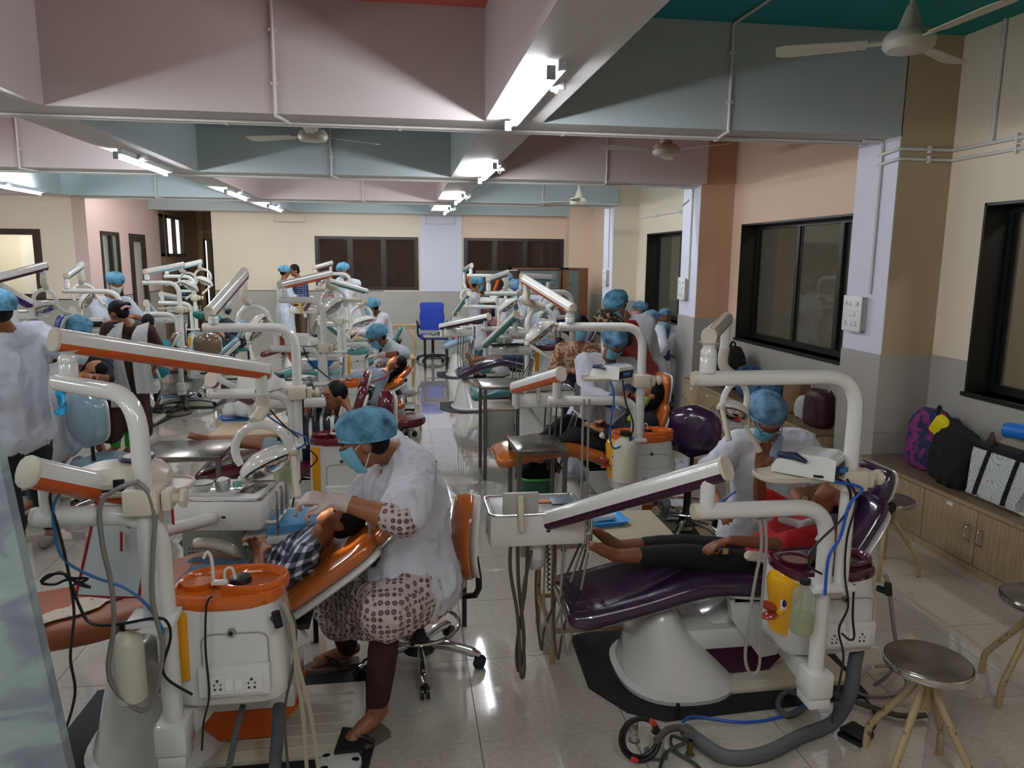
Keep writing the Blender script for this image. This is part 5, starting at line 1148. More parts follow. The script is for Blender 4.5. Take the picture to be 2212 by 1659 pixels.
# -- dentist and patient at the front right
Pd = dict(s=1.0, sk='mid', vox=.0095, coat=m_coat, coat_len=.25, sleeve=.95, top=m_shirtb, top_sleeve=1.2, trousers=(m_navyc, .95), cap=m_capd, mask=m_mask, glasses=True, fat=1.05, foldamp=.011)
m_shoe = M('black_shoe', '0E0E10', .4)
person('dentist in white coat and grey blue cap bending, eyes down, behind the front right chair', W(1645, 1120, 3.78), W(1664, 938, 3.7), W(1655, 902, 3.5), (-.08, -.72, -.7), hands=(W(1745, 1060, 3.45), W(1552, 1085, 3.4)), hints=((.8, .3, -.5), (-.8, .3, -.5)), shoes=m_shoe, **Pd)
m_red = M('red_shirt', 'A31418', .8, bump=.25, bs=9)
Yc = 3.06
t, J = person('child in red shirt and black trousers lying on the front right purple chair', W(1640, 1218, Yc), W(1768, 1118, Yc), W(1800, 1070, Yc), (-.5, -.2, .85), sho=(.2, 1, .1), hands=(W(1640, 1010, 3.05), W(1556, 1165, 2.92)), hints=((-.3, .5, -.7), (.4, -.5, -.3)),
    legs=[(W(1478, 1178, 3.14), W(1335, 1180, 3.14), W(1288, 1148, 3.14)), (W(1478, 1200, 2.98), W(1330, 1200, 2.99), W(1282, 1180, 2.97))], s=.86, sk='brown', vox=.0085, top=m_red, top_sleeve=.85, trousers=(m_trk, .8), curl=(.3, .6), up=(.85, 0, .5), foldamp=.008, bare_legs=True, hand_dir=((.1, -.1, 1), (-1, -.1, -.2)), palm=((-.3, -1, 0), (0, 0, -1)))
obj('collar_panel', remesh(join(cap_(W(1735, 1135, 2.93), W(1690, 1122, 3.0), .02, .02), cap_(W(1735, 1135, 2.93), W(1768, 1120, 2.95), .022, .02), cap_(W(1735, 1135, 2.93), W(1722, 1150, 2.915), .02, .006)), .008, 2), M('pale_panel', 'B8B4B4', .8), t, label='pale chest panel')
obj('trouser_print', join(torus(W(1548, 1190, 2.895), .012, .0018, 12, 4, RX(pi/2)), torus(W(1560, 1181, 2.895), .012, .0018, 12, 4, RX(pi/2)), box(*[c for q in ((W(1560, 1190, 2.9).x, W(1572, 1190, 2.9).x), (2.893, 2.896), (W(1560, 1196, 2.9).z, W(1560, 1184, 2.9).z)) for c in q])), M('gold_print', 'A88A50', .5), t)
# -- far left, near: standing with the blue glove
person('woman in white tunic and black trousers standing at the left edge with one blue glove', W(45, 935, 4.9), W(18, 712, 4.82), W(-12, 672, 4.72), (-.8, .45, -.3), sho=(-.35, -.95, 0), hands=(W(-60, 900, 4.5), W(130, 850, 4.95)), hints=((-.3, -.8, -.3), (.8, .1, -.2)),
    legs=[(W(20, 1060, 4.85), W(42, 1160, 4.95), W(30, 1185, 4.85)), (W(85, 1050, 5.05), W(112, 1150, 5.15), W(100, 1168, 5.05))], s=1.02, sk='brown', vox=.0105, coat=m_coat2, coat_len=.0, sleeve=.85, trousers=(m_trk, .9), cap=m_cap, gloves=(None, m_gloveb), shoes=M('grey_clog', '7C7C74', .6), fat=1.06, flare=1.3, foldamp=.012, curl=(.6, 1.0), hand_dir=(None, (.1, 0, -1)))
person('seated person in white coat and patterned navy skirt behind the standing woman at the left', W(128, 955, 5.75), W(92, 800, 5.7), W(68, 755, 5.62), (-.75, .4, -.5), sho=(-.3, -.95, 0), hands=(W(20, 900, 5.3), W(30, 880, 5.8)), legs=[(W(70, 985, 5.5), W(75, 1080, 5.6), W(50, 1100, 5.5)), (W(95, 985, 5.95), W(100, 1065, 6), W(80, 1082, 5.9))],
    s=.98, sk='brown', coat=m_coat, coat_len=.2, sleeve=1.8, trousers=(pat_check('dotted_navy', '121828', '2A3450', '8A94A4', 60), .95), cap=m_cap, fat=1.05, shoes=m_shoe)
# -- dentist with the navy sleeves, the child under the lamp, and the woman in brown
person('dentist in navy shirt and blue cap working at the violet unit', W(165, 850, 6.7), W(180, 748, 6.65), W(172, 716, 6.55), (.35, -.5, -.75), hands=(W(205, 812, 6.35), W(188, 822, 6.4)), legs=[(W(215, 880, 6.5), W(215, 960, 6.5), W(225, 975, 6.35)), (W(150, 880, 6.5), W(150, 960, 6.5), W(150, 975, 6.35))], s=.95, sk='mid', top=m_navyc, top_sleeve=1.1, trousers=(m_navyc, .95), cap=m_cap, shoes=m_shoe)
person('child in orange clothes lying on the violet chair under the lit lamp', W(100, 850, 6.5), W(185, 812, 6.5), W(208, 795, 6.48), (-.2, -.3, .9), sho=(.1, 1, 0), hands=(W(140, 830, 6.6), W(140, 840, 6.4)), legs=[(W(30, 840, 6.6), W(-40, 850, 6.6), W(-60, 835, 6.6)), (W(30, 845, 6.4), W(-40, 855, 6.4), W(-60, 840, 6.4))], s=.72, sk='fair', top=M('orange_shirt', 'C8801C', .8), trousers=(m_navyc, .9), up=(.9, 0, .4))
m_brown = M('brown_kurta_cloth', '35211A', .9, bump=.2, bs=8)
Yw = 7.2
t, J = person('woman in brown kurta with white scarf and green trousers seen from behind', W(268, 838, Yw), W(278, 700, Yw), W(256, 676, Yw-.04), (-.8, .3, -.45), sho=(-.75, -.6, 0), hands=(W(195, 805, Yw-.1), W(330, 800, Yw+.25)), hints=((-.2, -.3, -1), (.5, 0, -1)), s=.93, sk='mid', vox=.011, top=m_brown, top_sleeve=.75, skirt=(m_brown, .40, .98), trousers=(M('green_trousers', '3FA33A', .8), .93), bun=True, fat=1.12, shoes=m_shoe,
    legs=[(W(255, 900, Yw), W(248, 968, Yw-.02), W(232, 978, Yw-.05)), (W(285, 900, Yw+.05), W(280, 968, Yw+.05), W(270, 978, Yw+.02))])
hm = J['hm']; obj('hair_clip', tube(smooth_path([W(262, 668, Yw-.17), W(272, 662, Yw-.16), W(282, 664, Yw-.12)], 4), .012, 8), M('pink_clip', 'D8A4A0', .4), t)
m_dup = M('white_scarf_cloth', 'CFCFD0', .9, bump=.5, bs=22, sheen=.3)
def cloth_strip(rows, wd, mat, name, t, th=.006, seed=0, n=7):
    """draped strip: rows = centre points, wd = half widths, along each row's side vector"""
    rg = []; P = smooth_path([r[0] for r in rows], 4); S_ = smooth_path([r[1] for r in rows], 4)
    for i, p in enumerate(P):
        sv = S_[i]; N_ = V(0, -1, 0); top = [p+sv*(2*j/(n-1)-1)+N_*(.012*sin(j*2.3+seed+i*.25)) for j in range(n)]
        rg.append(top+[q-N_*th for q in top[::-1]])
    return obj(name, loft(rg), mat, t, ang=80)
for (a, b, c, d, w0) in ((243, 250, 262, 268, .075), (300, 308, 318, 320, .07)):
    cloth_strip([(W(a+8, 700, Yw-.12), V(w0*.8, 0, .02)), (W(a, 735, Yw-.2), V(w0, 0, 0)), (W(b, 800, Yw-.22), V(w0*1.1, 0, 0)), (W(c, 850, Yw-.22), V(w0*1.2, 0, 0)), (W(d, 880 if a < 280 else 832, Yw-.22), V(w0*1.4, 0, 0))], 0, m_dup, 'scarf', t, seed=a)
cloth_strip([(W(232, 775, Yw-.2), V(.015, 0, 0)), (W(228, 820, Yw-.2), V(.02, 0, 0)), (W(222, 860, Yw-.2), V(.02, 0, 0))], 0, M('pink_border', 'C88A8A', .8), 'scarf_border', t)
# -- far left group
person('dentist in white tunic and white mask standing beside the brown unit', W(242, 770, 9.3), W(236, 645, 9.3), W(250, 612, 9.22), (.45, -.7, -.5), hands=(W(275, 680, 9.05), W(262, 688, 9.05)), hints=((.7, .2, -.6), (-.7, .2, -.6)), s=1.02, sk='mid', coat=m_coat2, coat_len=.18, sleeve=.9, top=m_shirtb, top_sleeve=1.1, trousers=(m_trk, .95), cap=m_cap, mask=m_maskw, shoes=m_shoe)
person('boy in teal shirt seen from behind, waiting beside the pale blue unit', W(332, 800, 8.4), W(328, 735, 8.4), W(320, 698, 8.38), (-.2, .95, -.05), hands=(W(350, 790, 8.2), W(312, 790, 8.2)), s=.8, sk='mid', top=M('teal_shirt', '1C7C86', .8), trousers=(m_navyc, .95), legs=[(W(315, 805, 8.75), W(315, 870, 8.8), W(312, 875, 8.95)), (W(340, 805, 8.75), W(340, 870, 8.8), W(340, 875, 8.95))], shoes=m_shoe)
person('dentist in navy shirt and jeans leaning over the far left pale blue chair', W(520, 735, 12.2), W(482, 690, 12.2), W(462, 697, 12.1), (-.8, -.2, -.6), sho=(.1, -1, 0), hands=(W(463, 700+8, 11.9), W(462, 716, 12.0)), hints=((.6, -.1, -.6), (.5, .3, -.6)), legs=[(W(484, 735, 11.95), W(498, 768, 12.0), W(488, 776, 11.95)), (W(490, 733, 12.4), W(502, 765, 12.4), W(494, 772, 12.35))], s=.98, sk='fair', top=m_navyc, top_sleeve=.9, trousers=(M('dark_jeans', '2A3C52', .85), .95), cap=m_cap, mask=m_mask, shoes=m_shoe)
person('doctor in long white coat standing with back turned near the far wall', W(615, 675, 14.9), W(612, 606, 14.9), W(616, 588, 14.85), (.7, .4, -.3), hands=(W(640, 643, 14.75), W(634, 640, 15.0)), hints=((-.2, 0, -1), (.3, 0, -1)), s=1.0, sk='mid', coat=m_coat2, coat_len=.35, sleeve=1.85, trousers=(m_trk, .95), cap=m_cap, shoes=m_shoe)
person('man in navy checked shirt talking to the doctor near the far wall', W(652, 668, 15.1), W(648, 603, 15.1), W(636, 585, 15.0), (-.75, -.5, -.3), hands=(W(634, 642, 14.8), W(641, 640, 14.85)), hints=((.2, 0, -1), (-.3, 0, -1)), s=1.03, sk='mid', top=pat_check('far_check', '141C34', '2C3A58', '8E9CB4', 26), top_sleeve=1.8, trousers=(M('khaki_trousers', '5C4A38', .85), .95), shoes=m_shoe)
person('doctor in white coat bending before the first dark window', W(755, 680, 13.6), W(752, 604, 13.5), W(740, 584, 13.4), (-.5, -.7, -.5), hands=(W(722, 640, 13.2), W(716, 618, 13.2)), hints=((-.2, 0, -1), (-.6, 0, -1)), s=1.06, sk='brown', coat=m_coat, coat_len=.4, sleeve=1.85, trousers=(m_trk, .95), cap=m_cap, mask=m_mask, shoes=m_shoe)
person('bearded dentist in white coat seated beside the teal unit', W(832, 745, 10.6), W(822, 678, 10.6), W(802, 664, 10.5), (-.85, -.2, -.45), sho=(.2, -1, 0), hands=(W(775, 718, 10.1), W(772, 714, 10.3)), hints=((0, 0, -1), (0, 0, -1)), legs=[(W(780, 752, 10.3), W(790, 800, 10.3), W(780, 808, 10.3)), (W(785, 752, 10.8), W(795, 800, 10.8), W(785, 808, 10.8))], s=1.03, sk='dark', coat=m_coat, coat_len=.3, sleeve=1.85, trousers=(m_trk, .95), cap=m_cap, mask=m_mask, gloves=(m_glove, m_glove), shoes=m_shoe)
t, J = person('dentist with red glasses and blue cap treating the draped patient', W(848, 838, 7.95), W(836, 738, 7.85), W(814, 728, 7.72), (-.7, -.45, -.6), sho=(.45, -.9, 0), hands=(W(820, 768, 7.5), W(822, 784, 7.6)), hints=((1, 0, .1), (0, .3, -.6)), legs=[(W(800, 860, 7.7), W(805, 930, 7.7), W(795, 940, 7.6)), (W(860, 862, 7.6), W(862, 930, 7.65), W(850, 940, 7.5))], s=1.0, sk='brown', vox=.0115, coat=m_coat2, coat_len=.2, sleeve=.95, top=m_navyc, top_sleeve=1.15, trousers=(m_trk, .95), cap=m_cap, mask=m_mask, gloves=(m_glove, m_glove), glasses=True, shoes=m_shoe)
m_gown = M('grey_drape', '8A95A0', .7, bump=.5, bs=18)
t, J = person('patient under a grey drape with dark hair on the second orange chair at the left', W(745, 838, 7.4), W(836, 806, 7.4), W(856, 786, 7.38), (-.6, -.35, .75), sho=(.15, 1, 0), hands=(W(770, 825, 7.55), W(775, 832, 7.25)), legs=[(W(700, 828, 7.5), W(650, 842, 7.5), W(640, 825, 7.5)), (W(700, 832, 7.3), W(650, 846, 7.3), W(640, 830, 7.3))], s=.85, sk='mid', vox=.012, coat=m_gown, coat_len=.45, sleeve=1.9, collar=False, trousers=(M('grey_trousers', '4A4C50', .85), .95), long_hair=True, up=(.8, 0, .55), fat=1.1)
obj('bib_edge', tube(smooth_path([W(826, 798, 7.2), W(838, 812, 7.18), W(812, 822, 7.15), W(786, 834, 7.15)], 4), .006, 6), M('red_edging', 'B02A20', .6), t)
# -- boy in striped shirt
m_str = M('striped_shirt', '141A2A', .8); n_, l_, b_ = nodes_of(m_str); tc = n_.new('ShaderNodeTexCoord'); wv = n_.new('ShaderNodeTexWave'); wv.bands_direction = 'X'; wv.inputs['Scale'].default_value = 4.2; wv.inputs['Distortion'].default_value = 1.2; wv.inputs['Detail Scale'].default_value = .6; l_.new(tc.outputs['Object'], wv.inputs['Vector'])
rp = n_.new('ShaderNodeValToRGB'); e = rp.color_ramp.elements; e[0].position = .7; e[0].color = lin('141A2A'); e[1].position = .78; e[1].color = lin('5C6A60'); q = e.new(.9); q.color = lin('C8CCC8'); l_.new(wv.outputs['Fac'], rp.inputs[0]); l_.new(rp.outputs[0], b_.inputs['Base Color'])
person('boy in dark striped shirt resting his head on his hand on the maroon chair', W(642, 968, 5.08), W(722, 888, 5.05), W(724, 856, 4.95), (-.85, -.5, -.05), sho=(.4, -.85, .1), hands=(W(752, 880, 4.92), W(650, 945, 5.2)), hints=((.3, -.4, -.8), (0, .5, -.5)), legs=[(W(560, 958, 5.0), W(450, 950, 5.05), W(415, 942, 5.0)), (W(565, 990, 4.95), W(490, 1030, 4.98), W(455, 1020, 4.95))], s=.84, sk='mid', vox=.010, top=m_str, top_sleeve=.9, trousers=(M('pale_denim_shorts', '7D8A90', .85), .38), bare_legs=True, curl=(.7, .5), eyes=True, hand_dir=((-.3, .2, .9), None))
# -- middle right group
m_camo = M('leopard_scarf_cloth', '9A7A58', .85, col2='1C1512', thr=.56, vs=30)
person('dentist in white coat and puffed blue cap standing beside the middle right chair', W(1392, 800, 6.3), W(1356, 688, 6.25), W(1330, 662, 6.15), (-.55, -.4, -.7), hands=(W(1345, 800, 5.85), W(1320, 790, 5.95)), hints=((.4, 0, -1), (-.5, .2, -1)), s=1.02, sk='mid', vox=.011, coat=m_coat, coat_len=.2, sleeve=1.8, trousers=(m_trk, .95), cap=m_cap, mask=m_mask, shoes=m_shoe, fat=1.1)
t, J = person('woman with leopard print headscarf and red jacket beside the middle right chair', W(1388, 820, 5.9), W(1348, 722, 5.8), W(1312, 704, 5.7), (-.6, .2, -.75), sho=(-.6, -.8, 0), hands=(W(1360, 840, 5.5), W(1340, 830, 5.7)), hints=((.5, -.3, -1), (0, 0, -1)), s=.98, sk='mid', vox=.012, top=M('red_jacket', '8E1F1E', .35, bump=.3, bs=7), top_sleeve=1.7, skirt=(MATS['red_jacket'], .2, 1.2), trousers=(m_trk, .95), hair=False, shoes=m_shoe, fat=1.15)
obj('headscarf', folds(remesh(xf(join(ell((-.012, 0, .03), .115, .1, .112), cap_((-.03, 0, -.03), (-.02, 0, -.14), .09, .1)), J['hm']), .012, 3), .008, 14), m_camo, t, ang=80)
t, J = person('seated woman in floral orange shirt with blue mask behind the doctors', W(1250, 812, 6.9), W(1252, 742, 6.9), W(1254, 708, 6.85), (.1, -.9, -.4), hands=(W(1275, 795, 6.6), W(1235, 800, 6.6)), legs=[(W(1285, 845, 6.5), W(1285, 910, 6.5), W(1285, 915, 6.4)), (W(1225, 845, 6.5), W(1225, 910, 6.5), W(1225, 915, 6.4))], s=.98, sk='mid', vox=.012, top=M('floral_print', 'B99A86', .85, col2='8A5A34', thr=.5, vs=30), top_sleeve=1.7, trousers=(m_navyc, .95), mask=m_mask, fat=1.1, shoes=m_shoe)
t, J = person('dentist in white coat with head bowed in front of the middle right chair', W(1290, 900, 5.65), W(1312, 772, 5.6), W(1326, 742, 5.42), (.12, -.72, -.7), hands=(W(1372, 838, 5.3), W(1330, 868, 5.2)), hints=((.9, .3, -.7), (-.9, .3, -.5)), s=1.0, sk='mid', vox=.0105, coat=m_coat, coat_len=.42, sleeve=1.75, top=m_slate, top_sleeve=1.85, trousers=(m_trk, .95), cap=m_capd, mask=m_mask, glasses=True, gloves=(M('navy_glove', '1E2A44', .5), M('sky_glove', '7A9CC0', .5)), shoes=m_shoe, fat=1.12)
t, J = person('patient in black with long dark hair lying on the middle right orange chair', W(1348, 968, 4.98), W(1398, 888, 4.98), W(1402, 852, 4.95), (-.6, -.1, .7), sho=(.2, 1, .1), hands=(W(1302, 918, 4.9), W(1296, 928, 4.8)), hints=((0, .5, -.6), (.2, -.8, -.4)), legs=[(W(1225, 912, 5.08), W(1130, 985, 5.08), W(1100, 945, 5.05)), (W(1240, 940, 4.9), W(1160, 990, 4.92), W(1118, 970, 4.9))], s=.97, sk='mid', vox=.0105, top=M('black_navy_top', '0F1220', .85, bump=.2, bs=9), top_sleeve=1.75, trousers=(M('black_leggings', '0B0B0E', .8), .88), long_hair=True, up=(.8, 0, .6), bare_legs=True, curl=(.5, .5))
obj('green_scarf', folds(remesh(join(cap_(W(1380, 880, 4.85), W(1365, 905, 4.82), .03, .035), cap_(W(1395, 865, 4.85), W(1380, 885, 4.83), .025, .03)), .01, 3), .01, 20), M('lime_cloth', '7CA032', .8), t, ang=80)
person('dentist with pink mask at the window, half hidden', W(1395, 760, 9.9), W(1388, 686, 9.9), W(1380, 670, 9.85), (-.85, -.3, -.2), hands=(None, None), s=.98, sk='mid', coat=m_coat, coat_len=.3, sleeve=1.8, trousers=(m_trk, .95), cap=m_capd, mask=m_maskp, shoes=m_shoe)
t, J = person('dentist with back turned holding a navy folder near the second column', W(1412, 790, 9.3), W(1406, 705, 9.3), W(1408, 690, 9.28), (.8, .4, -.2), sho=(-.35, .9, 0), hands=(W(1440, 765, 9.4), W(1430, 768, 9.15)), s=.97, sk='mid', coat=m_coat2, coat_len=.35, sleeve=1.8, trousers=(m_trk, .95), cap=m_capd, shoes=m_shoe, fat=1.1)
o = tag(base_at(obj('folder', cbox(W(1422, 768, 9.05), .3, .03, .13, .006), M('navy_folder', '1E2A66', .5))), 'navy folder held by the dentist with back turned', 'folder')
o = tag(base_at(obj('paper', prism([(0, 0), (.3, .02), (.34, -.36), (.16, -.5)], .004, T(*W(1398, 786, 9.0))@RX(pi/2)), M('white_paper', 'D8D8D8', .8))), 'white sheet hanging below the navy folder', 'paper')
person('young woman in glasses with lowered mask looking this way beside the second column', W(1440, 790, 9.75), W(1440, 706, 9.75), W(1437, 684, 9.7), (-.25, -.95, -.1), s=.93, sk='mid', vox=.011, coat=m_coat, coat_len=.3, sleeve=1.8, top=m_slate, trousers=(m_trk, .95), cap=m_capd, mask=m_mask, mask_low=.075, glasses=True, eyes=True, shoes=m_shoe)
person('dentist in white coat facing sideways near the garlanded portrait', W(1030, 705, 11.9), W(1024, 634, 11.9), W(1032, 614, 11.85), (.85, .0, -.35), hands=(W(1055, 680, 11.6), W(1050, 672, 11.9)), s=1.0, sk='mid', coat=m_coat, coat_len=.25, sleeve=1.1, trousers=(M('teal_trousers', '1E5A68', .85), .6), cap=m_cap, mask=m_mask, shoes=m_shoe)
person('dentist with blue shirt under white coat bending behind the purple unit', W(1108, 745, 10.4), W(1112, 648, 10.3), W(1114, 626, 10.1), (.1, -.8, -.55), hands=(W(1085, 715, 9.9), W(1110, 718, 9.9)), hints=((.8, .2, -.6), (-.8, .2, -.6)), s=1.05, sk='brown', vox=.0125, coat=m_coat, coat_len=.3, sleeve=1.0, top=m_slate, top_sleeve=1.2, trousers=(m_trk, .95), cap=m_capd, mask=m_mask, shoes=m_shoe)
person('person in dark clothes with blue cap far behind beside the poster', W(1098, 700, 12.8), W(1098, 628, 12.8), W(1097, 606, 12.75), (.3, .9, -.1), s=1.02, sk='brown', top=m_navyc, top_sleeve=1.5, trousers=(m_trk, .95), cap=m_capd, shoes=m_shoe)
person('person in white coat seen from behind before the glass cabinet', W(1152, 730, 11.2), W(1160, 636, 11.2), W(1164, 612, 11.15), (.2, .95, -.2), s=1.05, sk='brown', coat=m_coat2, coat_len=.3, sleeve=1.8, trousers=(m_trk, .95), cap=m_capd, shoes=m_shoe, fat=1.1)
person('barefoot patient in denim shorts on the purple chair', W(1140, 768, 9.45), W(1195, 738, 9.45), W(1212, 720, 9.45), (-.4, -.1, .85), sho=(.1, 1, 0), hands=(W(1150, 755, 9.6), W(1150, 762, 9.3)), legs=[(W(1085, 762, 9.5), W(1018, 782, 9.5), W(1008, 766, 9.5)), (W(1088, 770, 9.35), W(1024, 792, 9.35), W(1012, 774, 9.35))], s=.9, sk='mid', vox=.0115, top=m_slate, trousers=(M('denim_shorts', '33455C', .85), .45), up=(.9, 0, .4), bare_legs=True)
person('patient in pink print clothes lying on the far right chair', W(1040, 716, 12.1), W(1085, 690, 12.1), W(1102, 678, 12.1), (-.4, -.1, .85), sho=(.1, 1, 0), hands=(W(1060, 700, 12.2), W(1062, 706, 11.9)), legs=[(W(1010, 716, 12.2), W(980, 728, 12.2), W(972, 720, 12.2)), (W(1010, 718, 12.0), W(980, 730, 12.0), W(972, 722, 12.0))], s=.92, sk='mid', top=M('pink_print', 'B5687C', .85, col2='D89AA8', thr=.5, vs=22), top_sleeve=1.5, skirt=(MATS['pink_print'], .45, 1.0), trousers=(MATS['pink_print'], .9), up=(.9, 0, .4), fat=1.2)

lamp_spot(W(600, 1000, 2.93), W(715, 1115, 2.85), 9, .42); lamp_spot(W(735, 665, 7.4), W(838, 788, 7.35), 30, .3); lamp_spot(W(110, 665, 6.55), W(205, 795, 6.45), 20, .35)

cu = bpy.data.curves.new('shirt_letters', 'FONT'); cu.body = 'SI'; cu.size = .042; cu.extrude = .002; tmp = bpy.data.objects.new('tmp', cu); COL.objects.link(tmp)
dg = bpy.context.evaluated_depsgraph_get(); me = bpy.data.meshes.new_from_object(tmp.evaluated_get(dg)); bpy.data.objects.remove(tmp)
me.materials.clear(); me.materials.append(m_maskw); ch_ = [o for o in bpy.data.objects if o.get('label', '').startswith('child in red shirt')][0]
lt = bpy.data.objects.new('shirt_letters', me); COL.objects.link(lt); lt.parent = ch_; q = W(1638, 1134, 2.9); lt.location = q-ch_.location; lt.rotation_euler = (radians(70), radians(-60), 0)
# ================================================================== STOOLS, TABLES, TROLLEYS
m_pipe = M('worn_cream_pipe', 'A8946E', .5, col2='6E5A3C', thr=.36, vs=30)
m_seatst = M('worn_steel_seat', 'A09A92', .25, .85, col2='5E564E', vs=6)
def steel_stool(c, zt, r, lab, legs=4, rot=0, sp=.2):
    x, y = c; t = thing('steel_stool', (x, y, 0), lab, 'stool', 'round steel stools')
    obj('seat', lathe([(r*.9, zt-.035), (r, zt-.034), (r, zt-.008), (r*.97, zt), (.002, zt+.002)], 36, T(x, y, 0)), m_seatst, t)
    obj('seat_rim', tube([V(x+(r+.0015)*cos(2*pi*i/40), y+(r+.0015)*sin(2*pi*i/40), zt-.019) for i in range(40)], .014, 8, closed=True, sx=.25), m_chrome, t)
    obj('hub', cyl((x, y, zt-.035), (x, y, zt-.2), .022), m_pipe, t)
    for k in range(legs):
        a = rot+k*2*pi/legs; d = V(cos(a), sin(a), 0); b = V(x, y, 0)
        obj('leg', tube(smooth_path([b+d*.03+V(0, 0, zt-.035), b+d*.05+V(0, 0, zt-.14), b+d*(sp*.9)+V(0, 0, .13), b+d*sp+V(0, 0, .08), b+d*(sp+.005)+V(0, 0, 0)], 5), .014, 10), m_pipe, t)
    return t
p = W(2003, 1430, Z=.47); steel_stool((p.x+.02, p.y+.02), .47, .145, 'round steel stool nearest the camera at the lower right', rot=.5, sp=.19)
p = W(1918, 1075, Z=.47); steel_stool((p.x, p.y), .47, .15, 'round steel stool in front of the low wooden cabinets', rot=.9, sp=.2)
p = W(2225, 1290, Z=.47); steel_stool((p.x+.05, p.y), .47, .15, 'round steel stool cut by the right border', rot=.3, sp=.2)
p = W(1850, 1070, Z=.47); steel_stool((p.x, p.y+.5), .45, .15, 'steel stool hidden behind the purple unit pole', rot=.2, sp=.17)
def table(lab, c, sx, sy, h, rot, topm, legm, name='side_table', th=.03, shelf=None, r=.014, cat='table', lip=0, sq=True):
    x, y = c; t = thing(name, (x, y, 0), lab, cat); m = T(x, y, 0)@RZ(rot)
    tp = obj('table_top', xf(box(-sx/2, sx/2, -sy/2, sy/2, h-th, h, min(.006, th*.3)), m), topm, t)
    if lip: obj('rim', xf(tube([V(p[0], p[1], h+.004) for p in rrect(sx*.98, sy*.98, .01, 2)], .006, 6, closed=True), m), m_chrome, tp)
    for a in (-1, 1):
        for b in (-1, 1):
            q = (a*(sx/2-.02), b*(sy/2-.02)); obj('leg', xf(box(q[0]-r, q[0]+r, q[1]-r, q[1]+r, 0, h-th, .002) if sq else cyl((q[0], q[1], 0), (q[0], q[1], h-th), r), m), legm, t, not sq)
    rr = r*.8
    if shelf is not None:
        for z in shelf:
            g = [box(-sx/2+.02, sx/2-.02, b*(sy/2-.02)-rr, b*(sy/2-.02)+rr, z-rr, z+rr) for b in (-1, 1)]+[box(a*(sx/2-.02)-rr, a*(sx/2-.02)+rr, -sy/2+.02, sy/2-.02, z-rr, z+rr) for a in (-1, 1)]
            for gg in g: obj('rail', xf(gg, m), legm, t, False)
    return t
m_galv = M('dull_galvanised', '77736A', .45, .8, var=.2, vs=12); m_trolley = M('grey_green_enamel', '8A8C80', .5, var=.15, vs=8)
m_wood = M('pale_wood_laminate', 'B49A72', .45); m_ctop = M('cream_table_top', 'B8AE94', .4)
def corner(px, py, z): p = W(px, py, Z=z); return (p.x, p.y)
p = W(1160, 955, Z=.70); table('shiny steel side table in front of the middle right chair', (p.x, p.y), .34, .4, .70, .02, m_seatst, m_galv, 'steel_table', th=.035, cat='table')
p = W(405, 968, Z=.72); table('low steel table in front of the maroon chair', (p.x, p.y), .5, .42, .72, -.02, m_seatst, m_galv, 'steel_table', th=.035, cat='table', shelf=(.3,))
p = W(1330, 1135, Z=.6); t = table('cream topped side table on worn pipes beside the purple footrest', (p.x-.06, p.y+.0), .62, .42, .6, .0, m_ctop, m_pipe, 'side_table', th=.025, shelf=(.16,), r=.013, sq=False)
p = W(530, 925, Z=.66); table('small wooden side table behind the ring lamp, blue tray on it', (p.x+.1, p.y), .62, .4, .66, 0, m_wood, m_galv, 'side_table', th=.03)
p = W(940, 740, Z=.6); table('small black side table beside the blue office chair', (W(940, 790, Z=0).x, 12.9), .42, .4, .58, .02, M('speckled_grey_top', '8A8A86', .4), M('black_steel', '141416', .4), 'side_table', th=.025, shelf=(.2,), r=.012)
p = W(1500, 950, Z=.5); t = thing('bench', (2.45, 6.3, 0), 'white and wood bench behind the middle right cabinet', 'bench')
obj('bench_top', box(1.85, 3.1, 6.15, 6.45, .40, .43, .005), m_white, t); obj('bench_rail', box(1.85, 3.1, 6.1, 6.14, .30, .36, .003), m_wood, t)
for x in (1.9, 3.05):
    for y in (6.15, 6.42): obj('leg', box(x-.02, x+.02, y-.02, y+.02, 0, .4), m_wood, t, False)
# trolleys
t = thing('instrument_trolley', (.9, 6.55, 0), 'tall grey steel trolley with closed drawer box beside the teal footrest', 'trolley')
xa, xb = W(1048, 900, 6.2).x, W(1118, 900, 6.2).x
for x in (xa, xb):
    for y in (6.2, 6.6): obj('leg', box(x-.015, x+.015, y-.015, y+.015, 0, .80, .002), m_galv, t, False)
obj('tray_top', box(xa-.03, xb+.16, 6.17, 6.63, .8, .83, .004), m_seatst, t)
obj('drawer_box', box(xa+.02, xb-.02, 6.21, 6.58, .28, .62, .004), m_trolley, t); obj('drawer_top', box(xa+.01, xb-.01, 6.2, 6.6, .62, .635, .002), m_ctop, t)
obj('pull', tube([(xb-.03, 6.2, .5), (xb-.03, 6.18, .5), (xb-.03, 6.18, .43), (xb-.03, 6.2, .43)], .005, 6), m_chrome, t)
t = thing('perforated_trolley', (-.55, 3.35, 0), 'grey metal trolley with perforated side behind the front left unit', 'trolley')
a, b = W(392, 1150, 3.4).x, W(505, 1150, 3.4).x
bd = obj('body', box(a, b+.2, 3.4, 3.75, .22, .78, .006), m_trolley, t)
for i in range(9):
    for j in range(6): obj('vent_hole', cyl((a+.03+.016*i, 3.401, .58-.02*j), (a+.03+.016*i, 3.397, .58-.02*j), .0035, n=6), m_blk, bd)
obj('door_panel', box(b-.05, b+.18, 3.39, 3.402, .26, .74, .003), m_trolley, t)
for x in (a+.03, b+.17):
    for y in (3.43, 3.72): obj('leg', cyl((x, y, 0), (x, y, .23), .014), m_galv, t)
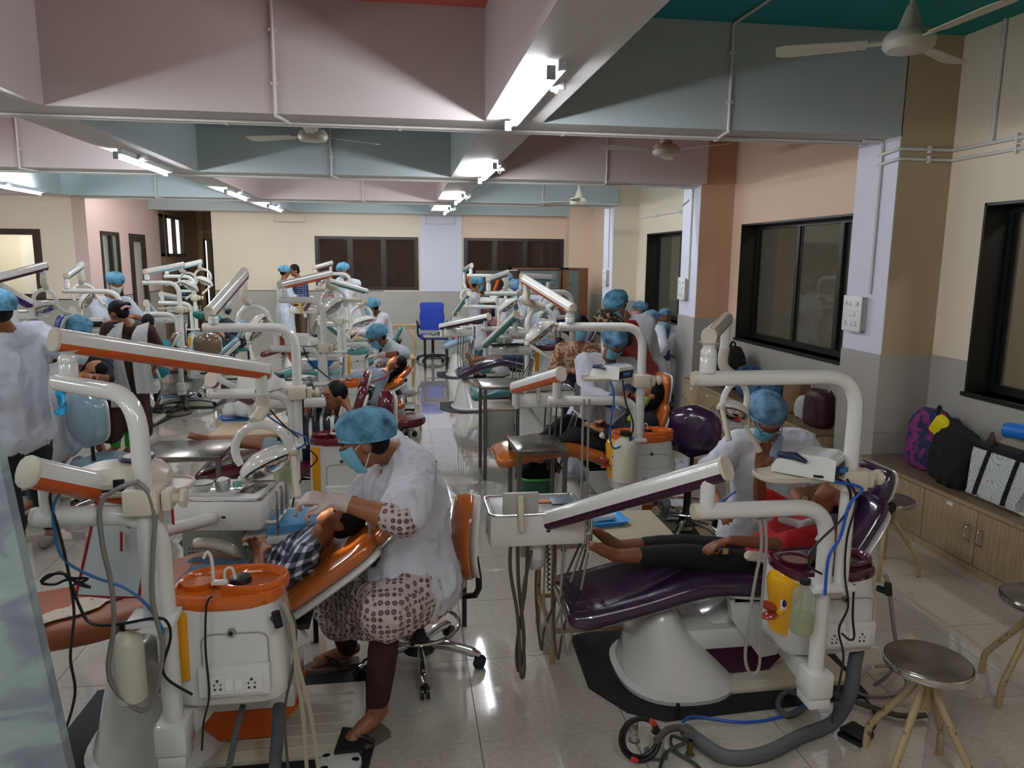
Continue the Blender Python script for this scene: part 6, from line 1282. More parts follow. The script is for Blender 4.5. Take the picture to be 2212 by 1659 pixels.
# ---- castor chairs
def castor_base(t, x, y, r, h, ring=None, rot=0, n=5, mt=None):
    obj('gas_column', cyl((x, y, .07), (x, y, h), .026), m_blk, t); obj('base_hub', lathe([(.03, .06), (.075, .075), (.07, .1), (.035, .14), (.03, .17)], 20, T(x, y, 0)), M('dark_grey_plastic', '2C2C2E', .5), t)
    for k in range(n):
        a = rot+k*2*pi/n; d = V(cos(a), sin(a), 0); b = V(x, y, 0)
        obj('base_arm', tube(smooth_path([b+d*.05+V(0, 0, .105), b+d*r*.55+V(0, 0, .10), b+d*(r-.03)+V(0, 0, .075), b+d*r+V(0, 0, .062)], 4), [.024]*9+[.018]*4, 10, sx=.8), mt or m_chrome, t)
        c = obj('castor', join(cyl(b+d*r+V(-d.y*.02, d.x*.02, .03), b+d*r+V(-d.y*.005, d.x*.005, .03), .029, n=16), cyl(b+d*r+V(d.y*.02, -d.x*.02, .03), b+d*r+V(d.y*.005, -d.x*.005, .03), .029, n=16), cyl(b+d*r+V(0, 0, .03), b+d*r+V(0, 0, .066), .012)), m_blk, t)
    if ring: obj('foot_ring', torus((x, y, ring[1]), ring[0], .009, 32, 8), m_chrome, t)
def saddle_stool(lab, c, hs, hue, back, r=.27, ring=None, rot=0, seat_r=.2, bw=.19):
    """round seat, moulded backrest: back = (px,py,pz of its centre, facing angle, height)"""
    x, y = c; t = thing('operator_stool', (x, y, 0), lab, 'stool')
    mt = vinyl_m(hue); castor_base(t, x, y, r, hs-.06, ring, rot)
    obj('seat', lathe([(seat_r*.8, hs-.07), (seat_r*.97, hs-.06), (seat_r, hs-.03), (seat_r*.93, hs-.003), (.01, hs+.004)], 30, T(x, y, 0)), mt, t)
    obj('seat_pan', lathe([(seat_r*.7, hs-.09), (seat_r*.9, hs-.07)], 24, T(x, y, 0)), m_blk, t)
    bx, by, bz, a, bh = back; m = T(bx, by, bz)@RZ(a)
    def shell(dx, th, f): 
        rows = []
        for zz in [-1+2*i/10 for i in range(11)]:
            w_ = bw*f*sqrt(max(.02, 1-abs(zz)**3)); xx = dx-.03*(1-zz*zz)
            rows.append([V(xx+th*.5*cos(q)+.035*(sin(q)**2), w_*sin(q), zz*bh/2*f) for q in [2*pi*j/18 for j in range(18)]])
        return loft(rows)
    obj('backrest', xf(shell(0, .06, 1), m), mt, t, ang=70); obj('backrest_shell', xf(shell(.035, .03, .98), m), m_white, t, ang=70)
    obj('back_bar', tube(smooth_path([V(bx, by, bz-bh*.25)+RZ(a)@V(.05, 0, 0), V(bx, by, hs-.02)+RZ(a)@V(.05, 0, 0), V(x, y, hs-.09)+RZ(a)@V(.05, 0, 0)], 4), .014, 8), m_blk, t)
    return t
m_vorange = vinyl_m('orange')
p = W(1004, 1140, 2.98)
saddle_stool('orange wrapped operator stool under the dentist in the foreground', (W(905, 1400, Z=.07).x, 3.28), .47, 'orange', (p.x, p.y+.05, W(1000, 1150, 3).z-.03, 0, .38), r=.29, ring=(.19, .2), rot=-.25, seat_r=.19, bw=.15)
t = thing('black_stool', (0, 3.7, 0), 'black metal stool frame behind the foreground dentist', 'stool')
for px, y in ((683, 3.55), (1003, 3.62)): q = W(px, 1370, y); obj('leg', box(q.x-.012, q.x+.012, y-.012, y+.012, 0, .5, .002), m_blk, t, False)
q0, q1 = W(683, 1370, 3.55), W(1003, 1370, 3.62); obj('seat_bar', box(q0.x-.012, q1.x+.012, 3.56, 3.6, .5, .53, .002), m_blk, t, False)
p = W(832, 888, 5.7); saddle_stool('maroon operator stool beside the maroon chair, backrest towards the camera', (p.x+.15, 6.6), .5, 'maroon', (p.x, p.y, p.z, pi*.15, .32), r=.28, rot=.4, seat_r=.19, bw=.13)
p = W(185, 905, 5.6); saddle_stool('pale blue operator stool with glossy rounded back at the left', (p.x+.02, 5.75), .42, 'skyblue', (p.x, p.y, p.z, 1.25, .42), r=.28, rot=.2, seat_r=.2, bw=.17)
p = W(418, 750, 9.0); saddle_stool('brown operator stool with shiny plastic wrapped back facing the camera', (W(385, 890, Z=0).x, 9.75), .55, 'brown', (p.x+.1, 9.2, p.z, 1.5, .3), r=.36, rot=.1, ring=(.24, .22), seat_r=.2, bw=.17)
p = W(393, 722, 9.9); saddle_stool('brown operator stool with its back seen edge on', (p.x-.2, 10.6), .5, 'brown', (p.x, p.y, p.z, .35, .3), r=.28, rot=.6, seat_r=.18, bw=.15)
p = W(515, 745, 12.3); t = thing('teal_stool', (p.x, 12.3, 0), 'teal topped black stool under the dentist in navy', 'stool'); obj('seat', lathe([(.2, .42), (.22, .44), (.2, .48), (.01, .485)], 24, T(p.x, 12.35, 0)), vinyl_m('teal'), t)
for a in range(4): q = V(p.x+.17*(1 if a % 2 else -1), 12.35+.15*(1 if a > 1 else -1), 0); obj('leg', box(q.x-.014, q.x+.014, q.y-.014, q.y+.014, 0, .43), m_blk, t, False)
p = W(1490, 1040, 4.6); saddle_stool('purple operator stool behind the front right unit', (p.x+.05, 4.75), .5, 'purple', (p.x+.06, 4.75, .74, 1.0, .36), r=.28, ring=(.2, .2), rot=.3, seat_r=.21, bw=.2)
p = W(765, 790, 8.2); t = steel_stool((W(876, 900, Z=.0).x-.03, 8.1), .45, .16, 'stool under the dentist with red glasses', rot=.3); castor = thing('castor_stool_base', (W(885, 925, Z=0).x-.2, 7.85, 0), 'chrome castor base beside the second orange chair', 'stool'); castor_base(castor, W(885, 925, Z=0).x-.22, 7.9, .27, .4, rot=-.1)
p = W(1268, 985, Z=0); steel_stool((p.x, p.y), .42, .14, 'pipe legged stool behind the middle right footrest', rot=.4, sp=.12)
# ---- blue office chair
x, y = W(935, 760, 13.9).x, 13.9
t = thing('office_chair', (x, y, 0), 'blue fabric office chair with black arms at the far wall', 'chair'); m_bl = M('blue_fabric', '1C348C', .9, bump=.3, bs=120)
castor_base(t, x, y, .3, .42, rot=.3, mt=m_blk)
obj('seat', box(x-.24, x+.24, y-.24, y+.22, .42, .5, .03), m_bl, t); obj('backrest', loft([sring(x, y+.23+.02*i, .56+.12*i, .22+.01*(i % 3), .035, 4, 24) for i in range(5)]+[sring(x, y+.32, 1.08, .2, .02, 4, 24)]), m_bl, t)
for s_ in (-1, 1): obj('armrest', tube(smooth_path([(x+s_*.24, y+.2, .6), (x+s_*.28, y+.16, .72), (x+s_*.29, y-.02, .74), (x+s_*.28, y-.1, .68), (x+s_*.27, y-.08, .5), (x+s_*.2, y, .43)], 4), .018, 8), m_blk, t)
t = thing('steel_bowl_stack', (W(945, 742, 12.9).x, 12.9, .58), 'steel bowls on the small black table', 'bowl')
for i, (dx, dy, r) in enumerate(((-.08, 0, .06), (.05, -.02, .075), (.05, -.02, .06))): obj('bowl', lathe([(r*.5, .58+.03*(i == 2)), (r, .62+.04*(i == 2)), (r*.95, .622+.04*(i == 2)), (r*.4, .59+.03*(i == 2))], 18, T(t.location.x+dx, 12.9+dy, 0)), m_chrome, t)
t = thing('wooden_chair', (W(855, 730, 11.2).x, 11.2, 0), 'wooden chair back behind the bearded dentist', 'chair'); q = t.location
obj('top_rail', box(q.x-.05, q.x+.3, 11.15, 11.2, .86, .93, .01), m_wood, t); obj('curved_side', tube(smooth_path([(q.x+.2, 11.15, .86), (q.x+.28, 11.1, .72), (q.x+.28, 11.1, .45), (q.x+.25, 11.1, 0)], 4), .02, 8), m_wood, t); obj('seat', box(q.x-.1, q.x+.3, 11.0, 11.4, .42, .45, .01), m_wood, t)
for a in (-.05, .25): obj('leg', box(q.x+a-.02, q.x+a+.02, 11.35, 11.39, 0, .42), m_wood, t, False)
# ================================================================== LOW CABINETS
m_lam = M('grained_laminate', 'A68F6D', .45); n_, l_, b_ = nodes_of(m_lam); tc = n_.new('ShaderNodeTexCoord'); mp = n_.new('ShaderNodeMapping'); mp.inputs['Scale'].default_value = (60, 60, 1.5); l_.new(tc.outputs['Object'], mp.inputs[0])
tn = n_.new('ShaderNodeTexNoise'); tn.inputs['Scale'].default_value = 4; tn.inputs['Detail'].default_value = 4; l_.new(mp.outputs[0], tn.inputs['Vector']); rp = n_.new('ShaderNodeValToRGB'); rp.color_ramp.elements[0].position = .35; rp.color_ramp.elements[1].position = .65
rp.color_ramp.elements[0].color = lin('8C7454'); rp.color_ramp.elements[1].color = lin('AE9878'); l_.new(tn.outputs['Fac'], rp.inputs[0]); l_.new(rp.outputs[0], b_.inputs['Base Color'])
m_lamt = M('brown_laminate_top', '75634C', .35, var=.15, vs=20)
def low_cabinet(lab, y0, y1, doors, zt=.44, xf_=3.46, handle_pairs=True):
    t = thing('low_cabinet', (3.7, (y0+y1)/2, 0), lab, 'cabinet')
    obj('carcass', box(xf_+.02, XR-.02, y0, y1, .02, zt-.03), m_lam, t, False)
    tp = obj('cabinet_top', box(xf_-.01, XR-.015, y0, y1, zt-.03, zt, .004), m_lamt, t); obj('edge_band', box(xf_-.014, xf_-.01, y0, y1, zt-.028, zt-.003), m_lam, tp, False)
    obj('plinth', box(xf_, xf_+.02, y0, y1, 0, .05), m_lam, t, False)
    for i in range(len(doors)-1):
        a, b = doors[i], doors[i+1]; d = obj('door', box(xf_, xf_+.018, a+.003, b-.003, .055, zt-.035, .0015), m_lam, t)
        hy = b-.05 if i % 2 else a+.05
        hy = a+.05 if (i % 2 == 0) else b-.05
        obj('handle', tube(smooth_path([(xf_, hy, .30), (xf_-.03, hy, .285), (xf_-.03, hy, .215), (xf_, hy, .20)], 4), .006, 8), m_chrome, d)
        obj('paper_label', box(xf_-.001, xf_, (a+b)/2-.025, (a+b)/2+.025, .365, .385), M('label_white', 'D8D6D0', .7), d, False)
    return t
def ydoor(px, py): return W(px, py, X=3.46).y
yd = [1.55, ydoor(2104, 1200)-.35*0, ]
low_cabinet('long low wooden cabinet along the right wall under the near window', 1.2, 5.09, [1.25, 1.85, 2.45, 3.05, ydoor(2101, 1210), ydoor(1988, 1150), 5.05-.0][0:] if ydoor(2101, 1210) > 3.3 else [1.25, 2.1, 2.95, 3.8, 4.4, 5.05])
low_cabinet('low wooden cabinet between the two columns under the middle window', 5.65, 8.7, [5.7, 6.2, 6.7, 7.2, 7.7, 8.2, 8.66], zt=.47, xf_=3.44)
# ================================================================== BAGS
def bag_blob(name, lab, parts, mat, vox=.014, amp=.012, base=None, cat='bag', group=None):
    t = thing(name, base, lab, cat, group); obj('bag_body', folds(remesh(join(*parts), vox, 4), amp, 9, base[0]*3), mat, t, ang=80); return t
def rbox(c, sx, sy, sz, top=.8, m=None):
    x, y, z = c; g = loft([sring(0, 0, zz, sx/2*f, sy/2*f, 3, 20) for zz, f in ((0, .9), (sz*.1, 1), (sz*.55, .98), (sz*.85, (1+top)/2*.95), (sz, top*.7))]); return xf(g, T(x, y, z)@(m or Matrix.Identity(4)))
zc = .445
m_flor = M('purple_floral_cloth', '1E2450', .8, col2='7A2A62', thr=.52, vs=14); m_blkc = M('black_cloth', '0C0C0E', .85, bump=.4, bs=8)
p = W(2003, 1030, X=3.66); t = bag_blob('backpack', 'navy backpack with magenta flowers leaning on the near column', [rbox((3.76, 4.72, zc), .22, .34, .42, .75, RZ(.2)), rbox((3.68, 4.66, zc), .12, .26, .24, .8)], m_flor, base=(3.74, 4.7, zc))
obj('strap', tube(smooth_path([V(3.7, 4.6, .84), V(3.72, 4.62, .9), V(3.78, 4.68, .88)], 4), .012, 8), m_blkc, t)
t = bag_blob('tote_bag', 'black tote bag with a yellow case sticking out of it', [rbox((3.66, 4.33, zc), .26, .42, .36, .72, RZ(-.2)), cap_((3.62, 4.25, zc+.3), (3.7, 4.45, zc+.36), .07, .06)], m_blkc, base=(3.66, 4.33, zc), amp=.022)
q = W(2040, 935, X=3.64); o = tag(base_at(obj('yellow_case', xf(box(-.035, .035, -.10, .10, -.05, .09, .02), T(q.x, q.y, q.z)@RX(.6)@RZ(.3)), M('yellow_plastic', 'D8C814', .35))), 'yellow plastic case in the black tote bag', 'case')
t = bag_blob('canvas_bag', 'beige canvas bag with brown corners behind the black tote', [rbox((3.84, 4.0, zc), .2, .42, .36, .85)], M('beige_canvas', '8E8470', .85, bump=.2, bs=40), base=(3.84, 4.0, zc), amp=.008)
for a in (3.84, 4.17): obj('corner_patch', xf(prism([(-.03, 0), (.05, 0), (.01, .09)], .02), T(3.76, a, .74)@RZ(-pi/2)@RX(pi/2)), M('brown_leather', '4E3A26', .6), t)
b_ = bottle('blue lunch box lying in the beige canvas bag', (3.85, 4.05, .74), .05, .22, M('bright_blue_plastic', '1D6FC4', .35)); b_.rotation_euler = (pi/2-.1, 0, 0); b_.location = (3.85, 4.16, .84); b_['label'] = 'bright blue bottle lying in the beige canvas bag'
m_hb = M('floral_handbag_print', 'AFC0C0', .55); n_, l_, bb = nodes_of(m_hb); tc = n_.new('ShaderNodeTexCoord'); v1 = n_.new('ShaderNodeTexVoronoi'); v1.inputs['Scale'].default_value = 7; n2 = n_.new('ShaderNodeTexNoise'); n2.inputs['Scale'].default_value = 9; n2.inputs['Detail'].default_value = 5; n2.inputs['Distortion'].default_value = 1.5
l_.new(tc.outputs['Object'], v1.inputs[0]); l_.new(tc.outputs['Object'], n2.inputs[0]); wv = n_.new('ShaderNodeMath'); wv.operation = 'SINE'; mu = n_.new('ShaderNodeMath'); mu.operation = 'MULTIPLY'; mu.inputs[1].default_value = 42; l_.new(v1.outputs['Distance'], mu.inputs[0])
ad = n_.new('ShaderNodeMath'); ad.operation = 'MULTIPLY_ADD'; ad.inputs[1].default_value = 14; l_.new(n2.outputs['Fac'], ad.inputs[0]); l_.new(mu.outputs[0], ad.inputs[2]); l_.new(ad.outputs[0], wv.inputs[0])
rp = n_.new('ShaderNodeValToRGB'); es = rp.color_ramp.elements; es[0].position = 0; es[0].color = lin('8A6A5C'); es[1].position = 1; es[1].color = lin('C4B8A8')
for ps, c in ((.06, 'C49A78'), (.14, 'B8C4C4'), (.6, 'A8C0C6'), (.8, '8FB0BC')): e = es.new(ps); e.color = lin(c)
mr = n_.new('ShaderNodeMapRange'); mr.inputs[1].default_value = -1; mr.inputs[2].default_value = 1; l_.new(wv.outputs[0], mr.inputs[0]); l_.new(mr.outputs[0], rp.inputs[0]); l_.new(rp.outputs[0], bb.inputs['Base Color'])
ya, yb2 = W(2085, 1075, X=3.58).y, W(2225, 1120, X=3.58).y
t = thing('handbag', (3.62, (ya+yb2)/2, zc), 'large pale handbag printed with roses, black straps', 'bag')
obj('bag_body', loft([[V(3.53+dx, ya+da, z), V(3.75-dx*.5, ya+da, z), V(3.75-dx*.5, yb2-da, z), V(3.53+dx, yb2-da, z)] for dx, da, z in ((.03, -.03, zc), (0, -.05, zc+.02), (.0, -.06, zc+.06), (.05, -.01, zc+.25), (.07, .0, zc+.31))]), m_hb, t, ang=30)
obj('top_band', box(3.59, 3.73, yb2-.0, ya+.0, zc+.30, zc+.335, .006) if yb2 < ya else box(3.59, 3.73, ya, yb2, zc+.30, zc+.335, .006), m_blkc, t)
for f in (.28, .72): yy = ya+(yb2-ya)*f; obj('strap', tube([(3.515, yy, zc+.03), (3.522, yy, zc+.07), (3.575, yy, zc+.26), (3.6, yy, zc+.33), (3.62, yy-.02, zc+.36)], .014, 6, sx=.5), m_blkc, t)
# bags on the second cabinet
zc2 = .475
t = bag_blob('backpack', 'black backpack standing on the farther cabinet', [rbox((3.72, 8.0, zc2), .28, .5, .46, .8)], m_blkc, base=(3.72, 8.0, zc2)); obj('grab_loop', torus((3.72, 7.95, zc2+.46), .06, .012, 16, 6, RY(pi/2)), m_blkc, t)
t = bag_blob('backpack', 'blue backpack lying beside the black one', [cap_((3.66, 7.4, zc2+.17), (3.72, 6.9, zc2+.13), .17, .14), cap_((3.6, 7.35, zc2+.1), (3.6, 7.0, zc2+.1), .1, .1)], M('blue_nylon', '1E4A6E', .6, col2='12202E', thr=.45, vs=9), base=(3.68, 7.2, zc2))
t = bag_blob('paper_bag', 'brown paper bag behind the bowed dentist', [rbox((3.74, 6.55, zc2), .2, .3, .34, .98)], M('kraft_paper', '7A5E40', .8), base=(3.74, 6.55, zc2), amp=.006)
t = bag_blob('white_bag', 'white plastic bag beside the brown paper bag', [rbox((3.66, 6.25, zc2), .14, .16, .22, .6)], M('white_plastic_film', 'B8B8B4', .5), base=(3.66, 6.25, zc2), amp=.02)
t = bag_blob('tote_bag', 'maroon leather tote bag next to the near column', [rbox((3.62, 5.95, zc2), .2, .32, .32, .95)], M('maroon_leather', '38141F', .45), base=(3.62, 5.95, zc2), amp=.005)
for k in range(16): a = pi*k/15; obj('chain_link', ell((3.62, 5.95-.13*cos(a), zc2+.32+.06*sin(a)), .008, .012, .008, 8, 4), m_steel, t)
t = thing('plastic_bag', (3.95, 3.95, .99), 'crumpled clear plastic bag on the near window sill', 'bag'); obj('film', displace(ell((4.02, 3.98, 1.03), .07, .12, .045, 20, 10), .03, 14, 3), M('clear_film', 'B0B4B0', .2, alpha=.35, spec=.8), t)
# ================================================================== FAR WALL FURNITURE
m_cabw = M('brown_veneer', '6A4326', .5, var=.2, vs=5); m_cabl = M('back_panel_white', 'B9BCB8', .6)
x0, x1 = W(1103, 600, 14.6).x, W(1212, 600, 14.6).x
t = thing('glass_cabinet', ((x0+x1)/2, 14.7, 0), 'wide brown cabinet with glass doors below the second dark window', 'cabinet')
zt_ = W(1150, 579, 14.6).z
for g in (box(x0, x0+.03, 14.6, 15.0, 0, zt_), box(x1-.03, x1, 14.6, 15.0, 0, zt_)): obj('side', g, m_cabw, t, False)
obj('top_board', box(x0, x1, 14.6, 15.0, zt_-.03, zt_), m_cabw, t, False); obj('back_panel', box(x0, x1, 14.98, 15.0, 0, zt_), m_cabl, t, False)
for z in (.5, .95, 1.35): obj('shelf_board', box(x0+.03, x1-.03, 14.62, 14.98, z, z+.02), m_cabw, t, False)
obj('lower_door', box(x0+.02, x1-.02, 14.58, 14.6, .05, .85, .002), m_cabw, t)
obj('glass_door', box(x0+.04, x1-.04, 14.6, 14.605, .9, zt_-.05), M('cabinet_glass', '8FA09A', .05, alpha=.25, spec=.8), t, False)
bxs = [(.62, 1.37), (.80, 1.37), (.55, .97), (.75, .97)]
for i, (f, z) in enumerate(bxs):
    xx = x0+(x1-x0)*f; o = thing('box_file', (xx, 14.8, z), ['navy box file on the upper shelf', 'navy box with white marks on the upper shelf, right', 'navy box on the lower shelf', 'dark box on the lower shelf, right'][i], 'box'); obj('box', box(xx-.1, xx+.1, 14.66, 14.9, z+.001, z+.14, .003), m_navy, o)
    for k in range(3): obj('mark', box(xx-.06+.04*k, xx-.04+.04*k, 14.655, 14.66, z+.05, z+.1), m_sw, o, False)
t = thing('poster', (W(1108, 610, 14.5).x, 14.55, 1.3), 'pale poster with blue and red bands hanging on the glass cabinet', 'poster'); q0, q1 = W(1102, 583, 14.5), W(1118, 632, 14.5)
obj('sheet', box(q0.x, q1.x, 14.55, 14.555, q1.z, q0.z), M('poster_paper', 'C8CAD0', .6), t, False)
for f0, f1, c in ((.3, .38, '2A3C7A'), (.45, .58, 'B83A30'), (.7, .73, '7A88A0')): obj('band', box(q0.x+.015, q1.x-.015, 14.546, 14.55, q1.z+(q0.z-q1.z)*(1-f1), q1.z+(q0.z-q1.z)*(1-f0)), M('poster_'+c, c, .6), t, False)
x0, x1, x2 = W(1227, 600, 13.9).x, W(1250, 600, 13.9).x, 3.5
zt_ = W(1235, 579, 13.9).z
t = thing('trophy_cabinet', ((x0+x2)/2, 14.1, 0), 'tall brown cabinet with trophies behind its narrow glass front', 'cabinet')
obj('solid_side', box(x1, 3.5, 13.9, 14.5, 0, zt_), m_cabw, t, False); obj('back_panel', box(x0, x1, 14.4, 14.45, 0, zt_), m_cabl, t, False); obj('left_side', box(x0, x0+.02, 13.9, 14.45, 0, zt_), m_cabw, t, False); obj('top_board', box(x0, x1, 13.9, 14.45, zt_-.03, zt_), m_cabw, t, False)
for z in (.4, .75, 1.1, 1.4): obj('shelf_board', box(x0+.02, x1, 13.92, 14.4, z, z+.012), m_dkbrown, t, False)
obj('glass_front', box(x0+.02, x1, 13.9, 13.905, .05, zt_-.04), MATS['cabinet_glass'], t, False)
for i, (f, z, h) in enumerate(((.35, 1.412, .2), (.75, 1.412, .14), (.5, .412, .14))):
    xx = x0+(x1-x0)*f; o = thing('trophy', (xx, 14.1, z), ['taller trophy in the cabinet', 'shorter trophy beside the taller one', 'small trophy on the lowest shelf'][i], 'trophy'); obj('plinth', box(xx-.03, xx+.03, 14.07, 14.13, z, z+.05), M('trophy_wood', '3A1612', .4), o, False); obj('figure', lathe([(.01, z+.05), (.02, z+.09), (.012, z+h*.6), (.022, z+h*.8), (.004, z+h)], 10, T(xx, 14.1, 0)), M('gold_metal', 'B89050', .3, 1), o)
# garlanded portrait
c = W(1080, 622, 13.0); t = thing('garlanded_portrait', (c.x, 13.1, 1.0), 'dark framed portrait with an orange marigold garland', 'picture')
obj('frame', box(c.x-.42, c.x+.38, 13.1, 13.14, c.z-.35, c.z+.3, .01), m_dkbrown, t); obj('picture_field', box(c.x-.37, c.x+.33, 13.09, 13.1, c.z-.3, c.z+.25), M('dim_picture', '3E2E28', .3), t, False)
obj('easel', join(cyl((c.x-.3, 13.2, 0), (c.x-.2, 13.15, c.z), .015), cyl((c.x+.3, 13.2, 0), (c.x+.2, 13.15, c.z), .015)), m_cabw, t)
m_mari = M('marigold', 'C8661A', .9, bump=.8, bs=90); P_ = smooth_path([W(1011, 600, 12.95), W(1018, 618, 12.95), W(1032, 634, 12.95), W(1048, 642, 12.95), W(1064, 634, 12.95), W(1074, 612, 12.95), W(1076, 600, 12.95)], 10)
gl = thing('garland', (c.x, 13.0, 1.2), 'orange marigold garland draped over the portrait', 'garland'); fl = None
for k in range(0, len(P_), 1):
    if fl is None: fl = obj('flower', displace(ell((0, 0, 0), .03, .03, .024, 10, 6), .008, 40), m_mari, None); o = fl
    else: o = fl.copy(); COL.objects.link(o)
    o.parent = gl; o.location = P_[k]-gl.location
# yellow cloths on the far consoles
for lab, q in (('yellow cloth on the console of the farthest maroon unit', W(650, 658, 12.0)),):
    t = bag_blob('cloth', lab, [cap_(q+V(-.12, 0, .03), q+V(.12, 0, .05), .04, .04), cap_(q+V(0, -.12, .03), q+V(.02, -.14, -.12), .03, .02)], M('mustard_cloth', 'B8923C', .85), base=tuple(q), amp=.02, cat='cloth')
def cloth_pile(lab, q, sx, mat, sy=.1, h=.04, y_=0):
    t = bag_blob('cloth', lab, [cap_(q+V(-sx, 0, h*.3), q+V(sx, .02, h*.3), h, h*.8), cap_(q+V(-sx*.4, -sy*.5, h*.2), q+V(sx*.5, sy, h*.2), h*.9, h)], mat, base=tuple(q), amp=.02, cat='cloth'); return t
m_grn = M('surgical_green_cloth', '0F3A2E', .85)
cloth_pile('dark green cloth on the purple unit console', W(1030, 696, 9.5), .1, m_grn); cloth_pile('dark green cloth on the teal unit console', W(1085, 741, 8.0), .1, m_grn)
cloth_pile('teal cloth bundle hanging on the pale blue unit', W(432, 683, 10.5), .04, M('teal_cloth', '0E5A4E', .85), h=.05)
o = tag(base_at(obj('open_book', xf(box(-.16, .16, -.11, .11, 0, .018, .004), T(*(W(1118, 742, 8.0)+V(0, 0, .005)))@RZ(.2)), M('book_white', 'B9C0C8', .6))), 'white notebook on the teal unit console', 'book')
o = tag(base_at(obj('black_tray', xf(box(-.18, .12, -.1, .1, 0, .02, .006), T(*(W(1095, 745, 7.9)+V(0, 0, .003)))), m_blk)), 'black tray on the teal unit console', 'tray')
# ================================================================== THINGS ON THE UNITS
wedge_scaler('cream ultrasonic scaler with navy dial on the shelf of the front left unit', W(262, 1047, Y1+.12)+V(0, 0, .002), .12, 1.0, 1)
wedge_scaler('white ultrasonic scaler with navy handpiece on the shelf of the front right unit', W(1760, 1020, Y2+.05)+V(-.02, 0, .002), -.8, 1.05, 0)
wedge_scaler('white ultrasonic scaler on the shelf of the middle right unit', W(1322, 815, Y11+.08)+V(0, 0, .002), -.9, 1.05, 0)
wedge_scaler('white ultrasonic scaler on the shelf of the maroon unit', W(566, 838, Y3+.08)+V(0, 0, .002), 2.6, 1.1, 0)
wedge_scaler('white scaler on the shelf of the second orange unit at the left', W(652, 744, Y4+.08)+V(0, 0, .002), 2.8, 1.2, 0)
wedge_scaler('white scaler on the shelf of the brown unit', W(208, 706, Y8+.1)+V(0, 0, .002), -1.4, 1.3, 0)
wedge_scaler('white scaler on the shelf of the teal unit at the right', W(1200, 702, Y12+.08)+V(0, 0, .002), -1.2, 1.3, 0)
wedge_scaler('white scaler on the shelf of the far right unit', W(1060, 651, Y14+.1)+V(0, 0, .002), -.4, 1.4, 0)
wedge_scaler('white scaler on the shelf of the far pale blue unit', W(402, 640, Y10+.1)+V(0, 0, .002), -1.4, 1.3, 0)
# console of the front left unit: tray, bowl, cup, glass
tc_ = U1['tray'][0]; zt_ = tc_.z+.006
t = thing('instrument_tray', (tc_.x-.03, tc_.y, zt_), 'white enamel instrument tray on the front left console', 'tray')
obj('tray_body', xf(loft([[V(p[0], p[1], z) for p in rrect(.235*f, .18*f, .025, 4)] for z, f in ((0, .9), (.003, .9), (.016, 1), (.017, 1.02), (.014, 1.0), (.004, .88))]), T(tc_.x-.03, tc_.y, zt_)@RZ(-.12)), m_white, t)
t = thing('enamel_bowl', (tc_.x-.085, tc_.y-.03, zt_+.006), 'white enamel bowl with a dark rim on the tray', 'bowl')
obj('bowl_body', lathe([(.03, .0), (.036, .004), (.052, .036), (.05, .036), (.034, .006), (.002, .004)], 28, T(*t.location)), m_white, t); obj('bowl_rim', torus(t.location+V(0, 0, .037), .051, .0022, 28, 6), m_blk, t)
t = thing('steel_cup', (tc_.x-.0, tc_.y-.03, zt_+.006), 'small steel cup of cotton on the tray', 'cup')
obj('cup_body', lathe([(.026, 0), (.028, .003), (.032, .045), (.03, .045), (.026, .006), (.002, .005)], 24, T(*t.location)), m_chrome, t); obj('cotton', displace(ell(t.location+V(0, 0, .043), .026, .026, .012, 12, 6), .006, 60), M('cotton', 'D8D4CC', .95), t)
t = thing('glass_cup', (tc_.x+.055, tc_.y-.02, zt_+.006), 'tiny blue glass dappen dish on the tray', 'cup'); obj('glass_body', lathe([(.014, 0), (.018, .01), (.019, .03), (.016, .03), (.013, .012), (.002, .01)], 18, T(*t.location)), M('aqua_glass', '6FA8AC', .05, alpha=.55, spec=.8), t)
t = thing('control_plate', (tc_.x+.12, tc_.y, zt_), 'dark patterned touch panel at the end of the front left console', 'panel'); obj('plate', xf(box(-.03, .03, -.06, .06, 0, .004, .001), T(*t.location)@RZ(-.35)), M('panel_print', '5A4A48', .3, col2='9A8A84', thr=.5, vs=60), t)
# items on console U2
c2 = U2['tray'][0]; t = thing('x_ray_card', (c2.x+.06, c2.y+.02, c2.z+.006), 'orange card on the front right console', 'card'); obj('card', xf(box(-.04, .04, -.02, .02, 0, .003), T(*t.location)), M('orange_card', 'B8703A', .5), t, False)
t = thing('marble_slab', (c2.x+.13, c2.y+.02, c2.z+.006), 'blue grey slab on the front right console', 'slab'); obj('slab', xf(box(-.05, .05, -.05, .05, 0, .006, .001), T(*t.location)), M('slate_slab', '5A6A78', .35), t)
def kidney_tray(lab, q, mat, sx=.2, sy=.13, rot=0):
    t = thing('plastic_tray', q, lab, 'tray'); obj('tray_body', xf(loft([[V(p[0], p[1], z) for p in rrect(sx*f, sy*f, .03, 4)] for z, f in ((0, .85), (.003, .86), (.022, 1), (.024, 1.03), (.02, 1.0), (.005, .84))]), T(*q)@RZ(rot)), mat, t); return t
m_bt = M('sky_blue_tray', '3E8ECB', .3)
q = W(1300, 1128, Z=.602); kidney_tray('sky blue instrument tray on the cream topped table', q, m_bt, .24, .17, .15)
t = bag_blob('gauze', 'white gauze in the sky blue tray', [cap_(q+V(-.05, 0, .02), q+V(.05, .01, .025), .022, .02)], M('gauze', 'C4CCD0', .9), base=tuple(q), vox=.008, amp=.012, cat='gauze')
o = tag(base_at(obj('glove_box_pen', cyl(W(1555, 1085, 3.1), W(1590, 1060, 3.1), .006, n=8), m_cblue)), 'blue pen held beside the front right arm', 'pen')
q = W(515, 905, Z=.662); kidney_tray('blue plastic tray on the small wooden table', q+V(.02, 0, 0), M('deep_blue_tray', '1F6CB8', .35), .3, .2)
